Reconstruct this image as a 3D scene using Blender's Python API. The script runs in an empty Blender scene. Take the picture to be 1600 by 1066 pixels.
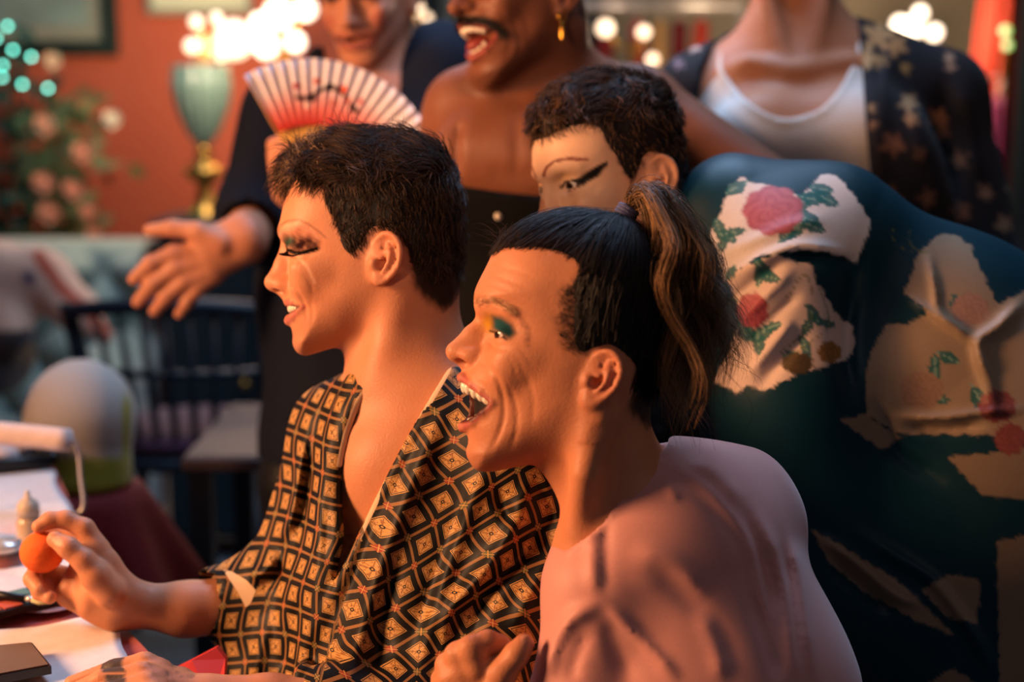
import bpy, math, random
import numpy as np
from mathutils import Matrix, Vector

random.seed(7)
RNG = np.random.default_rng(7)
SC = bpy.context.scene
COL = SC.collection

# ------------------------------------------------------------------ camera
FPX = 2222.0                       # focal length in pixels of the 1600x1066 frame (50 mm)
TILT = math.atan((533 - 150) / FPX)
CAM = np.array([0.0, 0.0, 1.38])
FW = np.array([0.0, math.cos(TILT), -math.sin(TILT)])
RT = np.array([1.0, 0.0, 0.0])
UP = np.array([0.0, math.sin(TILT), math.cos(TILT)])
cam = bpy.data.cameras.new('camera')
cam.sensor_width = 36.0
cam.lens = 50.0
cam.clip_start = 0.05
cam.dof.use_dof = True
cam.dof.focus_distance = 1.32
cam.dof.aperture_fstop = 2.4
camo = bpy.data.objects.new('camera', cam)
camo.location = CAM
camo.rotation_euler = (math.pi / 2 - TILT, 0, 0)
COL.objects.link(camo)
SC.camera = camo

# ------------------------------------------------------------------ light
vs = SC.view_settings
vs.view_transform = 'Standard'
vs.look = 'None'
vs.gamma = 1.0
vs.use_curve_mapping = False
vs.exposure = 0.0

world = bpy.data.worlds.new('room_ambience')
world.use_nodes = True
bg = world.node_tree.nodes['Background']
bg.inputs[0].default_value = (0.012, 0.020, 0.028, 1)
bg.inputs[1].default_value = 1.0
SC.world = world


def area(name, loc, target, size, power, col, size_y=None, spread=math.pi):
    l = bpy.data.lights.new(name, 'AREA')
    l.shape = 'RECTANGLE'
    l.size = size
    l.size_y = size_y or size
    l.energy = power
    l.color = col
    l.spread = spread
    o = bpy.data.objects.new(name, l)
    o.location = loc
    o.rotation_euler = (Vector(target) - Vector(loc)).to_track_quat('-Z', 'Y').to_euler()
    COL.objects.link(o)
    return o


def point(name, loc, power, col, r=0.04):
    l = bpy.data.lights.new(name, 'POINT')
    l.energy = power
    l.color = col
    l.shadow_soft_size = r
    o = bpy.data.objects.new(name, l)
    o.location = loc
    COL.objects.link(o)
    return o


def spot(name, loc, target, power, col, angle=60, r=0.05, blend=0.4):
    l = bpy.data.lights.new(name, 'SPOT')
    l.energy = power
    l.color = col
    l.spot_size = math.radians(angle)
    l.spot_blend = blend
    l.shadow_soft_size = r
    o = bpy.data.objects.new(name, l)
    o.location = loc
    o.rotation_euler = (Vector(target) - Vector(loc)).to_track_quat('-Z', 'Y').to_euler()
    COL.objects.link(o)
    return o


# warm dressing-table bulbs out to the left, the cool lamp high at the back, the room's own lamps follow with their objects
spot('vanity_light', (-1.95, 0.94, 1.72), (0.05, 1.55, 1.18), 350, (1.0, 0.495, 0.24), 60, 0.36, 0.45)
spot('mirror_light', (-1.0, -0.35, 1.75), (0.24, 2.05, 1.46), 80, (1.0, 0.54, 0.30), 25, 0.12, 0.6)
area('ceiling_lamp_cool', (0.15, 2.25, 2.6), (0.0, 1.7, 0.9), 0.9, 34, (0.46, 0.66, 1.0), 0.9)
area('back_fill', (-0.9, 3.7, 2.7), (-0.9, 3.7, 0.0), 0.8, 14, (0.62, 0.76, 1.0), 0.8)  # added fill without a fixture, lifts floor, sofa and chair
area('soft_bounce_fill', (0.9, 0.2, 2.5), (0.35, 1.5, 0.9), 1.2, 3.0, (1.0, 0.70, 0.70), 1.2)  # added area standing in for ceiling bounce, fills the camera side


# ------------------------------------------------------------------ helpers: pixels, colours, objects
def lin(h):
    """sRGB hex -> linear rgb"""
    c = np.array([int(h[i:i + 2], 16) / 255 for i in (0, 2, 4)])
    return np.where(c <= 0.04045, c / 12.92, ((c + 0.055) / 1.055) ** 2.4)


def pix(u, v, d):
    """world point seen at pixel (u, v) at depth d along the camera axis"""
    return CAM + d * (FW + (u - 800) / FPX * RT - (v - 533) / FPX * UP)


def proj(P):
    Q = P - CAM
    d = Q @ FW
    return 800 + FPX * (Q @ RT) / d, 533 - FPX * (Q @ UP) / d, d


class Px:
    """pixel frame at a given depth: points by (u, v, w) with w in pixels towards the camera"""
    def __init__(self, D):
        self.D = D
        self.s = D / FPX

    def __call__(self, u, v, w=0.0):
        return pix(u, v, self.D - w * self.s)

    def r(self, px):
        return px * self.s


def to_z(u, v, z):
    """world point on the horizontal plane at height z seen at pixel (u, v)"""
    ray = FW + (u - 800) / FPX * RT - (v - 533) / FPX * UP
    t = (z - CAM[2]) / ray[2]
    return CAM + t * ray


def to_y(u, v, y):
    ray = FW + (u - 800) / FPX * RT - (v - 533) / FPX * UP
    return CAM + (y / ray[1]) * ray


def mk(name, verts, faces, mat=None, parent=None, col=None, uv=None, smooth=True, label=None, category=None, group=None, kind=None, mats=None, midx=None, alpha=None):
    """numpy arrays -> one mesh object; faces is an (n,3|4) array or a list of lists"""
    me = bpy.data.meshes.new(name)
    verts = np.asarray(verts, dtype=np.float32)
    if isinstance(faces, np.ndarray):
        n, k = faces.shape
        me.vertices.add(len(verts))
        me.vertices.foreach_set('co', verts.ravel())
        me.loops.add(n * k)
        me.loops.foreach_set('vertex_index', faces.astype(np.int32).ravel())
        me.polygons.add(n)
        me.polygons.foreach_set('loop_start', np.arange(0, n * k, k, dtype=np.int32))
        me.update(calc_edges=True)
    else:
        me.from_pydata(verts.tolist(), [], faces)
        me.update()
    me.polygons.foreach_set('use_smooth', np.full(len(me.polygons), smooth, dtype=bool))
    if col is not None:
        a = me.color_attributes.new('Col', 'FLOAT_COLOR', 'POINT')
        c4 = np.ones((len(verts), 4), dtype=np.float32)
        c4[:, :col.shape[1]] = col
        if alpha is not None:
            c4[:, 3] = alpha
        a.data.foreach_set('color', c4.ravel())
    if uv is not None:
        a = me.attributes.new('Pat', 'FLOAT_VECTOR', 'POINT')
        p3 = np.zeros((len(verts), 3), dtype=np.float32)
        p3[:, :uv.shape[1]] = uv
        a.data.foreach_set('vector', p3.ravel())
    o = bpy.data.objects.new(name, me)
    COL.objects.link(o)
    if mats:
        for m in mats:
            me.materials.append(m)
        if midx is not None:
            me.polygons.foreach_set('material_index', np.asarray(midx, dtype=np.int32))
    elif mat:
        me.materials.append(mat)
    if parent is not None:
        adopt(o, parent)
    tag(o, label, category, group, kind)
    return o


def adopt(o, parent):
    o.parent = parent
    o.matrix_parent_inverse = world_of(parent).inverted_safe()


def world_of(o):
    m = o.matrix_basis.copy()
    if o.parent is not None:
        m = world_of(o.parent) @ o.matrix_parent_inverse @ m
    return m


def tag(o, label=None, category=None, group=None, kind=None):
    if label:
        o['label'] = label
    if category:
        o['category'] = category
    if group:
        o['group'] = group
    if kind:
        o['kind'] = kind
    return o


def empty(name, loc, label=None, category=None, group=None):
    o = bpy.data.objects.new(name, None)
    o.empty_display_size = 0.05
    o.location = tuple(float(x) for x in loc)
    COL.objects.link(o)
    return tag(o, label, category, group)


# ------------------------------------------------------------------ materials
def nodes_of(name):
    m = bpy.data.materials.new(name)
    m.use_nodes = True
    nt = m.node_tree
    b = nt.nodes['Principled BSDF']
    return m, nt, b


def N(nt, typ, **kw):
    n = nt.nodes.new(typ)
    for k, v in kw.items():
        setattr(n, k, v)
    return n


def math_n(nt, op, a, b=None, c=None):
    n = nt.nodes.new('ShaderNodeMath')
    n.operation = op
    for i, x in enumerate((a, b, c)):
        if x is None:
            continue
        if isinstance(x, (int, float)):
            n.inputs[i].default_value = x
        else:
            nt.links.new(x, n.inputs[i])
    return n.outputs[0]


def mixc(nt, fac, a, b, blend='MIX'):
    n = nt.nodes.new('ShaderNodeMix')
    n.data_type = 'RGBA'
    n.blend_type = blend
    for i, x in ((0, fac), (6, a), (7, b)):
        if isinstance(x, (int, float)):
            n.inputs[i].default_value = x
        elif hasattr(x, 'is_linked'):
            nt.links.new(x, n.inputs[i])
        else:
            n.inputs[i].default_value = (float(x[0]), float(x[1]), float(x[2]), 1)
    return n.outputs[2]


def mat(name, hexcol, rough=0.6, metal=0.0, var=0.12, scale=30.0, bump=0.0, spec=0.4, emit=None, estr=0.0, trans=0.0, sheen=0.0, coat=0.0):
    """plain procedural material: colour broken up by noise, optional relief"""
    m, nt, b = nodes_of(name)
    c = lin(hexcol) if isinstance(hexcol, str) else np.array(hexcol)
    tc = N(nt, 'ShaderNodeTexCoord')
    no = N(nt, 'ShaderNodeTexNoise')
    no.inputs['Scale'].default_value = scale
    no.inputs['Detail'].default_value = 4
    nt.links.new(tc.outputs['Object'], no.inputs['Vector'])
    out = mixc(nt, no.outputs['Fac'], c * (1 - var), np.minimum(c * (1 + var), 1))
    nt.links.new(out, b.inputs['Base Color'])
    b.inputs['Roughness'].default_value = rough
    b.inputs['Metallic'].default_value = metal
    b.inputs['Specular IOR Level'].default_value = spec
    b.inputs['Transmission Weight'].default_value = trans
    b.inputs['Sheen Weight'].default_value = sheen
    b.inputs['Coat Weight'].default_value = coat
    if emit:
        e = lin(emit) if isinstance(emit, str) else emit
        b.inputs['Emission Color'].default_value = (*[float(x) for x in e], 1)
        b.inputs['Emission Strength'].default_value = estr
    if bump:
        bn = N(nt, 'ShaderNodeBump')
        bn.inputs['Strength'].default_value = bump
        bn.inputs['Distance'].default_value = 0.01
        nt.links.new(no.outputs['Fac'], bn.inputs['Height'])
        nt.links.new(bn.outputs['Normal'], b.inputs['Normal'])
    return m


def skin_mat(name, rough=0.48, sss=0.10):
    m, nt, b = nodes_of(name)
    at = N(nt, 'ShaderNodeAttribute', attribute_name='Col')
    tc = N(nt, 'ShaderNodeTexCoord')
    n1 = N(nt, 'ShaderNodeTexNoise')
    n1.inputs['Scale'].default_value = 26
    n1.inputs['Detail'].default_value = 5
    nt.links.new(tc.outputs['Object'], n1.inputs['Vector'])
    n2 = N(nt, 'ShaderNodeTexNoise')
    n2.inputs['Scale'].default_value = 420
    n2.inputs['Detail'].default_value = 3
    nt.links.new(tc.outputs['Object'], n2.inputs['Vector'])
    mot = mixc(nt, n1.outputs['Fac'], (0.86, 0.76, 0.74), (1.10, 1.14, 1.14))
    c = mixc(nt, 1.0, at.outputs['Color'], mot, 'MULTIPLY')
    nt.links.new(c, b.inputs['Base Color'])
    nt.links.new(math_n(nt, 'SUBTRACT', rough + 0.4, math_n(nt, 'MULTIPLY', at.outputs['Alpha'], 0.4)), b.inputs['Roughness'])
    nt.links.new(math_n(nt, 'MULTIPLY', at.outputs['Alpha'], 0.27), b.inputs['Specular IOR Level'])
    b.inputs['Subsurface Weight'].default_value = sss
    b.inputs['Subsurface Radius'].default_value = (1.0, 0.35, 0.2)
    b.inputs['Subsurface Scale'].default_value = 0.006
    bn = N(nt, 'ShaderNodeBump')
    bn.inputs['Strength'].default_value = 0.35
    bn.inputs['Distance'].default_value = 0.001
    nt.links.new(n2.outputs['Fac'], bn.inputs['Height'])
    nt.links.new(bn.outputs['Normal'], b.inputs['Normal'])
    return m


def cloth_mat(name, rough=0.6, sheen=0.3, spec=0.3, weave=900, bump=0.15, aniso=0.0, metal=0.0):
    """cloth with its print in the colour attribute"""
    m, nt, b = nodes_of(name)
    at = N(nt, 'ShaderNodeAttribute', attribute_name='Col')
    tc = N(nt, 'ShaderNodeTexCoord')
    n2 = N(nt, 'ShaderNodeTexNoise')
    n2.inputs['Scale'].default_value = weave
    nt.links.new(tc.outputs['Object'], n2.inputs['Vector'])
    mot = mixc(nt, n2.outputs['Fac'], (0.86, 0.86, 0.86), (1.12, 1.12, 1.12))
    c = mixc(nt, 1.0, at.outputs['Color'], mot, 'MULTIPLY')
    nt.links.new(c, b.inputs['Base Color'])
    b.inputs['Roughness'].default_value = rough
    b.inputs['Sheen Weight'].default_value = sheen
    b.inputs['Metallic'].default_value = metal
    b.inputs['Specular IOR Level'].default_value = spec
    bn = N(nt, 'ShaderNodeBump')
    bn.inputs['Strength'].default_value = bump
    bn.inputs['Distance'].default_value = 0.001
    nt.links.new(n2.outputs['Fac'], bn.inputs['Height'])
    nt.links.new(bn.outputs['Normal'], b.inputs['Normal'])
    return m


# ------------------------------------------------------------------ implicit surfaces
class Ops:
    """ordered list of (mode, k, fn, centre, bound): U union, S subtract, D displace, I intersect"""
    def __init__(self):
        self.l = []

    def add(self, mode, fn, k, c, rb):
        self.l.append((mode, k, fn, np.asarray(c, float), float(rb)))

    # -- shapes
    def cone(self, a, b, ra, rb, k=0.01, mode='U'):
        a = np.asarray(a, float); b = np.asarray(b, float)
        ab = b - a; L2 = max(ab @ ab, 1e-12)

        def fn(P):
            q = P - a
            h = np.clip(q @ ab / L2, 0, 1)
            return np.linalg.norm(q - h[:, None] * ab, axis=1) - (ra + (rb - ra) * h)
        self.add(mode, fn, k, (a + b) / 2, math.sqrt(L2) / 2 + max(ra, rb))

    def ball(self, c, r, k=0.01, mode='U'):
        c = np.asarray(c, float)
        self.add(mode, lambda P: np.linalg.norm(P - c, axis=1) - r, k, c, r)

    def ell(self, c, r, ax=None, k=0.01, mode='U'):
        """ellipsoid, radii r along the rows of ax"""
        c = np.asarray(c, float); r = np.asarray(r, float)
        A = np.eye(3) if ax is None else np.asarray(ax, float)

        def fn(P):
            q = (P - c) @ A.T
            k0 = np.linalg.norm(q / r, axis=1)
            k1 = np.linalg.norm(q / (r * r), axis=1)
            return k0 * (k0 - 1.0) / np.maximum(k1, 1e-9)
        self.add(mode, fn, k, c, float(r.max()))

    def ecap(self, a, b, ra, rb, ax, k=0.01, mode='U'):
        """elliptic limb from a to b; radii (r1, r2) at each end, r1 along ax"""
        a = np.asarray(a, float); b = np.asarray(b, float)
        ab = b - a; L = np.linalg.norm(ab); t = ab / L
        e1 = np.asarray(ax, float); e1 = e1 - (e1 @ t) * t; e1 /= np.linalg.norm(e1)
        e2 = np.cross(t, e1)
        ra = np.asarray(ra, float); rb = np.asarray(rb, float)

        def fn(P):
            q = P - a
            y = q @ t
            h = np.clip(y / L, 0, 1)
            r1 = ra[0] + (rb[0] - ra[0]) * h
            r2 = ra[1] + (rb[1] - ra[1]) * h
            ex = y - h * L
            m = np.minimum(r1, r2)
            g = np.sqrt((q @ e1 / r1) ** 2 + (q @ e2 / r2) ** 2 + (ex / m) ** 2)
            return (g - 1) * m
        self.add(mode, fn, k, (a + b) / 2, L / 2 + max(ra.max(), rb.max()))

    def tube(self, pts, rads, k=0.004, mode='U', ks=None):
        pts = [np.asarray(p, float) for p in pts]
        if isinstance(rads, (int, float)):
            rads = [rads] * len(pts)
        A = np.array(pts)
        c = A.mean(0)
        rb = np.linalg.norm(A - c, axis=1).max() + max(rads)

        def fn(P):
            d = None
            for i in range(len(pts) - 1):
                a, b = pts[i], pts[i + 1]
                ab = b - a; L2 = max(ab @ ab, 1e-12)
                q = P - a
                h = np.clip(q @ ab / L2, 0, 1)
                di = np.linalg.norm(q - h[:, None] * ab, axis=1) - (rads[i] + (rads[i + 1] - rads[i]) * h)
                d = di if d is None else (np.minimum(d, di) if not ks else smin(d, di, ks))
            return d
        self.add(mode, fn, k, c, rb)

    def box(self, c, r, ax=None, rnd=0.003, k=0.002, mode='U'):
        c = np.asarray(c, float); r = np.asarray(r, float) - rnd
        A = np.eye(3) if ax is None else np.asarray(ax, float)

        def fn(P):
            q = np.abs((P - c) @ A.T) - r
            return np.linalg.norm(np.maximum(q, 0), axis=1) + np.minimum(q.max(1), 0) - rnd
        self.add(mode, fn, k, c, float(np.linalg.norm(r) + rnd))

    def displace(self, fn, c=(0, 0, 0), rb=100):
        self.add('D', fn, 0.02, c, rb)

    def ev(self, P, idx=None):
        d = np.full(len(P), 1.0)
        for i, (mode, k, fn, c, rb) in enumerate(self.l):
            if idx is not None and i not in idx:
                continue
            e = fn(P)
            if mode == 'U':
                d = smin(d, e, k)
            elif mode == 'S':
                d = -smin(-d, e, k)
            elif mode == 'I':
                d = -smin(-d, -e, k)
            else:
                d = d + e
        return d


def smin(a, b, k):
    if k <= 0:
        return np.minimum(a, b)
    h = np.maximum(k - np.abs(a - b), 0) / k
    return np.minimum(a, b) - h * h * k * 0.25


def axis_grid(lo, hi, fine, coarse):
    """grid coordinates from lo to hi: step inside the fine ranges [(a, b, step)], else coarse"""
    out = [lo]
    while out[-1] < hi:
        x = out[-1]
        st = coarse
        for a, b, s in fine:
            if a - coarse <= x <= b:
                st = min(st, s)
        out.append(x + st)
    return np.array(out)


def surf(ops, xs, ys, zs, nb=10):
    """surface nets over a rectilinear grid, evaluated only in blocks near the surface"""
    nx, ny, nz = len(xs), len(ys), len(zs)
    G = np.full((nx, ny, nz), 1.0, dtype=np.float32)
    ib = list(range(0, nx - 1, nb)); jb = list(range(0, ny - 1, nb)); kb = list(range(0, nz - 1, nb))
    blocks, cen, rad = [], [], []
    for i in ib:
        i2 = min(i + nb, nx - 1)
        for j in jb:
            j2 = min(j + nb, ny - 1)
            for k in kb:
                k2 = min(k + nb, nz - 1)
                blocks.append((i, i2, j, j2, k, k2))
                cen.append(((xs[i] + xs[i2]) / 2, (ys[j] + ys[j2]) / 2, (zs[k] + zs[k2]) / 2))
                rad.append(0.5 * math.sqrt((xs[i2] - xs[i]) ** 2 + (ys[j2] - ys[j]) ** 2 + (zs[k2] - zs[k]) ** 2))
    cen = np.array(cen); rad = np.array(rad)
    dc = ops.ev(cen)
    oc = np.array([o[3] for o in ops.l]); orb = np.array([o[4] for o in ops.l]); ok = np.array([o[1] for o in ops.l])
    for bi, (i, i2, j, j2, k, k2) in enumerate(blocks):
        R = rad[bi]
        if abs(dc[bi]) > R * 1.5 + 0.012:
            G[i:i2 + 1, j:j2 + 1, k:k2 + 1] = 1.0 if dc[bi] > 0 else -1.0
    for bi, (i, i2, j, j2, k, k2) in enumerate(blocks):
        R = rad[bi]
        if abs(dc[bi]) > R * 1.5 + 0.012:
            continue
        dist = np.linalg.norm(oc - cen[bi], axis=1) - orb
        idx = set(np.nonzero(dist < R + ok + 0.004)[0].tolist())
        X, Y, Z = np.meshgrid(xs[i:i2 + 1], ys[j:j2 + 1], zs[k:k2 + 1], indexing='ij')
        P = np.stack([X.ravel(), Y.ravel(), Z.ravel()], 1)
        G[i:i2 + 1, j:j2 + 1, k:k2 + 1] = ops.ev(P, idx).reshape(X.shape)
    S = G < 0
    c8 = [(0, 0, 0), (1, 0, 0), (0, 1, 0), (1, 1, 0), (0, 0, 1), (1, 0, 1), (0, 1, 1), (1, 1, 1)]
    cnt = np.zeros((nx - 1, ny - 1, nz - 1), dtype=np.int8)
    for a, b, c in c8:
        cnt += S[a:nx - 1 + a, b:ny - 1 + b, c:nz - 1 + c]
    ci, cj, ck = np.nonzero((cnt > 0) & (cnt < 8))
    vid = np.full(cnt.shape, -1, dtype=np.int32)
    vid[ci, cj, ck] = np.arange(len(ci))
    acc = np.zeros((len(ci), 3)); num = np.zeros(len(ci))
    vals = [G[ci + a, cj + b, ck + c].astype(float) for a, b, c in c8]
    pos = [np.stack([xs[ci + a], ys[cj + b], zs[ck + c]], 1) for a, b, c in c8]
    for e0, e1 in ((0, 1), (2, 3), (4, 5), (6, 7), (0, 2), (1, 3), (4, 6), (5, 7), (0, 4), (1, 5), (2, 6), (3, 7)):
        v0, v1 = vals[e0], vals[e1]
        m = (v0 < 0) != (v1 < 0)
        t = np.clip(np.where(m, v0 / np.where(m, v0 - v1, 1), 0), 0, 1)
        acc[m] += (pos[e0] + (pos[e1] - pos[e0]) * t[:, None])[m]
        num[m] += 1
    V = acc / num[:, None]
    quads = []
    # x edges
    A = S[:-1, 1:-1, 1:-1]; B = S[1:, 1:-1, 1:-1]
    for flip, M in ((False, A & ~B), (True, ~A & B)):
        i, j, k = np.nonzero(M); j = j + 1; k = k + 1
        q = np.stack([vid[i, j - 1, k - 1], vid[i, j, k - 1], vid[i, j, k], vid[i, j - 1, k]], 1)
        quads.append(q[:, ::-1] if flip else q)
    A = S[1:-1, :-1, 1:-1]; B = S[1:-1, 1:, 1:-1]
    for flip, M in ((False, A & ~B), (True, ~A & B)):
        i, j, k = np.nonzero(M); i = i + 1; k = k + 1
        q = np.stack([vid[i - 1, j, k - 1], vid[i - 1, j, k], vid[i, j, k], vid[i, j, k - 1]], 1)
        quads.append(q[:, ::-1] if flip else q)
    A = S[1:-1, 1:-1, :-1]; B = S[1:-1, 1:-1, 1:]
    for flip, M in ((False, A & ~B), (True, ~A & B)):
        i, j, k = np.nonzero(M); i = i + 1; j = j + 1
        q = np.stack([vid[i - 1, j - 1, k], vid[i, j - 1, k], vid[i, j, k], vid[i - 1, j, k]], 1)
        quads.append(q[:, ::-1] if flip else q)
    Q = np.concatenate(quads)
    Q = Q[(Q >= 0).all(1)]
    return V, Q


def box_surf(ops, lo, hi, step, fine=None, coarse=None):
    """surface of ops inside the box lo..hi; fine: three lists of (a, b, step) per axis"""
    fine = fine or ([], [], [])
    ax = [axis_grid(lo[i], hi[i], fine[i], step) for i in range(3)]
    return surf(ops, *ax)


def relax(V, Q, n=1, f=0.5):
    """Laplacian smoothing"""
    for _ in range(n):
        acc = np.zeros_like(V); cnt = np.zeros(len(V))
        for a, b in ((0, 1), (1, 2), (2, 3), (3, 0)):
            np.add.at(acc, Q[:, a], V[Q[:, b]]); np.add.at(cnt, Q[:, a], 1)
            np.add.at(acc, Q[:, b], V[Q[:, a]]); np.add.at(cnt, Q[:, b], 1)
        V = V + f * (acc / np.maximum(cnt, 1)[:, None] - V)
    return V


# ------------------------------------------------------------------ 2-D helpers
def seg_dist(u, v, pts):
    """distance in the plane to an open polyline"""
    d = np.full(np.shape(u), 1e9)
    for (x0, y0), (x1, y1) in zip(pts[:-1], pts[1:]):
        dx, dy = x1 - x0, y1 - y0
        h = np.clip(((u - x0) * dx + (v - y0) * dy) / max(dx * dx + dy * dy, 1e-9), 0, 1)
        d = np.minimum(d, np.hypot(u - x0 - h * dx, v - y0 - h * dy))
    return d


def seg_dist_t(u, v, pts):
    """distance to an open polyline and the 0..1 position along it"""
    d = np.full(np.shape(u), 1e9); t = np.zeros(np.shape(u))
    n = len(pts) - 1
    for i, ((x0, y0), (x1, y1)) in enumerate(zip(pts[:-1], pts[1:])):
        dx, dy = x1 - x0, y1 - y0
        h = np.clip(((u - x0) * dx + (v - y0) * dy) / max(dx * dx + dy * dy, 1e-9), 0, 1)
        e = np.hypot(u - x0 - h * dx, v - y0 - h * dy)
        m = e < d
        d = np.where(m, e, d); t = np.where(m, (i + h) / n, t)
    return d, t


def poly_sd(u, v, poly):
    """signed distance to a closed polygon, negative inside"""
    pts = list(poly) + [poly[0]]
    d = seg_dist(u, v, pts)
    ins = np.zeros(np.shape(u), dtype=bool)
    for (x0, y0), (x1, y1) in zip(pts[:-1], pts[1:]):
        if y0 == y1:
            continue
        c = ((y0 > v) != (y1 > v)) & (u < (x1 - x0) * (v - y0) / (y1 - y0) + x0)
        ins ^= c
    return np.where(ins, -d, d)


def spline(pts, n=8, closed=False):
    """Catmull-Rom through the points"""
    P = [np.asarray(p, float) for p in pts]
    out = []
    m = len(P)
    for i in range(m if closed else m - 1):
        p1, p2 = P[i], P[(i + 1) % m]
        p0 = P[i - 1] if (closed or i > 0) else 2 * p1 - p2
        p3 = P[(i + 2) % m] if (closed or i + 2 < m) else 2 * p2 - p1
        for t in np.linspace(0, 1, n, endpoint=False):
            out.append(0.5 * (2 * p1 + (p2 - p0) * t + (2 * p0 - 5 * p1 + 4 * p2 - p3) * t * t + (3 * p1 - p0 - 3 * p2 + p3) * t ** 3))
    if not closed:
        out.append(P[-1])
    return np.array(out)


def sstep(x, a, b):
    t = np.clip((x - a) / (b - a), 0, 1)
    return t * t * (3 - 2 * t)


def wob(P, f, seed=0):
    """cheap smooth noise in about -1..1"""
    r = np.random.default_rng(seed)
    s = np.zeros(len(P))
    for i in range(5):
        k = r.normal(size=3); k = k / np.linalg.norm(k) * f * (0.6 + 0.35 * i)
        s += np.sin(P @ k + r.uniform(0, 6.28)) / (1 + 0.4 * i)
    return s / 2.2


def hash01(a, seed=0):
    return (np.sin(a * 12.9898 + seed * 78.233) * 43758.5453) % 1.0


# ------------------------------------------------------------------ strands and sweeps
def tubes(paths, r0, r1=None, sides=3, taper=True):
    """many strands (N, n, 3) -> verts, quads"""
    Pn = np.asarray(paths, float)
    Nn, n, _ = Pn.shape
    T = np.gradient(Pn, axis=1)
    T /= np.maximum(np.linalg.norm(T, axis=2, keepdims=True), 1e-9)
    ref = np.where(np.abs(T[..., 2:3]) > 0.9, np.array([1.0, 0, 0]), np.array([0, 0, 1.0]))
    A = np.cross(T, ref); A /= np.maximum(np.linalg.norm(A, axis=2, keepdims=True), 1e-9)
    B = np.cross(T, A)
    r0 = np.broadcast_to(np.asarray(r0, float), (Nn,))
    tt = np.linspace(0, 1, n)
    prof = (1 - 0.85 * tt ** 2) if taper else np.ones(n)
    rr = r0[:, None] * prof[None, :]
    ang = np.arange(sides) / sides * 2 * math.pi
    V = Pn[:, :, None, :] + rr[:, :, None, None] * (np.cos(ang)[None, None, :, None] * A[:, :, None, :] + np.sin(ang)[None, None, :, None] * B[:, :, None, :])
    V = V.reshape(-1, 3)
    base = np.arange(Nn)[:, None, None] * (n * sides) + np.arange(n - 1)[None, :, None] * sides
    s0 = np.arange(sides)[None, None, :]; s1 = (s0 + 1) % sides
    Q = np.stack([base + s0, base + s1, base + sides + s1, base + sides + s0], -1).reshape(-1, 4)
    return V, Q


def sweep(pts, rads, sides=12, closed_ends=True):
    """one tube along a polyline with radii"""
    pts = np.asarray(pts, float)
    n = len(pts)
    rads = np.broadcast_to(np.asarray(rads, float), (n,))
    T = np.gradient(pts, axis=0); T /= np.maximum(np.linalg.norm(T, axis=1, keepdims=True), 1e-9)
    a = np.cross(T[0], [0, 0, 1.0] if abs(T[0][2]) < 0.9 else [1.0, 0, 0]); a /= np.linalg.norm(a)
    V = []
    for i in range(n):
        a = a - (a @ T[i]) * T[i]; a /= max(np.linalg.norm(a), 1e-9)
        b = np.cross(T[i], a)
        for j in range(sides):
            w = 2 * math.pi * j / sides
            V.append(pts[i] + rads[i] * (math.cos(w) * a + math.sin(w) * b))
    F = []
    for i in range(n - 1):
        for j in range(sides):
            k = (j + 1) % sides
            F.append([i * sides + j, i * sides + k, (i + 1) * sides + k, (i + 1) * sides + j])
    if closed_ends:
        F.append(list(range(sides))[::-1])
        F.append([(n - 1) * sides + j for j in range(sides)])
    return np.array(V), F


def lathe(prof, sides=32, flute=0, famp=0.0):
    """profile [(r, z)] about the z axis; closed where r is 0"""
    V, F = [], []
    n = len(prof)
    for r, z in prof:
        for j in range(sides):
            w = 2 * math.pi * j / sides
            q = r * (1 + famp * math.cos(flute * w)) if flute else r
            V.append((q * math.cos(w), q * math.sin(w), z))
    for i in range(n - 1):
        for j in range(sides):
            k = (j + 1) % sides
            F.append([i * sides + j, i * sides + k, (i + 1) * sides + k, (i + 1) * sides + j])
    F.append(list(range(sides))[::-1])
    F.append([(n - 1) * sides + j for j in range(sides)])
    return np.array(V), F


def boxv(lo, hi, bev=0.0):
    """box verts and faces, bevelled edges when bev > 0 (chamfer)"""
    lo = np.asarray(lo, float); hi = np.asarray(hi, float)
    if bev <= 0:
        V = np.array([[x, y, z] for x in (lo[0], hi[0]) for y in (lo[1], hi[1]) for z in (lo[2], hi[2])])
        F = [[0, 1, 3, 2], [4, 6, 7, 5], [0, 4, 5, 1], [2, 3, 7, 6], [0, 2, 6, 4], [1, 5, 7, 3]]
        return V, F
    c = (lo + hi) / 2; h = (hi - lo) / 2
    bev = min(bev, h.min() * 0.9)
    V, idx = [], {}
    for sx in (-1, 1):
        for sy in (-1, 1):
            for sz in (-1, 1):
                s = np.array([sx, sy, sz])
                for a in range(3):
                    q = s * (h - bev); q[a] = s[a] * h[a]
                    idx[(sx, sy, sz, a)] = len(V); V.append(c + q)
    F = []
    for a in range(3):
        b, d = (a + 1) % 3, (a + 2) % 3
        for s in (-1, 1):
            def key(sb, sd):
                t = [0, 0, 0]; t[a] = s; t[b] = sb; t[d] = sd
                return (*t, a)
            f = [idx[key(-1, -1)], idx[key(1, -1)], idx[key(1, 1)], idx[key(-1, 1)]]
            F.append(f if s > 0 else f[::-1])
    for a in range(3):
        b, d = (a + 1) % 3, (a + 2) % 3
        for sb in (-1, 1):
            for sd in (-1, 1):
                def k2(sa, face):
                    t = [0, 0, 0]; t[a] = sa; t[b] = sb; t[d] = sd
                    return (*t, face)
                f = [idx[k2(-1, b)], idx[k2(1, b)], idx[k2(1, d)], idx[k2(-1, d)]]
                F.append(f if sb * sd < 0 else f[::-1])
    for sx in (-1, 1):
        for sy in (-1, 1):
            for sz in (-1, 1):
                f = [idx[(sx, sy, sz, a)] for a in range(3)]
                F.append(f if sx * sy * sz > 0 else f[::-1])
    return np.array(V), F


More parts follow.
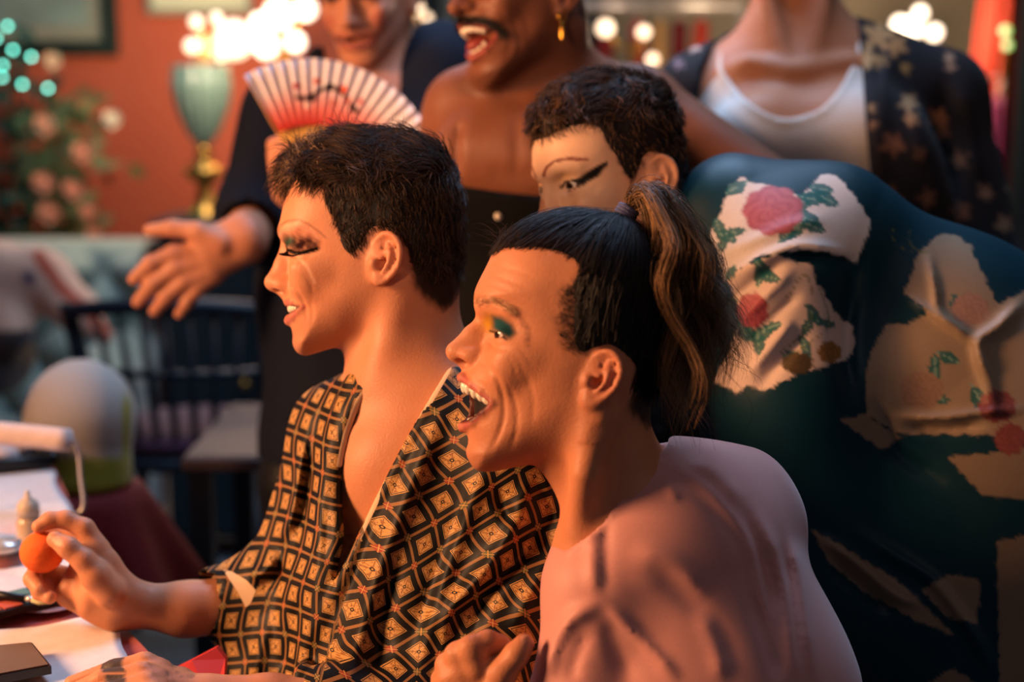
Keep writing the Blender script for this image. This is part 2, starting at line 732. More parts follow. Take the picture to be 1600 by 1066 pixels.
def join(parts):
    """[(V, F)] -> one V, F list"""
    V, F, o = [], [], 0
    for v, f in parts:
        V.append(np.asarray(v)); F += [[int(i) + o for i in q] for q in f]; o += len(v)
    return np.concatenate(V), F


M = {}
M['skin'] = skin_mat('skin')
M['eye'] = cloth_mat('eye_surface', rough=0.08, sheen=0, spec=0.6, weave=200, bump=0)
M['tooth'] = mat('tooth_enamel', 'e6d9c3', rough=0.25, var=0.05, scale=200)
M['hair'] = cloth_mat('hair_fibre', rough=0.55, sheen=0.0, spec=0.25, weave=300, bump=0)
M['lash'] = mat('lash_fibre', '0b0808', rough=0.5)
M['brass'] = mat('brass', 'b58b45', rough=0.3, metal=1.0, scale=40)


# ------------------------------------------------------------------ heads
class Head:
    """head frame: origin at the ear canal, axes forward / left / up, local units are millimetres.
    Landmarks are given in the tracing units of a definition (pixels of a side view) and turned into millimetres."""
    def __init__(self, df, O, F, U, scale=1.0):
        self.df = df
        self.O = np.asarray(O, float)
        F = np.asarray(F, float); F /= np.linalg.norm(F)
        U = np.asarray(U, float); U = U - (U @ F) * F; U /= np.linalg.norm(U)
        L = np.cross(U, F)
        self.F, self.L, self.U = F, L, U
        self.R = np.stack([F, L, U])
        self.mm = 0.001 * scale
        self.o = df['o']; self.s = df['mm']
        self.raster()

    def w(self, f, l, z):
        return self.O + self.mm * (f * self.F + l * self.L + z * self.U)

    def q(self, u, v, l=0.0):
        """tracing point + lateral millimetres -> world"""
        return self.w((self.o[0] - u) * self.s, l, (self.o[1] - v) * self.s)

    def loc(self, P):
        return (P - self.O) @ self.R.T / self.mm

    def tr(self, P):
        """world -> tracing units (u, v) and lateral mm"""
        q = self.loc(P)
        return self.o[0] - q[:, 0] / self.s, self.o[1] - q[:, 2] / self.s, q[:, 1]

    def raster(self):
        poly = spline(self.df['base'], 5, True)
        u0, v0 = poly.min(0) - 90; u1, v1 = poly.max(0) + 90
        self.g = (u0, v0, 2.0)
        us = np.arange(u0, u1, 2.0); vs_ = np.arange(v0, v1, 2.0)
        Ug, Vg = np.meshgrid(us, vs_, indexing='ij')
        sd = poly_sd(Ug, Vg, [tuple(p) for p in poly]) * self.s
        Wn = np.zeros_like(Ug); Tn = np.zeros_like(Ug); ws = np.zeros_like(Ug)
        for (cu, cv, W, T) in self.df['widths']:
            wt = np.exp(-((Ug - cu) ** 2 + (Vg - cv) ** 2) / (2 * self.df['sig'] ** 2)) + 1e-7
            Wn += wt * W; Tn += wt * T; ws += wt
        self.W = Wn / ws; self.T = Tn / ws; self.sd = sd

    def samp(self, A, u, v):
        u0, v0, st = self.g
        x = np.clip((u - u0) / st, 0, A.shape[0] - 1.001); y = np.clip((v - v0) / st, 0, A.shape[1] - 1.001)
        i = x.astype(int); j = y.astype(int); a = x - i; b = y - j
        return (A[i, j] * (1 - a) + A[i + 1, j] * a) * (1 - b) + (A[i, j + 1] * (1 - a) + A[i + 1, j + 1] * a) * b

    def base_fn(self, grow=0.0):
        def fn(P):
            u, v, l = self.tr(P)
            t = -self.samp(self.sd, u, v) + grow
            W = self.samp(self.W, u, v) + grow; T = self.samp(self.T, u, v)
            a = np.maximum(T - t, 0) / T
            g = np.sqrt(a * a + (l / W) ** 2 + 1e-9)
            return (g - 1) * np.minimum(T, W) * self.mm
        return fn

    def side(self, u, v):
        """half-width of the base (mm) at a tracing point"""
        u = np.array([float(u)]); v = np.array([float(v)])
        t = -self.samp(self.sd, u, v)[0]; W = self.samp(self.W, u, v)[0]; T = self.samp(self.T, u, v)[0]
        a = max(T - t, 0) / T
        return W * math.sqrt(max(1 - a * a, 0))

    def fit(self, L):
        """lip rows (u, v, l, r): l None -> on the surface of the base"""
        out = []
        for (u, v, l, r) in L:
            out.append((u, v, max(self.side(u, v) - 1.0, 0.5) if l is None else l, r))
        return out

    def build(self, ops, ears=(1, -1)):
        df, q, mm = self.df, self.q, self.mm
        for key in ('upper_lip', 'lower_lip', 'cavity'):
            if key in df:
                df[key] = self.fit(df[key])
        base = np.array(df['base'])
        c2 = base.mean(0)
        ops.add('U', self.base_fn(), 0.0, q(c2[0], c2[1]), 0.16 * mm / 0.001)
        E = df['eye']
        for sd in (1, -1):
            # brow ridge, socket, cheek bone
            b = df['brow']
            ops.tube([q(b[0][0], b[0][1], sd * 7), q(b[1][0], b[1][1], sd * 22), q(b[2][0], b[2][1], sd * 42)], [7 * mm, 7 * mm, 5 * mm], k=9 * mm)
            ops.ell(q(E[0] - 18 / self.s, E[1] - 1 / self.s, sd * (E[2] + 1)), (11 * mm, 15 * mm, 10.5 * mm), self.R, k=9 * mm, mode='S')
            ch = df['cheekbone']
            ops.ell(q(ch[0], ch[1], sd * ch[2]), (20 * mm, 11 * mm, 12 * mm), self.R, k=16 * mm)
            ck = df['cheek']
            ops.ell(q(ck[0], ck[1], sd * ck[2]), (13 * mm, 10 * mm, 13 * mm), self.R, k=14 * mm)
            # eyelids
            ops.ball(q(E[0], E[1], sd * E[2]), 13.4 * mm, k=4 * mm)
        # nose
        n = df['nose']
        ops.tube([q(n[0][0], n[0][1]), q(n[1][0], n[1][1]), q(n[2][0], n[2][1])], [n[0][2] * mm, n[1][2] * mm, n[2][2] * mm], k=7 * mm, ks=4 * mm)
        a = df['ala']
        fl = df['nose_fill']
        ops.tube([q(u, v) for (u, v, r) in fl], [r * mm for (u, v, r) in fl], k=8 * mm, ks=5 * mm)
        for sd in (1, -1):
            ops.ell(q(a[0], a[1], sd * a[2]), (9.5 * mm, 5.5 * mm, 7.2 * mm), self.R, k=5 * mm)
            ops.tube([q(n[2][0], n[2][1], sd * 2), q((n[2][0] + a[0]) / 2, (n[2][1] + a[1]) / 2 + 1, sd * 8)], [7 * mm, 6 * mm], k=4 * mm)
        ops.tube([q(n[2][0] + 5, n[2][1] + 5), q(*df['subnasale'])], [5.0 * mm, 4.5 * mm], k=6 * mm)
        ns = df['nostril']
        for sd in (1, -1):
            ops.ell(q(ns[0], ns[1], sd * 7.5), (6.0 * mm, 3.2 * mm, 2.6 * mm), self.R, k=2.2 * mm, mode='S')
        # philtrum and mouth: dental arch, lips
        for name in ('arch',):
            if name in df:
                for (u, v, l, r) in df[name]:
                    for sd in ((1, -1) if l else (1,)):
                        ops.ball(q(u, v, sd * l), r * mm, k=12 * mm)
        if 'cavity' in df:
            cav = df['cavity']
            for sd in ((1, -1) if df.get('far', 8) > 20 else (1,)):
                ops.tube([q(u, v, sd * l) for (u, v, l, r) in cav], [r * mm for (u, v, l, r) in cav], k=2.5 * mm, mode='S', ks=4 * mm)
        if 'cavity_poly' in df:
            poly, half = df['cavity_poly']

            def fnc(P):
                u, v, l = self.tr(P)
                s2 = poly_sd(u, v, poly) * self.s
                g = np.maximum(l - half, -df.get('far', 8) - l)
                return np.maximum(s2, g) * mm
            cc = np.mean(np.array(poly), 0)
            ops.add('S', fnc, 3 * mm, q(cc[0], cc[1]), 0.05)
        for lip in ('upper_lip', 'lower_lip'):
            L = df[lip]
            full = [q(u, v, -l) for (u, v, l, r) in L[::-1]] + [q(u, v, l) for (u, v, l, r) in L[1:]]
            rr = [r * mm for (u, v, l, r) in L[::-1]] + [r * mm for (u, v, l, r) in L[1:]]
            ops.tube(full, rr, k=3.2 * mm, ks=3 * mm)
        # wrinkles: (polyline, amplitude mm, sigma mm) in the side plane, both sides
        for pl, amp, sg in df.get('folds', []):
            pl = [tuple(p) for p in spline(pl, 5)]
            A = np.array(pl); cc = A.mean(0)
            lim = np.hypot(*(A - cc).T).max() * self.s

            def fn(P, pl=pl, amp=amp, sg=sg):
                u, v, l = self.tr(P)
                d, t = seg_dist_t(u, v, pl)
                d = d * self.s
                e = np.minimum(1, np.minimum(t, 1 - t) * 5 + 0.15)
                return amp * mm * np.exp(-(d / sg) ** 2) * e * sstep(np.abs(l), 12, 22)
            ops.add('D', fn, 0.0, q(cc[0], cc[1]), (lim + 3 * sg + 75) * mm)
        for sd in ears:
            self.ear(ops, sd)

    def ear(self, ops, sd):
        q, mm = self.q, self.mm
        e = self.df['ear']
        c, sc, an = e['c'], e['k'] / self.s, math.radians(e['rot'])
        L0 = self.side(c[0] - 12 * sc, c[1]) + e.get('out', 0)

        def E(x, y, dl=0.0):
            """ear-plane mm (x towards the back, y up)"""
            X = x * math.cos(an) + y * math.sin(an); Y = -x * math.sin(an) + y * math.cos(an)
            return q(c[0] + X * sc, c[1] - Y * sc, sd * (L0 + 7 + 0.36 * x + dl))
        k0 = e['k'] * mm
        fx = np.array([math.cos(an), 0, -math.sin(an)])
        # ear axes in world: back, up, out
        back = -self.F * math.cos(an) - self.U * math.sin(an)
        upv = self.U * math.cos(an) - self.F * math.sin(an)
        back = back * 0.94 + sd * self.L * 0.34; back /= np.linalg.norm(back)
        out = np.cross(back, upv)
        ax = np.stack([back, upv, out])
        ops.ell(E(0.5, 3), (15 * k0, 25 * k0, 3.8 * k0), ax, k=4 * k0)
        ops.ell(E(-10, -2, -6), (9 * k0, 22 * k0, 8 * k0), ax, k=7 * k0)
        ops.ell(E(-4.5, -5, 5.5), (7.5 * k0, 10.5 * k0, 9 * k0), ax, k=2.5 * k0, mode='S')
        ops.tube([E(-3, 18.5, 3), E(-3.5, 10, 2)], [2.8 * k0, 2.6 * k0], k=2 * k0, mode='S')
        ops.tube([E(-1, 20.5, 3), E(7, 14, 3.2), E(9.5, 3, 3.2), E(5, -10, 3)], [2.4 * k0, 2.4 * k0, 2.2 * k0, 1.6 * k0], k=1.8 * k0, mode='S')
        helix = spline([E(-4, 2.5, 2.5), E(-11, 6, 0), E(-13.5, 15, 0), E(-8, 24.5, 1), E(0.5, 28, 2), E(10, 23, 2.5), E(15.5, 11, 2.5), E(14.5, -4, 2), E(7.5, -16, 1), E(0, -23, 0)], 4)
        nh = len(helix)
        ops.tube(list(helix), [(3.0 + 0.5 * math.sin(i / nh * 3.1)) * k0 for i in range(nh)], k=1.8 * k0)
        ops.tube([E(2, 17, 1), E(5.0, 8, 3.0), E(4.2, -2, 3.5), E(-0.5, -12, 3)], [2.2 * k0, 2.9 * k0, 2.9 * k0, 2.6 * k0], k=2 * k0)
        ops.tube([E(-5.5, 8, 1), E(3, 9, 2.5)], [1.8 * k0, 2.4 * k0], k=2 * k0)
        ops.ell(E(-6.5, -20, 0), (7.0 * k0, 8.5 * k0, 4.2 * k0), ax, k=4 * k0)
        ops.ell(E(-13, -4.5, 1.5), (4.0 * k0, 6.5 * k0, 4.5 * k0), ax, k=4 * k0)
        self.ear_c = getattr(self, 'ear_c', {}); self.ear_c[sd] = (E(-6.5, -26), E)

    def eyeball(self, parent, sd, look=(1, 0, 0), iris='3a2417'):
        E = self.df['eye']
        c = self.q(E[0], E[1], sd * E[2])
        V, Fq = lathe([(12.2 * self.mm * math.sin(a), 12.2 * self.mm * math.cos(a)) for a in np.linspace(0.001, math.pi - 0.001, 24)], 28)
        d = np.asarray(look, float); d /= np.linalg.norm(d)
        d = d[0] * self.F + d[1] * self.L + d[2] * self.U
        a = np.cross(d, self.U); a /= np.linalg.norm(a); b = np.cross(a, d)
        W = c + V[:, :1] * a + V[:, 1:2] * b + V[:, 2:3] * d
        ang = np.arccos(np.clip(V[:, 2] / (12.2 * self.mm), -1, 1))
        col = np.where((ang < 0.21)[:, None], 0.004, np.where((ang < 0.50)[:, None], lin(iris), lin('d8cdc4')))
        return mk('eye', W, Fq, M['eye'], parent, col=col)


# side-view tracing of the smiling face
DEF_A = dict(
    o=(600, 415), mm=0.657, sig=42.0,
    base=[(444, 322), (439, 349), (439, 366), (449, 386), (454, 405), (454, 430), (450, 455), (451, 475), (453, 500), (458, 523), (458, 538),
          (465, 551), (478, 556), (497, 551), (523, 543), (550, 535), (590, 515), (640, 498), (685, 470), (704, 430), (712, 380), (711, 330),
          (698, 283), (670, 250), (628, 230), (575, 222), (520, 231), (478, 254), (455, 287)],
    widths=[(445, 320, 55, 48), (440, 365, 55, 40), (520, 340, 65, 55), (452, 405, 50, 36), (500, 435, 62, 60), (458, 480, 31, 28), (475, 485, 36, 30), (468, 540, 27, 27),
            (520, 505, 49, 44), (570, 485, 57, 46), (605, 410, 68, 50), (575, 225, 58, 72), (630, 290, 74, 72), (700, 380, 64, 66), (680, 470, 50, 48), (500, 260, 58, 62)],
    eye=(477, 391, 31), brow=[(449, 364), (456, 359), (480, 364)], cheekbone=(494, 422, 43), cheek=(484, 446, 36),
    nose=[(448, 386, 6.0), (440, 413, 6.6), (426.5, 441, 8.2)], ala=(449, 446, 11.5), subnasale=(448, 462), nostril=(438, 455), nose_fill=[(455, 392, 7), (449, 418, 8.5), (446, 440, 9.5), (454, 452, 11)],
        cavity_poly=([(430, 480), (450, 479), (464, 477.5), (481, 478.8), (472, 486), (460, 491.5), (450, 493), (430, 493)], 60),
    upper_lip=[(450.5, 472.5, 0, 3.9), (453, 471.5, 7, 4.1), (463, 473, None, 3.2), (473, 475.5, None, 2.6), (483, 478.5, None, 1.8)],
    lower_lip=[(452.5, 501, 0, 5.0), (455, 500, 8, 5.0), (464, 495, None, 4.0), (474, 487, None, 3.0), (483, 480.5, None, 1.8)],
    folds=[([(452, 446), (470, 452), (482, 470), (487, 490), (488, 505)], 1.0, 2.4), ([(478, 412), (490, 425), (503, 450)], 0.45, 1.8), ([(470, 403), (485, 408), (500, 402)], 0.7, 1.6),
           ([(494, 470), (497, 490), (494, 510)], 0.7, 2.4), ([(485, 430), (495, 445), (500, 465)], 0.5, 1.8),
           ([(447, 400), (462, 412), (480, 414), (497, 405), (512, 397)], 0.5, 1.6)],
    ear=dict(c=(612, 413), k=0.93, rot=5, out=0),
)
# side-view tracing of the laughing face with the mouth wide open
DEF_B = dict(
    o=(905, 590), mm=0.567, sig=48.0,
    base=[(758, 420), (743, 451), (741, 469), (747, 484), (757, 500), (760, 520), (751, 545), (739, 566), (729, 582), (727, 600), (729, 640), (727, 660), (729, 676), (732, 690),
          (728, 707), (735, 724), (746, 735), (768, 737), (800, 731), (838, 722), (890, 702), (950, 672), (1000, 645), (1030, 600), (1050, 550), (1056, 490),
          (1046, 430), (1018, 386), (975, 356), (920, 343), (862, 343), (812, 357), (777, 386)],
    widths=[(760, 425, 55, 48), (745, 470, 55, 40), (830, 440, 65, 55), (760, 510, 50, 36), (812, 545, 62, 60), (735, 600, 31, 28), (760, 620, 37, 30), (735, 710, 27, 27), (735, 660, 31, 28),
            (800, 670, 49, 44), (860, 665, 57, 46), (905, 580, 68, 50), (880, 345, 58, 72), (950, 420, 74, 72), (1035, 530, 64, 66), (1000, 620, 52, 48), (800, 380, 57, 60)],
    eye=(794, 523, 31), brow=[(757, 482), (766, 478), (796, 486)], cheekbone=(814, 556, 43), cheek=(793, 582, 37),
    nose=[(755, 501, 6.0), (736, 522, 6.8), (712.5, 549.5, 8.8)], ala=(741, 556, 12.5), subnasale=(727, 571), nostril=(724, 564), nose_fill=[(763, 508, 7), (750, 530, 8.5), (738, 550, 10), (744, 562, 11)],
        cavity_poly=([(700, 598), (722, 600), (745, 612), (768, 625), (757, 645), (738, 658), (722, 662), (700, 660)], 60),
    cavity=[(735, 628, 0, 12), (750, 630, 14, 9), (763, 627, 21, 3)],
    upper_lip=[(721, 590, 0, 3.8), (724, 590, 7, 4.0), (738, 599, None, 3.2), (753, 610, None, 2.8), (771, 625, None, 2.4)],
    lower_lip=[(724, 667, 0, 4.6), (729, 665, 8, 4.6), (741, 657, None, 3.8), (756, 643, None, 3.0), (771, 628, None, 2.4)],
    folds=[([(745, 560), (772, 580), (785, 610), (788, 645), (778, 680), (758, 715)], 1.3, 2.3), ([(795, 600), (806, 630), (807, 665), (798, 695)], 0.9, 2.3),
           ([(822, 585), (832, 620), (830, 660)], 0.6, 2.8), ([(800, 548), (812, 565), (818, 585)], 0.28, 1.2), ([(794, 553), (803, 572), (806, 592)], 0.28, 1.2), ([(808, 543), (822, 556), (832, 572)], 0.25, 1.2),
           ([(757, 430), (790, 440), (830, 458)], 0.45, 1.3), ([(752, 443), (785, 453), (820, 470)], 0.4, 1.3), ([(765, 417), (800, 425), (840, 440)], 0.35, 1.3),
           ([(760, 532), (778, 545), (800, 545)], 0.8, 1.8)],
    ear=dict(c=(932, 590), k=0.86, rot=17, out=-1),
)


# ------------------------------------------------------------------ hair
def hair_cap(H, poly, thick, step, near_l=0.0, noise=2.0, nfreq=160, seed=1, soft=4.0):
    """solid hair volume: the skull grown by thick(u, v) mm and cut along the hairline polygon"""
    ops = Ops()
    bf = H.base_fn()

    def fn(P):
        u, v, l = H.tr(P)
        d = bf(P)
        hl = poly_sd(u, v, poly) * H.s
        th = thick(u, v, l) * np.clip(-hl / soft, -60.0, 1.0)
        n = wob(P, nfreq, seed) * noise * np.clip(-hl / 8, 0, 1)
        return np.maximum(d - (th + n) * H.mm, (-(bf(P)) - 0.012))
    c = np.mean(np.array(poly), 0)
    ops.add('U', fn, 0.0, H.q(c[0], c[1]), 0.2)
    return ops


def grow(H, roots, dirfn, length, steps, lift, seed=3, jit=0.25, minoff=0.4, curl=0.0, cfreq=3.0, gravity=0.0, clump=14):
    """comb strands over the head: dirfn(u, v, l) gives (forward, left, up) flow; returns (n, steps+1, 3)"""
    r = np.random.default_rng(seed)
    bf = H.base_fn()
    n = len(roots)
    P = roots.copy()
    out = [P.copy()]
    nc = max(n // clump, 1)
    cs = roots[r.choice(n, nc, replace=False)]
    cid = np.concatenate([((roots[i:i + 400, None, :] - cs[None]) ** 2).sum(2).argmin(1) for i in range(0, n, 400)])
    jv = (r.normal(size=(nc, 3))[cid] * 0.85 + r.normal(size=(n, 3)) * 0.35) * jit
    ph = r.uniform(0, 6.28, nc)[cid] + r.normal(size=n) * 0.35
    off = np.full(n, 0.0)
    e = 0.0015
    for s in range(steps):
        u, v, l = H.tr(P)
        d = dirfn(u, v, l) + jv
        Dw = d[:, :1] * H.F + d[:, 1:2] * H.L + d[:, 2:3] * H.U
        g = np.stack([bf(P + np.array([e, 0, 0])) - bf(P - np.array([e, 0, 0])), bf(P + np.array([0, e, 0])) - bf(P - np.array([0, e, 0])), bf(P + np.array([0, 0, e])) - bf(P - np.array([0, 0, e]))], 1)
        g /= np.maximum(np.linalg.norm(g, axis=1, keepdims=True), 1e-9)
        Dw -= (Dw * g).sum(1, keepdims=True) * g * 0.9
        Dw /= np.maximum(np.linalg.norm(Dw, axis=1, keepdims=True), 1e-9)
        lf = lift(u, v, l, s / steps) if callable(lift) else lift
        sidev = np.cross(Dw, g)
        Dw = Dw + g * np.reshape(lf, (-1, 1)) + sidev * (curl * np.sin(ph + s * cfreq))[:, None] + g * (curl * np.cos(ph + s * cfreq))[:, None]
        Dw += np.array([0, 0, -1.0]) * gravity * s / steps
        P = P + Dw * (length / steps)[:, None]
        dd = bf(P)
        P = P + g * np.maximum(minoff * 0.001 - dd, 0)[:, None]
        out.append(P.copy())
    return np.stack(out, 1)


def pick(V, mask, n, seed=5, weight=None):
    idx = np.nonzero(mask)[0]
    r = np.random.default_rng(seed)
    p = None
    if weight is not None:
        p = weight[idx]; p = p / p.sum()
    k = r.choice(idx, size=n, p=p)
    return V[k] + r.normal(size=(n, 3)) * 0.0015


def strand_col(n, per, dark, light, seed=4, tip=0.3):
    r = np.random.default_rng(seed)
    f = r.beta(1.3, 2.2, n)[:, None]
    base = dark * (1 - f) + light * f
    return np.repeat(base, per, axis=0)


def merge(parts):
    """[(V, Q, col)] -> arrays"""
    V, Q, C, o = [], [], [], 0
    for v, q, c in parts:
        V.append(v); Q.append(np.asarray(q) + o); C.append(np.broadcast_to(c, (len(v), 3))); o += len(v)
    return np.concatenate(V), np.concatenate(Q), np.concatenate(C)


def blend(C, m, rgb):
    m = np.clip(m, 0, 1)[:, None]
    return C * (1 - m) + np.asarray(rgb) * m


def head_paint(H, V, C, lip, inner='4a1512', liprough=None):
    """natural colouring every face shares: lips, inside of mouth, ears and nose a little redder"""
    u, v, l = H.tr(V)
    df = H.df
    ins = (np.abs(l) < 90) & (H.samp(H.sd, u, v) < 25)
    for key in ('upper_lip', 'lower_lip'):
        L = df[key]
        pts = np.array([H.q(a, b, s * c) for s in (1, -1) for (a, b, c, r) in L])
        d = np.full(len(V), 1e9)
        for s in (1, -1):
            for (p, q_) in zip(L[:-1], L[1:]):
                A = H.q(p[0], p[1], s * p[2]); B = H.q(q_[0], q_[1], s * q_[2])
                ab = B - A; h = np.clip((V - A) @ ab / (ab @ ab), 0, 1)
                d = np.minimum(d, np.linalg.norm(V - A - h[:, None] * ab, axis=1) - (p[3] + (q_[3] - p[3]) * h) * H.mm)
        C = blend(C, (1 - sstep(d / H.mm, 0.2, 1.1)) * 0.85 * ins, lip)
    if 'cavity_poly' in df:
        poly, half = df['cavity_poly']
        m = (1 - sstep(poly_sd(u, v, [tuple(p) for p in poly]) * H.s, -1.8, 0.4)) * (H.samp(H.sd, u, v) < 20) * (np.abs(l) < 45)
        C = blend(C, m * 0.95, lin(inner))
    return C


# ------------------------------------------------------------------ the room
def wall_mat(name, hexc, var, scale):
    m, nt, b = nodes_of(name)
    c = lin(hexc)
    tc = N(nt, 'ShaderNodeTexCoord')
    n1 = N(nt, 'ShaderNodeTexNoise'); n1.inputs['Scale'].default_value = scale; n1.inputs['Detail'].default_value = 6
    n2 = N(nt, 'ShaderNodeTexNoise'); n2.inputs['Scale'].default_value = 90
    nt.links.new(tc.outputs['Object'], n1.inputs['Vector']); nt.links.new(tc.outputs['Object'], n2.inputs['Vector'])
    out = mixc(nt, n1.outputs['Fac'], c * (1 - var), np.minimum(c * (1 + var), 1))
    nt.links.new(out, b.inputs['Base Color'])
    b.inputs['Roughness'].default_value = 0.75
    bn = N(nt, 'ShaderNodeBump'); bn.inputs['Strength'].default_value = 0.2; bn.inputs['Distance'].default_value = 0.01
    nt.links.new(n2.outputs['Fac'], bn.inputs['Height']); nt.links.new(bn.outputs['Normal'], b.inputs['Normal'])
    return m


M['wall_red'] = wall_mat('terracotta_plaster', 'b5573a', 0.25, 2.0)
M['wall_beige'] = wall_mat('beige_plaster', '8d8068', 0.2, 2.5)
M['wall_dark'] = wall_mat('dark_plaster', '2c3238', 0.2, 2.0)
M['floor'] = wall_mat('worn_floor', '6d757c', 0.25, 3.0)


def block(name, lo, hi, m, parent=None, bev=0.0, **kw):
    V, F = boxv(lo, hi, bev)
    return mk(name, V, F, m, parent, smooth=False, **kw)


block('floor', (-2.8, -0.6, -0.05), (2.9, 5.3, 0.0), M['floor'], kind='structure')
block('wall_back', (-2.8, 5.15, 0.0), (2.9, 5.3, 3.0), M['wall_red'], kind='structure')
block('wall_left', (-2.95, -0.6, 0.0), (-2.8, 5.3, 3.0), M['wall_red'], kind='structure')
block('wall_right', (2.9, -0.6, 0.0), (3.05, 5.3, 3.0), M['wall_dark'], kind='structure')
block('wall_alcove', (0.25, 5.0, 0.0), (1.72, 5.15, 3.0), M['wall_beige'], kind='structure')

M['frame_green'] = mat('dark_green_frame', '1d2a24', rough=0.45, var=0.2)
M['mount'] = mat('picture_mount', '8f9482', rough=0.8, var=0.08)
M['picture'] = wall_mat('faded_print', '7f9890', 0.55, 5.0)
M['picture_pale'] = wall_mat('pale_print', 'cfd8b8', 0.15, 5.0)
M['dark_wood'] = mat('dark_wood', '2a2420', rough=0.5, var=0.3, scale=12)


def framed(u0, v0, u1, v1, y, fw, label, m_frame, m_mount, m_pic, mount):
    a = to_y(u0, v1, y); b = to_y(u1, v0, y)
    root = empty('picture_frame', ((a[0] + b[0]) / 2, y, a[2]), label, 'picture')
    x0, x1, z0, z1 = a[0], b[0], a[2], b[2]
    for lo, hi in (((x0, z0), (x1, z0 + fw)), ((x0, z1 - fw), (x1, z1)), ((x0, z0 + fw), (x0 + fw, z1 - fw)), ((x1 - fw, z0 + fw), (x1, z1 - fw))):
        block('frame_bar', (lo[0], y - 0.035, lo[1]), (hi[0], y, hi[1]), m_frame, root, 0.006)
    block('mount', (x0 + fw, y - 0.012, z0 + fw), (x1 - fw, y - 0.004, z1 - fw), m_mount, root)
    block('print', (x0 + fw + mount, y - 0.016, z0 + fw + mount), (x1 - fw - mount, y - 0.011, z1 - fw - mount), m_pic, root)


framed(-120, -190, 176, 88, 5.148, 0.055, 'dark green framed picture hanging on red wall above string lights', M['frame_green'], M['mount'], M['picture'], 0.05)
framed(232, -150, 392, 24, 5.148, 0.02, 'pale green picture hanging on red wall above the urn lamp', M['mount'], M['picture_pale'], M['picture_pale'], 0.02)


# ---- green urn lamp with lit globes on its stand
def glow(name, hexc, strength):
    m, nt, b = nodes_of(name)
    b.inputs['Base Color'].default_value = (0.9, 0.85, 0.75, 1)
    b.inputs['Emission Color'].default_value = (*lin(hexc), 1)
    b.inputs['Emission Strength'].default_value = strength
    return m


M['globe'] = glow('frosted_lit_globe', 'ffd9b0', 2.2)
M['globe_cool'] = glow('frosted_lit_globe_white', 'ffe6d0', 2.6)
M['urn'] = mat('green_ribbed_glass', '83a08e', rough=0.3, var=0.25, scale=9, coat=0.4)
M['teal_bulb'] = glow('teal_fairy_bulb', '54e0c8', 9.0)
M['wire_green'] = mat('green_wire', '10382f', rough=0.6)


M['teal_wood'] = mat('dark_teal_paint', '12242c', rough=0.5, var=0.25, scale=12)


def sphere(c, r, n=14):
    V, F = lathe([(r * math.sin(a), r * math.cos(a)) for a in np.linspace(math.pi - 0.001, 0.001, n)], 2 * n)
    return V + np.asarray(c), F


def urn_lamp():
    y = 4.25
    base = to_y(322, 338, y)
    sc = (y / FW[1]) / FPX * 1.0
    root = empty('table_lamp', base, 'green ribbed urn lamp with glowing white globes by the red wall', 'lamp')
    z = lambda v: to_y(322, v, y)[2]
    pr = lambda rows: [(r * sc, z(v)) for v, r in rows]
    off = np.array([base[0], base[1], 0.0])
    V, F = lathe(pr([(228, 8), (222, 13), (212, 20), (200, 26), (180, 34), (160, 40), (140, 43), (122, 43), (112, 40), (106, 42), (102, 40), (104, 20)]), 96, 14, 0.06)
    mk('urn', V + off, F, M['urn'], root)
    V, F = lathe(pr([(338, 30), (334, 30), (328, 20), (312, 15), (298, 12), (286, 11), (278, 26), (268, 31), (262, 27), (256, 14), (246, 12), (238, 14), (230, 9), (226, 8)]), 32)
    mk('stem', V + off, F, M['brass'], root)
    V, F = sweep(np.array([off + [0, 0, z(104)], off + [0.0, 0, z(60)]]), 0.008, 10)
    mk('rod', V, F, M['brass'], root)
    for (u, v, r) in ((366, 62, 29), (300, 72, 11), (306, 34, 9), (338, 28, 8), (345, 84, 10)):
        V, F = sphere(to_y(u, v, y - 0.02 * r / 20), r * sc)
        gl = mk('globe', V, F, M['globe'], root)
        a = to_y(322, 92, y); b = to_y(u, v, y)
        V, F = sweep(spline([a, (a + b) / 2 + np.array([0, 0.03, 0.0]), b], 6), 0.004, 8)
        mk('arm', V, F, M['brass'], root)
    c = to_y(345, 70, y + 0.15)
    point('urn_lamp_light', tuple(c), 20, (1.0, 0.62, 0.36), 0.06)
    point('urn_front_fill', tuple(to_y(352, 70, y - 0.30)), 6.0, (1.0, 0.72, 0.5), 0.06)  # added fill with no source there, brightens the urn's near side
    # console it stands on
    t = to_y(322, 338, y)
    tb = empty('console_cabinet', (t[0] + 0.1, t[1], 0.0), 'dark teal cabinet carrying the green urn lamp', 'cabinet')
    x0, x1 = t[0] - 0.11, t[0] + 0.46
    block('cabinet_top', (x0 - 0.02, y - 0.17, t[2] - 0.03), (x1 + 0.02, y + 0.19, t[2]), M['teal_wood'], tb, 0.006)
    block('body', (x0, y - 0.14, 0.06), (x1, y + 0.17, t[2] - 0.03), M['teal_wood'], tb)
    for k in range(2):
        a, b = x0 + 0.012 + k * (x1 - x0) / 2, x0 - 0.012 + (k + 1) * (x1 - x0) / 2
        dr = block('door', (a, y - 0.16, 0.09), (b, y - 0.14, t[2] - 0.06), M['teal_wood'], tb, 0.004)
        V, F = sphere(((b - 0.03) if k == 0 else (a + 0.03), y - 0.172, 0.55), 0.014, 8)
        mk('knob', V, F, M['brass'], dr)
    for xx in (x0 + 0.03, x1 - 0.03):
        for yy in (y - 0.11, y + 0.14):
            block('foot', (xx - 0.02, yy - 0.02, 0.0), (xx + 0.02, yy + 0.02, 0.06), M['teal_wood'], tb)


urn_lamp()


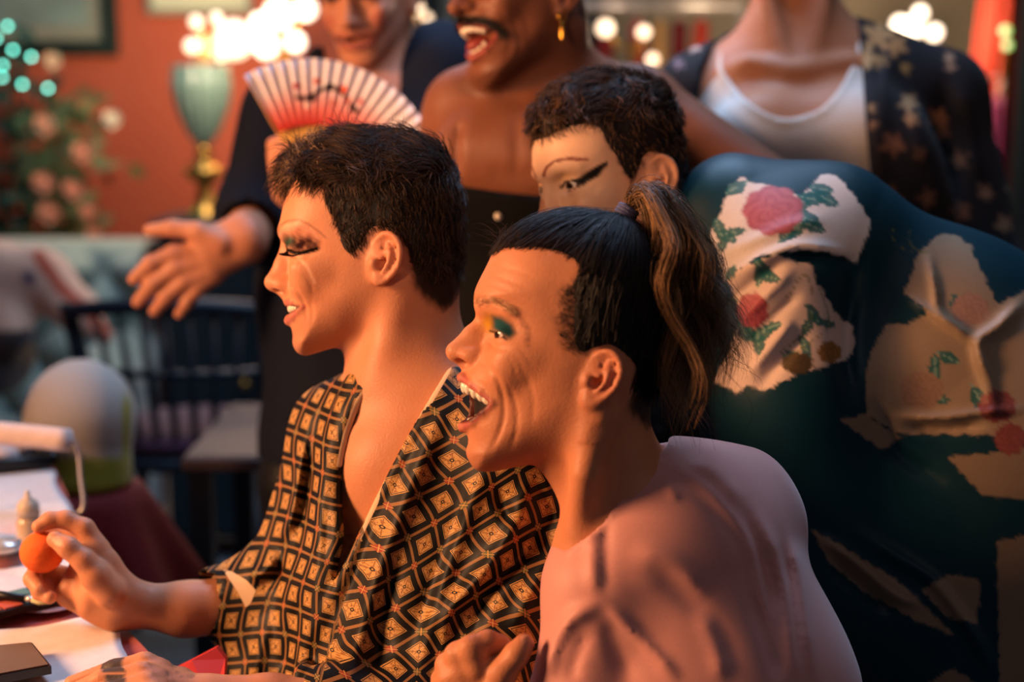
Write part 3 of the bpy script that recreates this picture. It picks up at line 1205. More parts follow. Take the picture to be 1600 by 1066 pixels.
def globe_lamp(name, label, globes, y, m, foot=True, power=0.0, col=(1, 0.7, 0.45), foot_z=0.0):
    """a standing lamp whose frosted globes branch off one pole"""
    cu = sum(g[0] for g in globes) / len(globes)
    top = min(globes, key=lambda g: g[1])
    base = to_y(cu, top[1], y); base[2] = foot_z
    sc = (y / FW[1]) / FPX
    root = empty(name, base, label, 'lamp')
    if foot:
        V, F = lathe([(0.0, 0.0), (0.13, 0.0), (0.13, 0.015), (0.03, 0.03), (0.014, 0.06), (0.012, to_y(cu, top[1] + 20, y)[2] - foot_z)], 24)
        mk('pole', V + np.array(base), F, M['brass'], root)
    for (u, v, r) in globes:
        c = to_y(u, v, y - 0.03)
        V, F = sphere(c, r * sc, 12)
        mk('globe', V, F, m, root)
        a = np.array([base[0], base[1], c[2] - 0.05])
        V, F = sweep(spline([a, (a + c) / 2 + np.array([0, 0, -0.03]), c], 6), 0.005, 8)
        mk('arm', V, F, M['brass'], root)
    if power:
        c = to_y(cu, sum(g[1] for g in globes) / len(globes), y - 0.25)
        point(name + '_light', tuple(c), power, col, 0.08)


globe_lamp('floor_lamp', 'brass floor lamp with large glowing globes behind the fan', [(416, 72, 18), (436, 22, 22), (478, 14, 16), (462, 66, 14), (404, 34, 12)], 4.75, M['globe_cool'], power=7, col=(1.0, 0.66, 0.40))
globe_lamp('floor_lamp', 'brass floor lamp with small white globes behind flowered robe shoulder', [(1418, 48, 20), (1438, 20, 10), (1460, 51, 11), (1406, 38, 12)], 4.6, M['globe_cool'], power=14, col=(1.0, 0.75, 0.5))
globe_lamp('floor_lamp', 'lamp with two small globes high between the standing pair', [(650, 12, 10), (668, 28, 6)], 4.6, M['globe'])
globe_lamp('floor_lamp', 'lamp with three small warm globes in front of the hanging garments', [(946, 44, 12), (1006, 50, 9), (1020, 93, 8)], 4.4, M['globe'], power=5, col=(1.0, 0.72, 0.5))
M['green_glow'] = glow('green_lit_glass', '9be86a', 1.6)
globe_lamp('floor_lamp', 'lamp with one green lit globe behind the singing man', [(722, 8, 13)], 4.4, M['green_glow'])


# ---- string of teal lights on a trailing plant
def string_lights():
    y = 4.5
    bl = [(-6, 60), (12, 41), (20, 78), (49, 89), (4, 102), (3, 121), (35, 132), (75, 138)]
    root = empty('string_lights', to_y(30, 90, y), 'string of teal fairy lights hanging before the dark frame', 'lights')
    order = [(-40, 30), (-6, 60), (12, 41), (30, 60), (20, 78), (49, 89), (30, 100), (4, 102), (3, 121), (35, 132), (75, 138)]
    pts = spline([to_y(u, v - 3, y + 0.01) for u, v in order], 5)
    V, F = sweep(pts, 0.0025, 6)
    mk('wire', V, F, M['wire_green'], root)
    for u, v in bl:
        V, F = sphere(to_y(u, v, y), 0.0065, 8)
        mk('bulb', V, F, M['teal_bulb'], root)
    point('fairy_light', tuple(to_y(25, 95, y - 0.12)), 1.2, (0.25, 1.0, 0.8), 0.1)


string_lights()

M['leaf'] = mat('olive_leaf', '4a5230', rough=0.6, var=0.3, scale=20)
M['leaf_teal'] = mat('dark_teal_leaf', '174238', rough=0.6, var=0.3, scale=20)
M['petal'] = mat('peach_petal', 'f09a78', rough=0.7, var=0.25, scale=40)
M['petal_pale'] = mat('cream_petal', 'e8dcc0', rough=0.7, var=0.1, scale=40)
M['pot'] = mat('clay_pot', '5a3528', rough=0.8)


def leaf_mesh(c, d, n, ln, wd):
    d = d / np.linalg.norm(d); s = np.cross(d, n); s /= np.linalg.norm(s); n = np.cross(s, d)
    V = [c, c + 0.35 * ln * d + 0.5 * wd * s + 0.06 * ln * n, c + 0.35 * ln * d - 0.5 * wd * s + 0.06 * ln * n, c + 0.38 * ln * d, c + 0.75 * ln * d + 0.32 * wd * s + 0.03 * ln * n, c + 0.75 * ln * d - 0.32 * wd * s + 0.03 * ln * n, c + 0.78 * ln * d - 0.02 * ln * n, c + ln * d - 0.08 * ln * n]
    F = [[0, 1, 3], [0, 3, 2], [1, 4, 6, 3], [3, 6, 5, 2], [4, 7, 6], [6, 7, 5]]
    return np.array(V), F


def flowering_plant(name, label, y, cu, v_top, v_bot, spread, blooms, m_leaf, n_leaf, seed, pot_z):
    rs = np.random.default_rng(seed)
    base = to_y(cu, v_bot, y); base[2] = pot_z
    root = empty(name, base, label, 'plant')
    V, F = lathe([(0.0, 0.0), (0.09, 0.0), (0.12, 0.18), (0.125, 0.2), (0.11, 0.2), (0.10, 0.17), (0.0, 0.17)], 24)
    mk('pot', V + np.array(base), F, M['pot'], root)
    for i in range(5):
        tip = to_y(cu + rs.normal() * spread * 0.6, v_top + abs(rs.normal()) * 40, y + rs.normal() * 0.05)
        st = np.array([base[0] + rs.normal() * 0.03, base[1] + rs.normal() * 0.03, pot_z + 0.15])
        V, F = sweep(spline([st, (st * 0.5 + tip * 0.5) + rs.normal(size=3) * 0.04, tip], 7), np.linspace(0.006, 0.0025, 15), 6)
        mk('stem', V, F, m_leaf, root)
    parts = []
    for i in range(n_leaf):
        c = to_y(cu + rs.normal() * spread, rs.uniform(v_top, v_bot), y + rs.normal() * 0.08)
        d = rs.normal(size=3); d[2] -= 0.3
        parts.append(leaf_mesh(c, d, np.array([0, -1.0, 0.4]), rs.uniform(0.05, 0.11), rs.uniform(0.025, 0.05)))
    V, F = join(parts)
    mk('foliage', V, F, m_leaf, root, kind='stuff')
    for (u, v, r, mm) in blooms:
        c = to_y(u, v, y - 0.22)
        parts = []
        sc = (y / FW[1]) / FPX
        for k in range(9):
            a = k * 2.4; d = np.array([math.cos(a), -0.6 + 0.05 * k, math.sin(a)])
            parts.append(leaf_mesh(c, d, np.array([0, -1.0, 0.1]), r * sc * (1.3 - 0.04 * k), r * sc * 1.1))
        parts.append(sphere(c + np.array([0, -0.01, 0]), r * sc * 0.35, 6))
        V, F = join(parts)
        mk('blossom', V, F, M[mm], root)


flowering_plant('flowering_plant', 'tall leafy plant with peach blossoms against the red wall', 4.7, 95, 150, 400, 34,
                [(72, 195, 16, 'petal'), (130, 238, 15, 'petal'), (70, 285, 16, 'petal'), (115, 296, 15, 'petal'), (78, 332, 16, 'petal'), (138, 330, 12, 'petal'), (147, 366, 11, 'petal'), (84, 95, 12, 'petal'), (176, 186, 13, 'petal_pale')],
                M['leaf'], 150, 5, 0.45)
flowering_plant('trailing_plant', 'dark teal leafy plant behind the string lights', 4.92, 10, 60, 420, 45, [], M['leaf_teal'], 170, 6, 0.45)
# the low bench both pots stand on
bx0 = to_y(-60, 400, 4.7); bx1 = to_y(190, 400, 4.7)
bn = empty('plant_bench', ((bx0[0] + bx1[0]) / 2, 4.8, 0.0), 'low dark bench under the potted plants behind the sofa', 'bench')
block('seat', (bx0[0] - 0.1, 4.5, 0.41), (bx1[0] + 0.05, 5.08, 0.45), M['dark_wood'], bn, 0.006)
for x in (bx0[0] - 0.05, bx1[0]):
    for y_ in (4.55, 5.03):
        block('leg', (x - 0.02, y_ - 0.02, 0), (x + 0.02, y_ + 0.02, 0.41), M['dark_wood'], bn)

# ---- buttoned sofa
M['velvet'] = mat('grey_green_velvet', '84998f', rough=0.7, var=0.15, scale=8, sheen=0.6)


def sofa():
    y = 4.2
    x1 = to_y(235, 450, y)[0]; x0 = x1 - 1.5
    zt = to_y(150, 378, y)[2]
    root = empty('tufted_sofa', ((x0 + x1) / 2, y - 0.3, 0.0), 'grey-green velvet sofa with deep buttoned back', 'sofa')
    nx, nz = 90, 36
    z0 = 0.42
    V, btn = [], []
    px, pz = 0.115, 0.115
    for i in range(nx):
        for j in range(nz):
            x = x0 + (x1 - x0) * i / (nx - 1); z = z0 + (zt - z0) * j / (nz - 1)
            a = (x - x0) / px; b = (z - z0) / pz
            s, t = a + b, a - b
            h = abs(math.sin(math.pi * s / 2)) * abs(math.sin(math.pi * t / 2))
            edge = min(1, (nz - 1 - j) / 4)
            V.append((x, y - 0.012 - 0.09 * h ** 0.6 * edge - 0.03 * edge, z))
    o = len(V)
    for i in range(nx):
        for j in range(nz):
            x = x0 + (x1 - x0) * i / (nx - 1); z = z0 + (zt - z0) * j / (nz - 1)
            V.append((x, y + 0.12, z))
    F = []
    for i in range(nx - 1):
        for j in range(nz - 1):
            a = i * nz + j
            F.append([a, a + nz, a + nz + 1, a + 1]); F.append([o + a, o + a + 1, o + a + nz + 1, o + a + nz])
    for i in range(nx - 1):
        for j in (0, nz - 1):
            a = i * nz + j
            F.append([a, a + nz, o + a + nz, o + a])
    for i in (0, nx - 1):
        for j in range(nz - 1):
            a = i * nz + j
            F.append([a, a + 1, o + a + 1, o + a])
    bk = mk('backrest', np.array(V), F, M['velvet'], root)
    for i in range(0, 27):
        for j in range(0, 10):
            if (i + j) % 2:
                continue
            x = x0 + i * px / 1.0 * 1.0; z = z0 + j * px
            if x0 + 0.9 < x < x1 - 0.02 and z < zt - 0.05:
                V_, F_ = sphere((x, y - 0.045, z), 0.012, 5)
                mk('button', V_, F_, M['velvet'], bk)
    block('base', (x0, y - 0.75, 0.12), (x1, y + 0.1, 0.30), M['velvet'], root, 0.02)
    block('seat_cushion', (x0 + 0.02, y - 0.74, 0.30), (x1 - 0.02, y - 0.06, 0.45), M['velvet'], root, 0.04)
    for x in (x0, x1 - 0.12):
        so = Ops()
        so.box((x + 0.06, y - 0.36, 0.36), (0.07, 0.40, 0.24), rnd=0.03)
        so.cone((x + 0.06, y - 0.72, 0.60), (x + 0.06, y + 0.02, 0.62), 0.09, 0.09, k=0.04)
        V_, Q_ = box_surf(so, np.array([x - 0.1, y - 0.9, 0.08]), np.array([x + 0.22, y + 0.2, 0.76]), 0.014)
        mk('arm_rest', V_, Q_, M['velvet'], root)
    for x in (x0 + 0.08, x1 - 0.08):
        for yy in (y - 0.68, y + 0.04):
            V_, F_ = lathe([(0.0, 0.0), (0.02, 0.0), (0.03, 0.06), (0.035, 0.13), (0.0, 0.13)], 12)
            mk('foot', V_ + np.array([x, yy, 0]), F_, M['dark_wood'], root)
    # pale robe thrown over the arm
    t = Ops()
    q = lambda u, v, d: pix(u, v, d)
    t.cone(q(-30, 415, 3.55), q(60, 430, 3.55), 0.075, 0.07, k=0.04)
    t.cone(q(60, 430, 3.55), q(120, 490, 3.5), 0.07, 0.05, k=0.04)
    t.cone(q(120, 490, 3.5), q(165, 525, 3.45), 0.05, 0.022, k=0.03)
    t.cone(q(-20, 430, 3.55), q(20, 520, 3.5), 0.06, 0.05, k=0.04)
    t.cone(q(-20, 430, 3.6), q(-10, 560, 3.6), 0.08, 0.10, k=0.05)
    t.displace(lambda P: 0.008 * wob(P, 45, 12))
    V_, Q_ = box_surf(t, q(-120, 640, 3.6) - np.array([0, 0.3, 0]), q(215, 350, 3.5) + np.array([0, 0.25, 0]), 0.011)
    uu, vv, dd = proj(V_)
    C = np.tile(lin('e6b496'), (len(V_), 1))
    C = blend(C, 1 - sstep(seg_dist(uu, vv, [(60, 400), (95, 450), (130, 480), (165, 520)]), 8, 14), lin('b5492c'))
    C = blend(C, (vv > 515) * (uu < 110), lin('4a3a34'))
    C = blend(C, 1 - sstep(np.hypot(uu - 45, vv - 435), 8, 14), lin('5c4a62'))
    mk('draped_robe', V_, Q_, M['throw'], label='pale pink robe with orange trim thrown over the sofa arm', category='robe', col=C)


M['throw'] = cloth_mat('soft_robe_cloth', rough=0.8, sheen=0.4, weave=120)
sofa()

# ---- spindle-back chair
M['blue_wood'] = mat('blue_black_wood', '16222e', rough=0.45, var=0.25, scale=15)
M['plum'] = mat('plum_cushion', '4a1f38', rough=0.85, sheen=0.4)


def spindle_chair():
    y = 3.35
    cx = to_y(300, 600, y)[0]
    root = empty('spindle_chair', (cx, y, 0.0), 'dark blue spindle-back wooden chair with plum cushion', 'chair')
    zs_ = 0.56
    V, F = lathe([(0.0, zs_ - 0.04), (0.2, zs_ - 0.035), (0.225, zs_ - 0.015), (0.22, zs_), (0.0, zs_)], 32)
    mk('seat', V * np.array([1.1, 0.95, 1]) + np.array([cx, y, 0]), F, M['blue_wood'], root)
    V, F = lathe([(0.0, 0.0), (0.18, 0.0), (0.205, 0.018), (0.2, 0.04), (0.15, 0.055), (0.0, 0.058)], 28)
    mk('cushion', V * np.array([1.1, 0.95, 1]) + np.array([cx, y, zs_]), F, M['plum'], root)
    for sx in (-1, 1):
        for sy in (-1, 1):
            V, F = sweep(np.array([[cx + sx * 0.16, y + sy * 0.14, zs_ - 0.03], [cx + sx * 0.19, y + sy * 0.17, zs_ * 0.5], [cx + sx * 0.22, y + sy * 0.20, 0.0]]), [0.017, 0.022, 0.013], 10)
            mk('leg', V, F, M['blue_wood'], root)
    for sy in (-1, 1):
        V, F = sweep(np.array([[cx - 0.19, y + sy * 0.17, 0.25], [cx + 0.19, y + sy * 0.17, 0.25]]), 0.010, 8)
        mk('stretcher', V, F, M['blue_wood'], root)
    # back turned towards us: hoop and spindles on the near side
    zt = to_y(300, 455, y)[2]
    n = 9
    for i in range(n):
        t = i / (n - 1) * 2 - 1
        a = np.array([cx + t * 0.17, y - 0.17 + 0.04 * t * t, zs_]); b = np.array([cx + t * 0.21, y - 0.24 + 0.05 * t * t, zt - 0.015 - 0.02 * t * t])
        V, F = sweep(np.array([a, a * 0.6 + b * 0.4, b]), [0.0075, 0.0105, 0.0065], 8)
        mk('spindle', V, F, M['blue_wood'], root)
    rail = spline([np.array([cx + t * 0.235, y - 0.24 + 0.05 * t * t, zt - 0.02 * t * t]) for t in np.linspace(-1, 1, 7)], 4)
    V, F = sweep(rail, 0.019, 10)
    mk('top_rail', V, F, M['blue_wood'], root)
    mid = spline([np.array([cx + t * 0.20, y - 0.21 + 0.045 * t * t, (zs_ + zt) / 2 + 0.02]) for t in np.linspace(-1, 1, 7)], 4)
    V, F = sweep(mid, 0.010, 8)
    mk('middle_rail', V, F, M['blue_wood'], root)
    for sx in (-1, 1):
        V, F = sweep(np.array([[cx + sx * 0.19, y - 0.14, zs_], [cx + sx * 0.21, y - 0.17, zs_ + 0.2], [cx + sx * 0.235, y - 0.19, zt]]), [0.014, 0.017, 0.014], 10)
        mk('back_post', V, F, M['blue_wood'], root)


spindle_chair()

# small table behind the chair with pale edge
M['pale_wood'] = mat('pale_wood', '5f4a44', rough=0.6, var=0.2, scale=10)


def low_table():
    y = 2.6
    a = to_y(318, 700, y); b = to_y(470, 655, y)
    root = empty('side_table', (a[0] + 0.2, y + 0.13, 0.0), 'low side table with pale wooden edge behind the robed man', 'table')
    z = a[2]
    block('table_top', (a[0] - 0.02, y - 0.1, z - 0.02), (b[0] + 0.45, y + 0.36, z + 0.008), M['pale_wood'], root, 0.006)
    for x in (a[0] + 0.01, b[0] + 0.42):
        for yy in (y - 0.07, y + 0.33):
            block('leg', (x - 0.02, yy - 0.02, 0), (x + 0.02, yy + 0.02, z - 0.02), M['blue_wood'], root)


low_table()

# ---- garments on a rail at the back
M['red_cloth'] = mat('red_satin', 'b5201c', rough=0.5, var=0.25, scale=14, sheen=0.3)
M['wine_cloth'] = mat('wine_cloth', '7c181c', rough=0.75, var=0.25, scale=14)
M['teal_cloth'] = mat('teal_cloth', '17384a', rough=0.7, var=0.25, scale=14, sheen=0.3)
M['cream_cloth'] = mat('cream_cloth', 'c79a5c', rough=0.7, var=0.2, scale=14)
M['coral_cloth'] = mat('coral_cloth', 'd2452c', rough=0.6, var=0.2, scale=14)
M['magenta_cloth'] = mat('magenta_cloth', '7a1848', rough=0.6, var=0.2, scale=14)
M['chrome'] = mat('pale_metal', 'd8d0c8', rough=0.3, metal=0.6)


def hanging(name, label, u0, u1, v_top, v_bot, y, m, group=None, sway=0.0, seed=1):
    """a garment on a hanger: shouldered, pleated cloth with thickness"""
    a = to_y(u0, v_top, y); b = to_y(u1, v_bot, y)
    x0, x1, z1, z0 = a[0], b[0], a[2], max(b[2], 0.05)
    root = empty(name, ((x0 + x1) / 2, y, z0), label, 'garment', group)
    rs = np.random.default_rng(seed)
    nx, nz = 26, 16
    ph = rs.uniform(0, 6)
    V = []
    for side in (0, 1):
        for i in range(nx):
            for j in range(nz):
                s = i / (nx - 1); t = j / (nz - 1)
                sh = 1 - 0.55 * math.exp(-((1 - t) / 0.08) ** 2) * abs(2 * s - 1)
                wdt = 0.72 + 0.28 * (1 - t)
                x = (x0 + x1) / 2 + (s - 0.5) * (x1 - x0) * wdt * 0.9 + sway * (1 - t)
                zz = z0 + (z1 - z0) * t * (1 - 0.04 * (1 - sh))
                yy = y + (0.022 * math.sin(s * 19 + ph) + 0.012 * math.sin(s * 41 + 2 * t)) * (1 - 0.6 * t) + (0.04 if side else -0.04) * math.sin(math.pi * min(max(s, 0.02), 0.98))
                V.append((x, yy, zz))
    o = nx * nz
    F = []
    for i in range(nx - 1):
        for j in range(nz - 1):
            q = i * nz + j
            F.append([q, q + nz, q + nz + 1, q + 1]); F.append([o + q, o + q + 1, o + q + nz + 1, o + q + nz])
    for i in range(nx - 1):
        for j in (0, nz - 1):
            q = i * nz + j
            F.append([q, q + nz, o + q + nz, o + q])
    for i in (0, nx - 1):
        for j in range(nz - 1):
            q = i * nz + j
            F.append([q, q + 1, o + q + 1, o + q])
    mk('cloth', np.array(V), F, m, root)
    c = np.array([(x0 + x1) / 2, y, z1])
    hk = [c + np.array([0, 0, -0.03])] + [c + np.array([0.018 * math.sin(t), 0, 0.045 - 0.018 * math.cos(t)]) for t in np.linspace(0.4, 4.4, 9)]
    Vh, Fh = sweep(np.array(hk), 0.003, 6)
    mk('hanger', Vh, Fh, M['chrome'], root)
    return root


yr = 4.65
zr = to_y(990, 9, yr)[2]
xa, xb = to_y(940, 9, yr)[0] - 0.35, to_y(1110, 9, yr)[0] + 0.1
rk = empty('clothes_rail', ((xa + xb) / 2, yr, 0.0), 'pale metal clothes rail with hanging garments along the back wall', 'rail')
V, F = sweep(np.array([[xa, yr, zr], [xb, yr, zr]]), 0.017, 12)
mk('rail', V, F, M['chrome'], rk)
for x in (xa, xb):
    V, F = sweep(np.array([[x, yr, zr], [x, yr, 0.02]]), 0.014, 10)
    mk('post', V, F, M['chrome'], rk)
    block('foot', (x - 0.02, yr - 0.22, 0.0), (x + 0.02, yr + 0.22, 0.03), M['chrome'], rk, 0.006)
GR = 'garments on the clothes rail'
for k, (u0, u1, vt, vb, m, lb) in enumerate([(890, 925, 30, 420, 'teal_cloth', 'dark teal garment on the clothes rail, the one nearest the singing man'), (928, 960, 28, 380, 'wine_cloth', 'wine red garment hanging behind the amber globe'),
                                             (978, 1010, 30, 400, 'red_cloth', 'bright red satin garment in middle of the clothes rail'), (1012, 1042, 30, 360, 'cream_cloth', 'golden cream garment beside the bright red one'),
                                             (1044, 1072, 30, 400, 'wine_cloth', 'dark wine garment between cream and coral ones'), (1078, 1106, 30, 300, 'coral_cloth', 'coral red garment at the rail end near the flowered robe')]):
    hanging('hanging_garment', lb, u0, u1, vt, vb, yr, M[m], GR, seed=k)
# right-hand side: red garment on a wall hook, dark teal curtain
hk = hanging('hanging_garment', 'long coral and red garment hanging against the teal curtain', 1518, 1590, -40, 330, 4.55, M['coral_cloth'], seed=9, sway=-0.03)
hanging('hanging_garment', 'magenta garment hanging below the coral one', 1536, 1566, 150, 380, 4.35, M['magenta_cloth'], seed=12)


def curtain(name, label, u0, u1, y, m, seed):
    x0, x1 = to_y(u0, 500, y)[0], to_y(u1, 500, y)[0]
    root = empty(name, ((x0 + x1) / 2, y, 0.0), label, 'curtain')
    n = 120
    V = []
    for side in (0, 1):
        for i in range(n):
            s = i / (n - 1); x = x0 + (x1 - x0) * s
            w = 0.045 * math.sin(s * (x1 - x0) * 55 + seed) + 0.015 * math.sin(s * (x1 - x0) * 140)
            for z in (0.02, 1.0, 2.4):
                V.append((x, y + w + 0.006 * side, z))
    o = n * 3
    F = []
    for i in range(n - 1):
        for j in range(2):
            q = i * 3 + j
            F.append([q, q + 3, q + 4, q + 1]); F.append([o + q, o + q + 1, o + q + 4, o + q + 3])
    mk('cloth', np.array(V), F, m, root)
    Vr, Fr = sweep(np.array([[x0 - 0.05, y, 2.42], [x1 + 0.05, y, 2.42]]), 0.015, 10)
    mk('curtain_rod', Vr, Fr, M['brass'], root)


M['curtain'] = mat('dark_teal_curtain', '12262e', rough=0.85, var=0.3, scale=10, sheen=0.3)
curtain('curtain', 'dark teal curtain at the right edge of the room', 1560, 1900, 4.8, M['curtain'], 1)
curtain('curtain', 'dark navy curtain behind the standing group', 640, 930, 4.95, M['curtain'], 2)
globe_lamp('floor_lamp', 'slim lamp with two tiny pale green globes before the teal curtain', [(1571, 48, 7), (1574, 71, 6)], 4.5, M['green_glow'], foot=True)


# ------------------------------------------------------------------ the dressing table and what lies on it
ZT = 0.826
M['red_table'] = mat('red_tablecloth', '9c2219', rough=0.75, var=0.25, scale=18, bump=0.2, sheen=0.3)
M['paper'] = mat('white_paper', 'd9d3d0', rough=0.8, var=0.06, scale=12, bump=0.05)


def T(u, v, h=0.0):
    return to_z(u, v, ZT + h)


def slab(name, poly, z0, z1, m, parent=None, **kw):
    n = len(poly)
    V = [(x, y, z) for z in (z0, z1) for x, y in poly]
    F = [list(range(n))[::-1], list(range(n, 2 * n))] + [[i, (i + 1) % n, n + (i + 1) % n, n + i] for i in range(n)]
    return mk(name, np.array(V), F, m, parent, smooth=False, **kw)


tb = empty('dressing_table', (-0.85, 1.55, 0.0), 'dressing table with red cloth under scattered makeup', 'table')
far = T(84, 728); near = T(200, 985); cor = T(232, 1050)
poly = [(-1.75, far[1] + 0.02), (far[0], far[1]), (near[0], near[1]), (cor[0], cor[1] + 0.03), (cor[0] + 0.02, 1.02), (-1.75, 1.02)]
poly = poly[::-1]
slab('table_top', poly, ZT - 0.025, ZT, M['red_table'], tb)
for x, y in ((-1.68, 1.1), (-1.68, 2.0), (-0.42, 1.1), (far[0] - 0.08, far[1] - 0.12)):
    block('leg', (x - 0.025, y - 0.025, 0.0), (x + 0.025, y + 0.025, ZT - 0.025), M['dark_wood'], tb)


def sheet(name, label, px_poly, h, m, wav, seed, category='paper', stains=(), group=None):
    """a sheet of paper lying on the table: outline in picture points on the table plane, gently creased"""
    pts = [T(u, v) for u, v in px_poly]
    c = np.mean(pts, 0)
    rings = 7
    n = len(pts) * 6
    out = spline([q[:2] for q in pts], 6, True) if len(pts) > 4 else np.concatenate([np.linspace(pts[i][:2], pts[(i + 1) % 4][:2], 6, endpoint=False) for i in range(4)])
    V, C = [], []
    rs = np.random.default_rng(seed)
    a, b, ph = rs.uniform(18, 30), rs.uniform(18, 30), rs.uniform(0, 6)
    for side in (1, 0):
        for k in range(rings):
            f = 1 - k / rings
            for q in out:
                x, y = c[0] + (q[0] - c[0]) * f, c[1] + (q[1] - c[1]) * f
                z = ZT + h + 0.0006 * side + wav * (1 + math.sin(a * x + ph) * math.cos(b * y - ph)) * 0.5
                V.append((x, y, z))
        V.append((c[0], c[1], ZT + h + 0.0006 * side + wav * 0.5))
    m_ = len(out); L = rings * m_ + 1
    F = []
    for s in (0, 1):
        o = s * L
        for k in range(rings - 1):
            for i in range(m_):
                j = (i + 1) % m_
                q = [o + k * m_ + i, o + k * m_ + j, o + (k + 1) * m_ + j, o + (k + 1) * m_ + i]
                F.append(q if s == 0 else q[::-1])
        for i in range(m_):
            j = (i + 1) % m_
            F.append([o + (rings - 1) * m_ + i, o + (rings - 1) * m_ + j, o + L - 1])
    for i in range(m_):
        j = (i + 1) % m_
        F.append([i, L + i, L + j, j])
    V = np.array(V)
    u, v, d = proj(V)
    C = np.tile(lin('dcd6d3'), (len(V), 1))
    for (su, sv, sr, sh, st) in stains:
        C = blend(C, st * np.exp(-(((u - su) / sr) ** 2 + ((v - sv) / (sr * 0.5)) ** 2)), lin(sh))
    return mk(name, V, F, M['paper_col'], label=label, category=category, col=C, group=group)


M['paper_col'] = cloth_mat('paper_sheet', rough=0.8, sheen=0.0, spec=0.2, weave=60, bump=0.2)
sheet('paper_sheet', 'white paper sheet along the far end of the table', [(-90, 745), (70, 736), (88, 760), (112, 800), (118, 835), (30, 850), (-120, 850)], 0.001, None, 0.004, 1, stains=((20, 830, 30, 'd98a68', 0.5), (60, 770, 40, 'c8b8b8', 0.3)))
sheet('paper_sheet', 'crumpled white paper below the raised hand, pink stained', [(-120, 850), (40, 845), (110, 860), (140, 930), (90, 968), (-20, 965), (-120, 975)], 0.003, None, 0.010, 2, stains=((85, 945, 34, 'd0605c', 0.75), (45, 948, 22, 'd98a50', 0.5), (30, 900, 40, 'd8b4a8', 0.4)))
sheet('paper_towel', 'white paper towel with orange smudge at the table front', [(-90, 1010), (60, 992), (140, 975), (182, 985), (190, 1015), (200, 1075), (60, 1110), (-90, 1110)], 0.003, None, 0.006, 3, category='paper towel', stains=((40, 1020, 16, 'd9843c', 0.8), (150, 985, 22, 'c49a78', 0.5)))

# eyeshadow palette: tray with colour pans
def palette():
    o = T(-60, 1000); e = T(140, 948)
    ux = np.array([e[0] - o[0], e[1] - o[1]]); Lx = np.linalg.norm(ux); ux /= Lx
    uy = np.array([-ux[1], ux[0]])
    root = empty('makeup_palette', (o[0], o[1], ZT), 'open makeup palette with red, teal and lilac pans', 'palette')
    root.rotation_euler = (0, 0, 0)
    W = 0.055
    P2 = lambda s, t: (o[0] + ux[0] * s + uy[0] * t, o[1] + ux[1] * s + uy[1] * t)
    slab('tray', [P2(0, 0), P2(Lx, 0), P2(Lx, W), P2(0, W)], ZT + 0.012, ZT + 0.019, M['black_plastic'], root)
    cols = ['8a6a4a', 'b8674c', 'b4503c', '5f8a86', '8d8296', 'a89cae']
    n = len(cols)
    for i, c in enumerate(cols):
        for j, t in enumerate((0.004, 0.030)):
            s0 = Lx * i / n + 0.002; s1 = Lx * (i + 1) / n - 0.002
            cc = lin(c) * (1.0 if j == 0 else 0.7) + (0.0 if j == 0 else 0.05)
            slab('pan', [P2(s0, t), P2(s1, t), P2(s1, t + 0.022), P2(s0, t + 0.022)], ZT + 0.017, ZT + 0.0205, pan_mat(c, j), root)


def pan_mat(c, j):
    k = 'pan_' + c + str(j)
    if k not in M:
        M[k] = mat('powder_' + c, np.clip(lin(c) * (1.0, 0.75)[j], 0, 1), rough=0.9, var=0.15, scale=80)
    return M[k]


M['black_plastic'] = mat('black_plastic', '121214', rough=0.35)
palette()

# brush
def brush():
    a = T(-40, 944, 0.012); b = T(42, 955, 0.012); c = T(52, 957, 0.012); d = T(76, 964, 0.010)
    root = empty('makeup_brush', a, 'black-handled makeup brush lying across the palette', 'brush')
    V, F = sweep(np.array([a, (a + b) / 2, b]), [0.003, 0.0048, 0.0042], 12)
    mk('handle', V + np.array([0, 0, 0.014]), F, M['black_plastic'], root)
    V, F = sweep(np.array([b, c]), [0.0034, 0.003], 12)
    mk('ferrule', V + np.array([0, 0, 0.014]), F, M['chrome'], root)
    V, F = sweep(np.array([c, (c + d) / 2, d]), [0.003, 0.0036, 0.0006], 12)
    mk('bristles', V + np.array([0, 0, 0.014]), F, M['bristle'], root)


M['bristle'] = mat('pale_bristle', 'b9b48a', rough=0.9, scale=200)
brush()


def turned(name, label, category, u, v, rows, group=None):
    """bottle-like thing standing on the table; rows: list of (part, material, [(r, z)])"""
    b = T(u, v)
    root = empty(name, b, label, category, group)
    for part, m, prof in rows:
        V, F = lathe(prof, 28)
        mk(part, V + np.array(b), F, M[m], root)


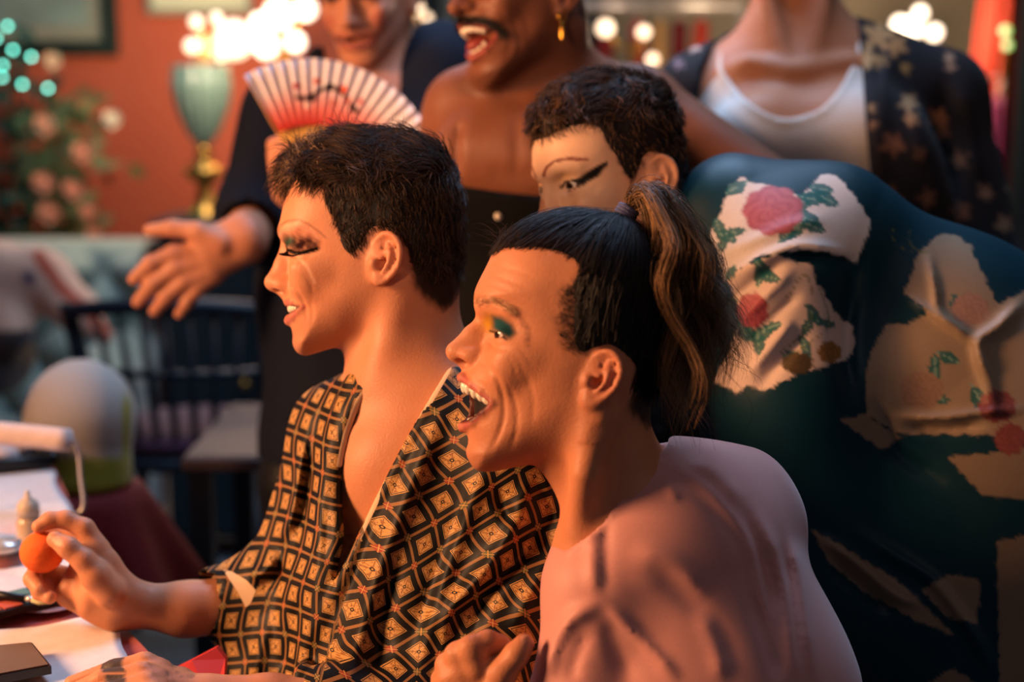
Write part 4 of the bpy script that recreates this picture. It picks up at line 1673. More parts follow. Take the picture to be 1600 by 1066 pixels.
M['bottle_glass'] = mat('beige_bottle', 'b79c80', rough=0.2, var=0.1, coat=0.5)
M['bottle_cap'] = mat('beige_cap', 'b8a48e', rough=0.4)
M['clear_jar'] = mat('clear_jar', 'd8d4d0', rough=0.08, trans=0.9, var=0.02)
M['orange_paste'] = mat('orange_paste', 'd2502a', rough=0.5)
turned('makeup_bottle', 'small beige bottle with pointed cap beside the raised fingers', 'bottle', 48, 858,
       [('body', 'bottle_glass', [(0.0, 0.0), (0.014, 0.0), (0.0155, 0.004), (0.0155, 0.036), (0.012, 0.042), (0.008, 0.044), (0.0, 0.044)]), ('cap', 'bottle_cap', [(0.0, 0.043), (0.0135, 0.043), (0.0135, 0.056), (0.010, 0.062), (0.004, 0.066), (0.003, 0.074), (0.0, 0.075)])])
turned('glitter_jar', 'small clear jar holding orange paste with a silver lid', 'jar', 8, 893,
       [('body', 'clear_jar', [(0.0, 0.0), (0.019, 0.0), (0.021, 0.003), (0.021, 0.024), (0.018, 0.027), (0.0, 0.027)]), ('paste', 'orange_paste', [(0.0, 0.003), (0.017, 0.003), (0.017, 0.019), (0.0, 0.019)]), ('lid', 'chrome', [(0.0, 0.027), (0.0205, 0.027), (0.0205, 0.036), (0.0, 0.037)])])

# brown compact at the near corner and the dark tray at the far end
q = [T(-60, 1045), T(52, 1034), T(82, 1072), T(-60, 1100)]
cp = empty('powder_compact', q[1], 'flat brown powder compact at the near corner of the table', 'compact')
slab('case', [tuple(a[:2]) for a in q][::-1], ZT + 0.012, ZT + 0.020, M['black_plastic'], cp)
M['brown_powder'] = mat('brown_powder', '6e5238', rough=0.7, var=0.3, scale=14)
cen = np.mean([a[:2] for a in q], 0)
slab('powder', [tuple(cen + (a[:2] - cen) * 0.94) for a in q][::-1], ZT + 0.018, ZT + 0.0215, M['brown_powder'], cp)

q = [T(-80, 722), T(66, 712), T(84, 736), T(-80, 752)]
tr = empty('cosmetics_tray', q[2], 'dark lacquer tray at the far end of the table', 'tray')
slab('tray_base', [tuple(a[:2]) for a in q][::-1], ZT + 0.006, ZT + 0.012, M['black_plastic'], tr)
for a, b in zip(q, q[1:] + q[:1]):
    V, F = sweep(np.array([[a[0], a[1], ZT + 0.02], [b[0], b[1], ZT + 0.02]]), 0.008, 8)
    mk('rim', V, F, M['black_plastic'], tr)
M['pale_cloth'] = mat('pale_cotton_pad', 'cdb9b2', rough=0.9, scale=60, bump=0.2)
for k, (u, v, r) in enumerate(((10, 736, 0.022), (-10, 728, 0.02), (34, 724, 0.017))):
    b = T(u, v)
    o = Ops(); c = np.array([b[0], b[1], ZT + 0.026]); o.ell(c, (r, r, 0.013)); o.displace(lambda P: 0.002 * wob(P, 160, 5))
    V, Q = box_surf(o, c - 0.05, c + 0.05, 0.004)
    mk('powder_puff', V, Q, M['pale_cloth'], label=['pale powder puff in the dark tray, the largest', 'pale powder puff at the back of the dark tray', 'smallest pale powder puff in the dark tray'][k], category='powder puff', group='powder puffs in the tray')


# ---- wig head on a draped stand, and a bolster roll on a bent wire
def wig_head():
    p = Px(2.28)
    o = Ops()
    R_ = lambda px: px * p.s
    o.ell(p(126, 641), (R_(76), R_(76), R_(80)), k=0.02)
    o.ecap(p(130, 660), p(134, 735, 0), (R_(72), R_(70)), (R_(68), R_(60)), RT, k=0.04)
    o.ell(p(95, 690, 10), (R_(46), R_(48), R_(55)), k=0.04)
    o.cone(p(66, 672, 20), p(58, 692, 20), R_(8), R_(11), k=0.02)
    o.cone(p(134, 735), p(134, 752), R_(70), R_(72), k=0.01)
    base = p(134, 757)
    o.box(base - np.array([0, 0, 0.06]), (0.3, 0.3, 0.06), rnd=0.0, k=0.002, mode='S')
    V, Q = box_surf(o, base - np.array([0.13, 0.13, 0.03]), base + np.array([0.13, 0.13, 0.2]), 0.005)
    u, v, d = proj(V)
    C = np.tile(lin('b3aca4'), (len(V), 1))
    C = blend(C, sstep(v, 706, 722), lin('8f8a26'))
    C = blend(C, (1 - sstep(np.abs(u - 198), 5, 9)) * sstep(v, 600, 640), lin('a39a3a'))
    root = empty('wig_mannequin', base, 'pale bald wig head with yellow-green taped neck', 'wig head')
    mk('head', V, Q, M['canvas'], root, col=C)
    # the stand under it
    st = empty('wig_stand', (base[0], base[1], 0.0), 'round stand draped in dark red cloth under the wig head', 'stand')
    zt = float(base[2])
    V, F = lathe([(0.0, zt - 0.03), (0.08, zt - 0.03), (0.08, zt - 0.006), (0.0, zt - 0.006)], 32)
    mk('stand_top', V + np.array([base[0], base[1], 0]), F, M['dark_wood'], st)
    V, F = lathe([(0.0, 0.0), (0.16, 0.0), (0.16, 0.02), (0.03, 0.05), (0.025, 0.5), (0.03, zt - 0.03), (0.0, zt - 0.03)], 24)
    mk('column', V + np.array([base[0], base[1], 0]), F, M['dark_wood'], st)
    rows = []
    ns, nr = 64, 12
    V = []
    for side in (0, 1):
        for k in range(nr):
            f = k / (nr - 1)
            for i in range(ns):
                a = 2 * math.pi * i / ns
                drop = max(0, f - 0.35) / 0.65
                rr = 0.088 * min(1, f / 0.35) + drop * (0.045 + 0.022 * math.sin(a * 7) + 0.05 * max(0, math.cos(a - 0.2)))
                zz = zt - 0.004 * side - 0.001 - 0.14 * drop * (1 + 0.35 * math.cos(a - 0.3))
                V.append((base[0] + (rr - 0.002 * side) * math.cos(a), base[1] + (rr - 0.002 * side) * math.sin(a), zz))
    F = []
    for s in (0, 1):
        for k in range(nr - 1):
            for i in range(ns):
                j = (i + 1) % ns; b = s * nr * ns
                qd = [b + k * ns + i, b + k * ns + j, b + (k + 1) * ns + j, b + (k + 1) * ns + i]
                F.append(qd[::-1] if s == 0 else qd)
    mk('drape', np.array(V), F, M['wine_cloth'], st)


M['canvas'] = cloth_mat('canvas_block', rough=0.85, sheen=0.2, weave=400)
wig_head()


def roll():
    """pale padded roll lying on a bent wire rest at the left edge"""
    p = Px(1.9)
    a, b = p(-90, 668, 0), p(108, 688, 10)
    root = empty('padded_roll', p(60, 745), 'pale padded roll on a bent wire rest beside the wig head', 'roll')
    pts = spline([a, (a + b) / 2, b], 6)
    V, F = sweep(np.concatenate([[a - (b - a) * 0.01], pts, [b + (b - a) * 0.015]]), np.concatenate([[0.006], np.full(len(pts), 0.0155), [0.007]]), 18)
    mk('padding', V, F, M['pale_cloth'], root)
    for (x, y) in (((102, 690)), ((-60, 672))):
        c = p(x, y, 5)
        bot = c.copy(); bot[2] = ZT + 0.003
        V, F = sweep(spline([c + np.array([-0.012, 0, 0.002]), c + np.array([0.006, 0, 0.006]), c + np.array([0.016, 0, -0.012]), np.array([c[0] + 0.018, c[1], (c[2] + bot[2]) / 2]), np.array([c[0] + 0.016, c[1], ZT + 0.003]), np.array([c[0] - 0.03, c[1] - 0.02, ZT + 0.003])], 6), 0.003, 8)
        mk('wire', V, F, M['chrome'], root)


roll()


# ------------------------------------------------------------------ the man in the patterned robe
def person_robe():
    p = Px(1.46); r = p.r
    H = Head(DEF_A, p(600, 415), -RT, UP)
    o = Ops()
    H.build(o)
    S = 0.75 * RT - 0.66 * FW            # right shoulder -> left shoulder
    o.ecap(p(636, 452), p(648, 630, -6), (r(80), 0.050), (r(80), 0.056), RT, k=0.022)
    o.tube([p(628, 455, 62), p(606, 540, 66), p(585, 628, 40)], [0.012, 0.012, 0.009], k=0.022)          # neck muscle
    o.tube([p(562, 520, 4), p(568, 560, 4)], [0.014, 0.012], k=0.02)                                       # throat
    o.ecap(p(660, 725, -25), p(652, 930, -20), (0.125, 0.078), (0.112, 0.080), S, k=0.05)
    o.ecap(p(652, 930, -20), p(655, 1190, -20), (0.112, 0.08), (0.125, 0.09), S, k=0.05)
    sr, sl = p(525, 665, -130), p(812, 690, 110)
    nb = p(655, 610, -10)
    o.cone(nb, sr, 0.045, 0.036, k=0.05); o.cone(nb, sl, 0.045, 0.040, k=0.05)
    o.tube([p(590, 640, 45), p(540, 640, -60), sr], [0.007, 0.007, 0.008], k=0.016)                        # collar bones
    o.tube([p(600, 642, 60), p(700, 650, 110), sl], [0.007, 0.007, 0.008], k=0.016)
    o.ell(p(560, 735, 15), (0.04, 0.03, 0.045), k=0.04)
    o.ell(p(635, 740, 75), (0.05, 0.03, 0.045), k=0.04)
    # right arm, reaching out over the table
    el = p(452, 925, -115)
    wr = p(205, 946, -40)
    o.cone(sr, el, 0.038, 0.032, k=0.02)
    o.tube([el, p(385, 945, -95), p(290, 952, -60), wr], [0.032, 0.033, 0.028, 0.0215], k=0.012, ks=0.01)
    o.ecap(wr, p(150, 925, -20), (0.024, 0.018), (0.027, 0.016), UP, k=0.012)
    # hand round the sponge: palm, finger roots, five fingers
    o.ecap(p(185, 938, -28), p(140, 862, -22), (0.026, 0.017), (0.019, 0.015), (RT + UP) / 1.4, k=0.010)
    o.ecap(p(180, 955, -28), p(108, 925, -38), (0.020, 0.015), (0.017, 0.013), UP, k=0.010)
    o.ecap(p(165, 905, -25), p(125, 890, -45), (0.024, 0.012), (0.026, 0.012), UP, k=0.010)
    k = 0.0035
    o.tube([p(172, 925, 5), p(150, 900, 14), p(131, 876, 20), p(107, 856, 22), p(86, 843, 15)], [0.016, 0.0145, 0.0115, 0.0105, 0.0085], k=0.006, ks=0.005)    # thumb
    o.tube([p(152, 858, -25), p(132, 826, -22), p(103, 812, -18), p(78, 813, -12), p(61, 823, -6)], [0.0125, 0.0105, 0.0092, 0.0085, 0.0075], k=k, ks=0.004)       # index
    o.tube([p(146, 868, -48), p(112, 836, -62), p(80, 832, -58), p(56, 843, -44)], [0.011, 0.0098, 0.009, 0.0078], k=k, ks=0.004)                                   # middle
    o.tube([p(132, 905, -55), p(90, 898, -66), p(58, 890, -52), p(50, 905, -22), p(62, 921, -6)], [0.0115, 0.0098, 0.009, 0.0085, 0.0075], k=k, ks=0.004)          # ring
    o.tube([p(125, 930, -45), p(92, 925, -56), p(70, 916, -46), p(62, 926, -20), p(78, 934, -4)], [0.0105, 0.009, 0.0082, 0.0078, 0.0070], k=k, ks=0.004)         # little
    # left arm, resting along the table's edge
    el2 = p(770, 1150, 170)
    wr2 = p(330, 1088, 225)
    o.cone(sl, el2, 0.040, 0.034, k=0.02)
    o.tube([el2, p(560, 1110, 200), p(420, 1096, 215), wr2], [0.034, 0.030, 0.024, 0.0195], k=0.012, ks=0.01)
    o.ecap(wr2, p(238, 1062, 230), (0.021, 0.015), (0.027, 0.015), FW, k=0.010)
    for i, (u0, v0, w0, u1, v1, u2, v2, rr) in enumerate([(226, 1036, 212, 180, 1046, 112, 1068, 0.0092), (222, 1052, 245, 160, 1063, 95, 1090, 0.0095), (228, 1068, 272, 170, 1082, 118, 1104, 0.009), (236, 1084, 295, 190, 1100, 150, 1116, 0.008)]):
        o.tube([p(u0 + 26, v0 + 10, w0), p(u0, v0, w0), p(u1, v1, w0 + 3), p(u2, v2, w0 + 6)], [rr + 0.001, rr + 0.0008, rr, rr - 0.002], k=k, ks=0.004)
    o.tube([p(282, 1062, 205), p(240, 1066, 190), p(205, 1084, 186), p(180, 1098, 188)], [0.012, 0.0115, 0.010, 0.008], k=0.005, ks=0.004)
    # legs under the table
    hip = p(655, 1230, -20)
    for s in (-1, 1):
        hj = hip + S * 0.085 * s; hj[2] = 0.56
        kn = hj + np.array([-0.40, -0.16 * s * 0 - 0.12, -0.04]); ft = np.array([kn[0] + 0.02, kn[1], 0.07])
        o.cone(hj, kn, 0.085, 0.058, k=0.05); o.cone(kn, ft, 0.055, 0.038, k=0.02)
        o.cone(ft + np.array([0.02, 0, -0.03]), ft + np.array([-0.15, 0, -0.042]), 0.036, 0.026, k=0.02)
    # fingernail dents and knuckles are small; mesh now
    X0 = p(30, 500)[0]
    fx = [(p(35, 900)[0], p(230, 900)[0], 0.0021), (p(408, 400)[0], p(505, 400)[0], 0.0016), (p(505, 400)[0], p(730, 400)[0], 0.0026)]
    zt = lambda v: p(600, v)[2]
    fz = [(zt(560), zt(280), 0.0017), (zt(280), zt(215), 0.003), (zt(990), zt(795), 0.0024), (zt(1075), zt(990), 0.003)]
    yc = H.O[1]
    fy = [(yc - 0.09, yc + 0.02, 0.0025), (yc + 0.02, yc + 0.10, 0.006), (yc - 0.24, yc - 0.09, 0.0036)]
    xs = axis_grid(p(20, 900)[0], p(930, 700)[0], fx, 0.0045)
    ys = axis_grid(yc - 0.42, yc + 0.26, fy, 0.008)
    zs = axis_grid(-0.01, p(600, 200)[2], fz, 0.008)
    V, Q = surf(o, xs, ys, zs)
    # ---- colour
    skin = lin('c98a66')
    C = np.tile(skin, (len(V), 1))
    u, v, l = H.tr(V); al = np.abs(l)
    isf = (H.samp(H.sd, u, v) < 15) & (al < 90)
    C = head_paint(H, V, C, lin('b9655c'))
    eg = lambda c, ru, rv, hard=1.0: np.exp(-(((u - c[0]) / ru) ** 2 + ((v - c[1]) / rv) ** 2) ** hard)
    face = isf & (al > 10) & (al < 75)
    C = blend(C, face * 0.35 * (1 - sstep(seg_dist(u, v, [(470, 535), (520, 520), (565, 480), (575, 440)]), 14, 45)), lin('9c6a50'))     # shaven beard
    C = blend(C, face * 0.75 * (poly_sd(u, v, [(440, 368), (455, 355), (480, 354), (500, 365), (512, 380), (506, 394), (470, 396), (446, 386)]) < 0), lin('d9a184'))
    lidp = [(443, 376), (452, 369), (470, 367), (495, 369), (512, 382), (511, 396), (490, 400), (474, 401), (455, 395), (441, 388)]
    lid = poly_sd(u, v, lidp)
    grit = 0.75 + 0.35 * wob(V, 900, 14)
    C = blend(C, face * 0.55 * grit * (1 - sstep(poly_sd(u, v, [(470, 358), (496, 362), (514, 378), (512, 394), (480, 398), (462, 385), (462, 368)]), -6, 6)), lin('8a4030'))
    C = blend(C, face * (1 - sstep(lid, -10, 4)) * np.clip(grit + 0.2, 0, 1) * sstep(u, 456, 472) * sstep(v, 366, 384), lin('2c1415'))
    C = blend(C, face * 0.97 * eg((456, 382), 15, 11, 1.6), lin('0c2f2d'))
    C = blend(C, face * 0.35 * eg((458, 379), 7, 5), lin('3f7a68'))
    C = blend(C, face * (1 - sstep(seg_dist(u, v, [(441, 387), (456, 394), (474, 400), (490, 399), (508, 394)]), 1.8, 4.6)), lin('0a0707'))
    C = blend(C, face * 0.6 * (1 - sstep(seg_dist(u, v, [(437, 368), (445, 355), (461, 350), (479, 350), (494, 357), (512, 370), (521, 378)]), 0.8, 2.6)), lin('7d4f3a'))
    C = blend(C, face * 0.45 * (1 - sstep(seg_dist(u, v, [(474, 404), (492, 420), (502, 445)]), 1, 4)), lin('e8bda0'))
    C = blend(C, isf * 0.35 * eg((610, 400), 24, 45), lin('b5614a'))
    hairp = [(446, 292), (462, 289), (492, 284), (520, 298), (521, 326), (538, 358), (548, 394), (562, 402), (576, 386), (590, 366), (612, 362), (640, 385), (648, 420), (646, 452), (668, 478), (700, 495),
             (725, 470), (745, 400), (745, 300), (705, 220), (575, 180), (445, 235)]
    hairp = [tuple(q) for q in spline(hairp, 4, True)]
    hm = poly_sd(u, v, hairp) + 2.5 * wob(V, 700, 5)
    scalp = isf & (hm < 0) & (al < 82)
    C = blend(C, isf * (1 - sstep(hm, -5 - 14 * sstep(v, 420, 460), 3)), lin('2a1b14'))
    pu, pv, pd = proj(V)
    dark = lin('14181d')
    C = blend(C, (V[:, 2] < 0.66) & (pu > 380), dark)
    for nl in ([(80, 838), (92, 836), (100, 845), (97, 856), (86, 854), (79, 846)], [(58, 908), (68, 912), (74, 924), (68, 931), (59, 922)]):
        nd = poly_sd(pu, pv, nl)
        C = blend(C, (pd < 1.50) * 0.5 * (1 - sstep(nd, -2, 1)), lin('e0b49a'))
        C = blend(C, (pd < 1.50) * 0.3 * (1 - sstep(np.abs(nd), 0.6, 2.2)), lin('8a5040'))
    # sepia tattoos on two finger segments and on the back of the hand
    th = (pv > 1015) & (pv < 1085) & (pd < 1.36)
    tt = ((pu > 158) & (pu < 193) & (pv < 1052)) | ((pu > 165) & (pu < 196) & (pv > 1053) & (pv < 1078))
    C = blend(C, th * tt * 0.92, lin('34383a'))
    for a, b, c in ((268, 1043, 4), (276, 1050, 3), (300, 1056, 5), (284, 1060, 3), (262, 1052, 3)):
        C = blend(C, th * 0.45 * (np.hypot(pu - a, pv - b) < c), lin('4a4038'))
    for a, b, c in ((534, 812, 5), (541, 822, 7), (530, 835, 5), (546, 838, 8), (536, 850, 6), (524, 862, 5), (549, 855, 4)):
        C = blend(C, (pd < 1.46) * 0.5 * np.exp(-((pu - a) ** 2 + (pv - b) ** 2) / c ** 2), lin('3c3a3c'))
    root = empty('person', (float(H.O[0] + 0.05), float(H.O[1]), 0.0), 'short-haired man in black and gold patterned robe holding an orange sponge', 'person')
    mk('body', V, Q, M['skin'], root, col=C, alpha=1 - face * (1 - sstep(lid, -2, 3)) * 0.85)
    # ---- teeth
    ot = Ops()
    for i in range(5):
        f = i / 4
        for s in (1, -1):
            a = 0.02 + 0.98 * f
            U_ = 453 + 23 * f ** 1.6; Lm = max(min(4 + 18 * f ** 0.9, H.side(U_, 484) - 2.5), 3.5)
            ot.ell(H.q(U_ + 3.0, 482 - 1.0 * f, s * Lm), (0.0040, 0.0046, 0.0052 - 0.0018 * f), H.R, k=0.001)
    Vt, Qt = box_surf(ot, H.q(449, 486, 0) - 0.03, H.q(449, 486, 0) + 0.03, 0.0012)
    mk('teeth', Vt, Qt, M['tooth'], root)
    # ---- hair
    th_fn = lambda u, v, l: 2.5 + 6.5 * sstep(v, 330, 250) + 5.0 * sstep(u, 640, 700) * sstep(v, 470, 420) 
    oc = hair_cap(H, hairp, th_fn, 0.003, noise=1.6, nfreq=190, soft=9.0)
    Vc, Qc = box_surf(oc, H.w(-95, -100, -70) * 0 + H.O - np.array([0.14, 0.12, 0.07]), H.O + np.array([0.14, 0.12, 0.17]), 0.0034)
    dk, lt = lin('0f0b09'), lin('5e4330')

    def flow(u, v, l):
        top = sstep(v, 330, 255)
        f = 0.9 * top - 0.25 * (1 - top) + 0.5 * np.sin(u * 0.045 + l * 0.05) * top
        up = 0.1 * top - 1.0 * (1 - top) + 0.45 * np.sin(u * 0.07 + 1.0) * top
        ll = 0.25 * np.sign(l) * top + 0.35 * np.sin(u * 0.06 + l * 0.09) * top
        return np.stack([f, ll, up], 1)
    uc, vc, lc = H.tr(Vc); hc = poly_sd(uc, vc, hairp)
    rr = pick(Vc, (hc < 1) & (H.base_fn()(Vc) > 0.0), 9000, weight=np.where(lc > -25, 1.0, 0.2) * (1 + 0.2 * (vc < 290) + 1.2 * (hc > -12) + 0.8 * (lc > 30)))
    uu, vv, ll = H.tr(rr)
    ln = (9 + 22 * sstep(vv, 330, 260) + 6 * sstep(uu, 640, 690)) * 0.001 * np.random.default_rng(2).uniform(0.6, 1.25, len(rr))
    st = grow(H, rr, flow, ln, 8, lambda u, v, l, t: 0.22 * (1 - t) * sstep(v, 340, 250) + 0.08, jit=0.45, curl=0.30, cfreq=0.7)
    Vs, Qs = tubes(st, np.random.default_rng(3).uniform(0.00026, 0.00046, len(st)))
    Cs = strand_col(len(st), 27, dk, lt)
    # tousled front lock, coloured lighter to stand for the light on it
    rf = pick(Vc, (hc < 0) & (uc < 520) & (vc < 300), 1300, seed=9)
    lnf = np.random.default_rng(5).uniform(0.012, 0.026, len(rf))
    sf = grow(H, rf, lambda u, v, l: np.stack([0.9 + 0 * u, 0.2 * np.sign(l), 0.55 - 0.02 * (v - 280)], 1), lnf, 9, 0.30, jit=0.35, curl=0.65, cfreq=0.7, seed=11, gravity=0.9)
    Vf, Qf = tubes(sf, np.random.default_rng(6).uniform(0.0003, 0.0005, len(sf)))
    Cf = strand_col(len(sf), 30, lin('35251a'), lin('b88f68'), seed=8)
    Va, Qa, Ca = merge([(Vc, Qc, lin('0e0a08')), (Vs, Qs, Cs), (Vf, Qf, Cf)])
    mk('hair', Va, Qa, M['hair'], root, col=Ca)
    # lashes, long and false
    nl = 70
    t = np.linspace(0, 1, nl)
    base = spline([H.q(456, 393, 22), H.q(458, 397, 30), H.q(466, 401, 38), H.q(484, 400, 45), H.q(503, 395, 49)], 24)
    base = base[np.linspace(0, len(base) - 1, nl).astype(int)]
    tips = base + (H.F * 0.010)[None] * (1 - 0.7 * t)[:, None] + H.L * (0.003 + 0.006 * t)[:, None] - H.U * (0.0035 - 0.0065 * t ** 2)[:, None]
    mid = (base + tips) / 2 - H.U * 0.0015
    path = np.stack([base, mid * 0.9 + base * 0.1, tips], 1)
    Vl, Ql = tubes(path, 0.00035)
    mk('eyelashes', Vl, Ql, M['lash'], root)
    return root, H, o, p, S


PA, HA, OA, pa, SA = person_robe()


def first_hit(ops, u, v, d0, d1, n=400):
    """depth at which the ray of pixel (u, v) first enters the solid"""
    d = np.linspace(d0, d1, n)
    e = ops.ev(np.array([pix(u, v, x) for x in d]))
    i = np.nonzero(e < 0)[0]
    return d[i[0]] if len(i) else None


def fold_field(folds, margin=3.0):
    """cloth folds as polylines in the picture plane: (pts, height mm, width px); positive = ridge"""
    fl = [([tuple(q) for q in spline(pts, 6)], h, w) for pts, h, w in folds]

    def fn(P):
        u, v, d = proj(P)
        out = np.zeros(len(P))
        for pts, h, w in fl:
            A = np.array(pts)
            m = (u > A[:, 0].min() - 3 * w) & (u < A[:, 0].max() + 3 * w) & (v > A[:, 1].min() - 3 * w) & (v < A[:, 1].max() + 3 * w)
            if not m.any():
                continue
            dd, t = seg_dist_t(u[m], v[m], pts)
            e = np.minimum(1, np.minimum(t, 1 - t) * 4 + 0.1)
            out[m] -= 0.001 * h * np.exp(-(dd / w) ** 2) * e
        return out
    return fn


def robe_material():
    m, nt, b = nodes_of('foulard_robe')
    at = N(nt, 'ShaderNodeAttribute', attribute_name='Pat')
    sep = N(nt, 'ShaderNodeSeparateXYZ')
    nt.links.new(at.outputs['Vector'], sep.inputs[0])
    X, Y, Z = sep.outputs
    fx = math_n(nt, 'SUBTRACT', math_n(nt, 'FRACT', X), 0.5)
    fy = math_n(nt, 'SUBTRACT', math_n(nt, 'FRACT', Y), 0.5)
    ax = math_n(nt, 'ABSOLUTE', fx); ay = math_n(nt, 'ABSOLUTE', fy)
    mx = math_n(nt, 'MAXIMUM', ax, ay); mn = math_n(nt, 'MINIMUM', ax, ay)
    par = math_n(nt, 'MODULO', math_n(nt, 'ABSOLUTE', math_n(nt, 'ADD', math_n(nt, 'FLOOR', math_n(nt, 'ADD', X, 0.5)), math_n(nt, 'FLOOR', math_n(nt, 'ADD', Y, 0.5)))), 2.0)
    black, gold, brown = lin('08090c'), lin('bd9055'), lin('8c6238')
    c = mixc(nt, math_n(nt, 'LESS_THAN', mx, 0.272), black, gold)
    # dotted frame line, inner frame, ornament
    line = math_n(nt, 'MULTIPLY', math_n(nt, 'GREATER_THAN', mx, 0.222), math_n(nt, 'LESS_THAN', mx, 0.245))
    c = mixc(nt, line, c, lin('2a1b10'))
    dots = math_n(nt, 'GREATER_THAN', math_n(nt, 'SINE', math_n(nt, 'MULTIPLY', math_n(nt, 'ADD', X, Y), 150.0)), 0.0)
    rim = math_n(nt, 'MULTIPLY', math_n(nt, 'GREATER_THAN', mx, 0.262), math_n(nt, 'LESS_THAN', mx, 0.285))
    c = mixc(nt, math_n(nt, 'MULTIPLY', rim, dots), c, black)
    dia = math_n(nt, 'ABSOLUTE', math_n(nt, 'SUBTRACT', ax, ay))
    inner = math_n(nt, 'LESS_THAN', mx, 0.21)
    orn = math_n(nt, 'MULTIPLY', inner, math_n(nt, 'LESS_THAN', dia, 0.018))
    c = mixc(nt, math_n(nt, 'MULTIPLY', orn, 0.7), c, lin('5a3318'))
    no = N(nt, 'ShaderNodeTexNoise')
    no.inputs['Scale'].default_value = 14.0
    nt.links.new(at.outputs['Vector'], no.inputs['Vector'])
    c = mixc(nt, math_n(nt, 'MULTIPLY', inner, math_n(nt, 'GREATER_THAN', no.outputs['Fac'], 0.56)), c, lin('8a5a30'))
    rad = math_n(nt, 'SQRT', math_n(nt, 'ADD', math_n(nt, 'MULTIPLY', fx, fx), math_n(nt, 'MULTIPLY', fy, fy)))
    c = mixc(nt, math_n(nt, 'LESS_THAN', rad, 0.06), c, black)
    c = mixc(nt, math_n(nt, 'LESS_THAN', rad, 0.025), c, gold)
    # lattice bands and rosettes at the crossings
    band = math_n(nt, 'GREATER_THAN', mx, 0.455)
    c = mixc(nt, band, c, brown)
    ros = math_n(nt, 'GREATER_THAN', mn, 0.40)
    rc = mixc(nt, par, lin('8f3c24'), lin('5f5a35'))
    c = mixc(nt, ros, c, rc)
    hx = math_n(nt, 'SUBTRACT', 0.5, ax); hy = math_n(nt, 'SUBTRACT', 0.5, ay)
    xr = math_n(nt, 'MULTIPLY', ros, math_n(nt, 'LESS_THAN', math_n(nt, 'ABSOLUTE', math_n(nt, 'SUBTRACT', hx, hy)), 0.014))
    c = mixc(nt, xr, c, gold)
    # lining where Z > 0.5
    c = mixc(nt, math_n(nt, 'GREATER_THAN', Z, 0.5), c, lin('d3b490'))
    nt.links.new(c, b.inputs['Base Color'])
    b.inputs['Roughness'].default_value = 0.55
    b.inputs['Specular IOR Level'].default_value = 0.22
    return m


M['robe'] = robe_material()


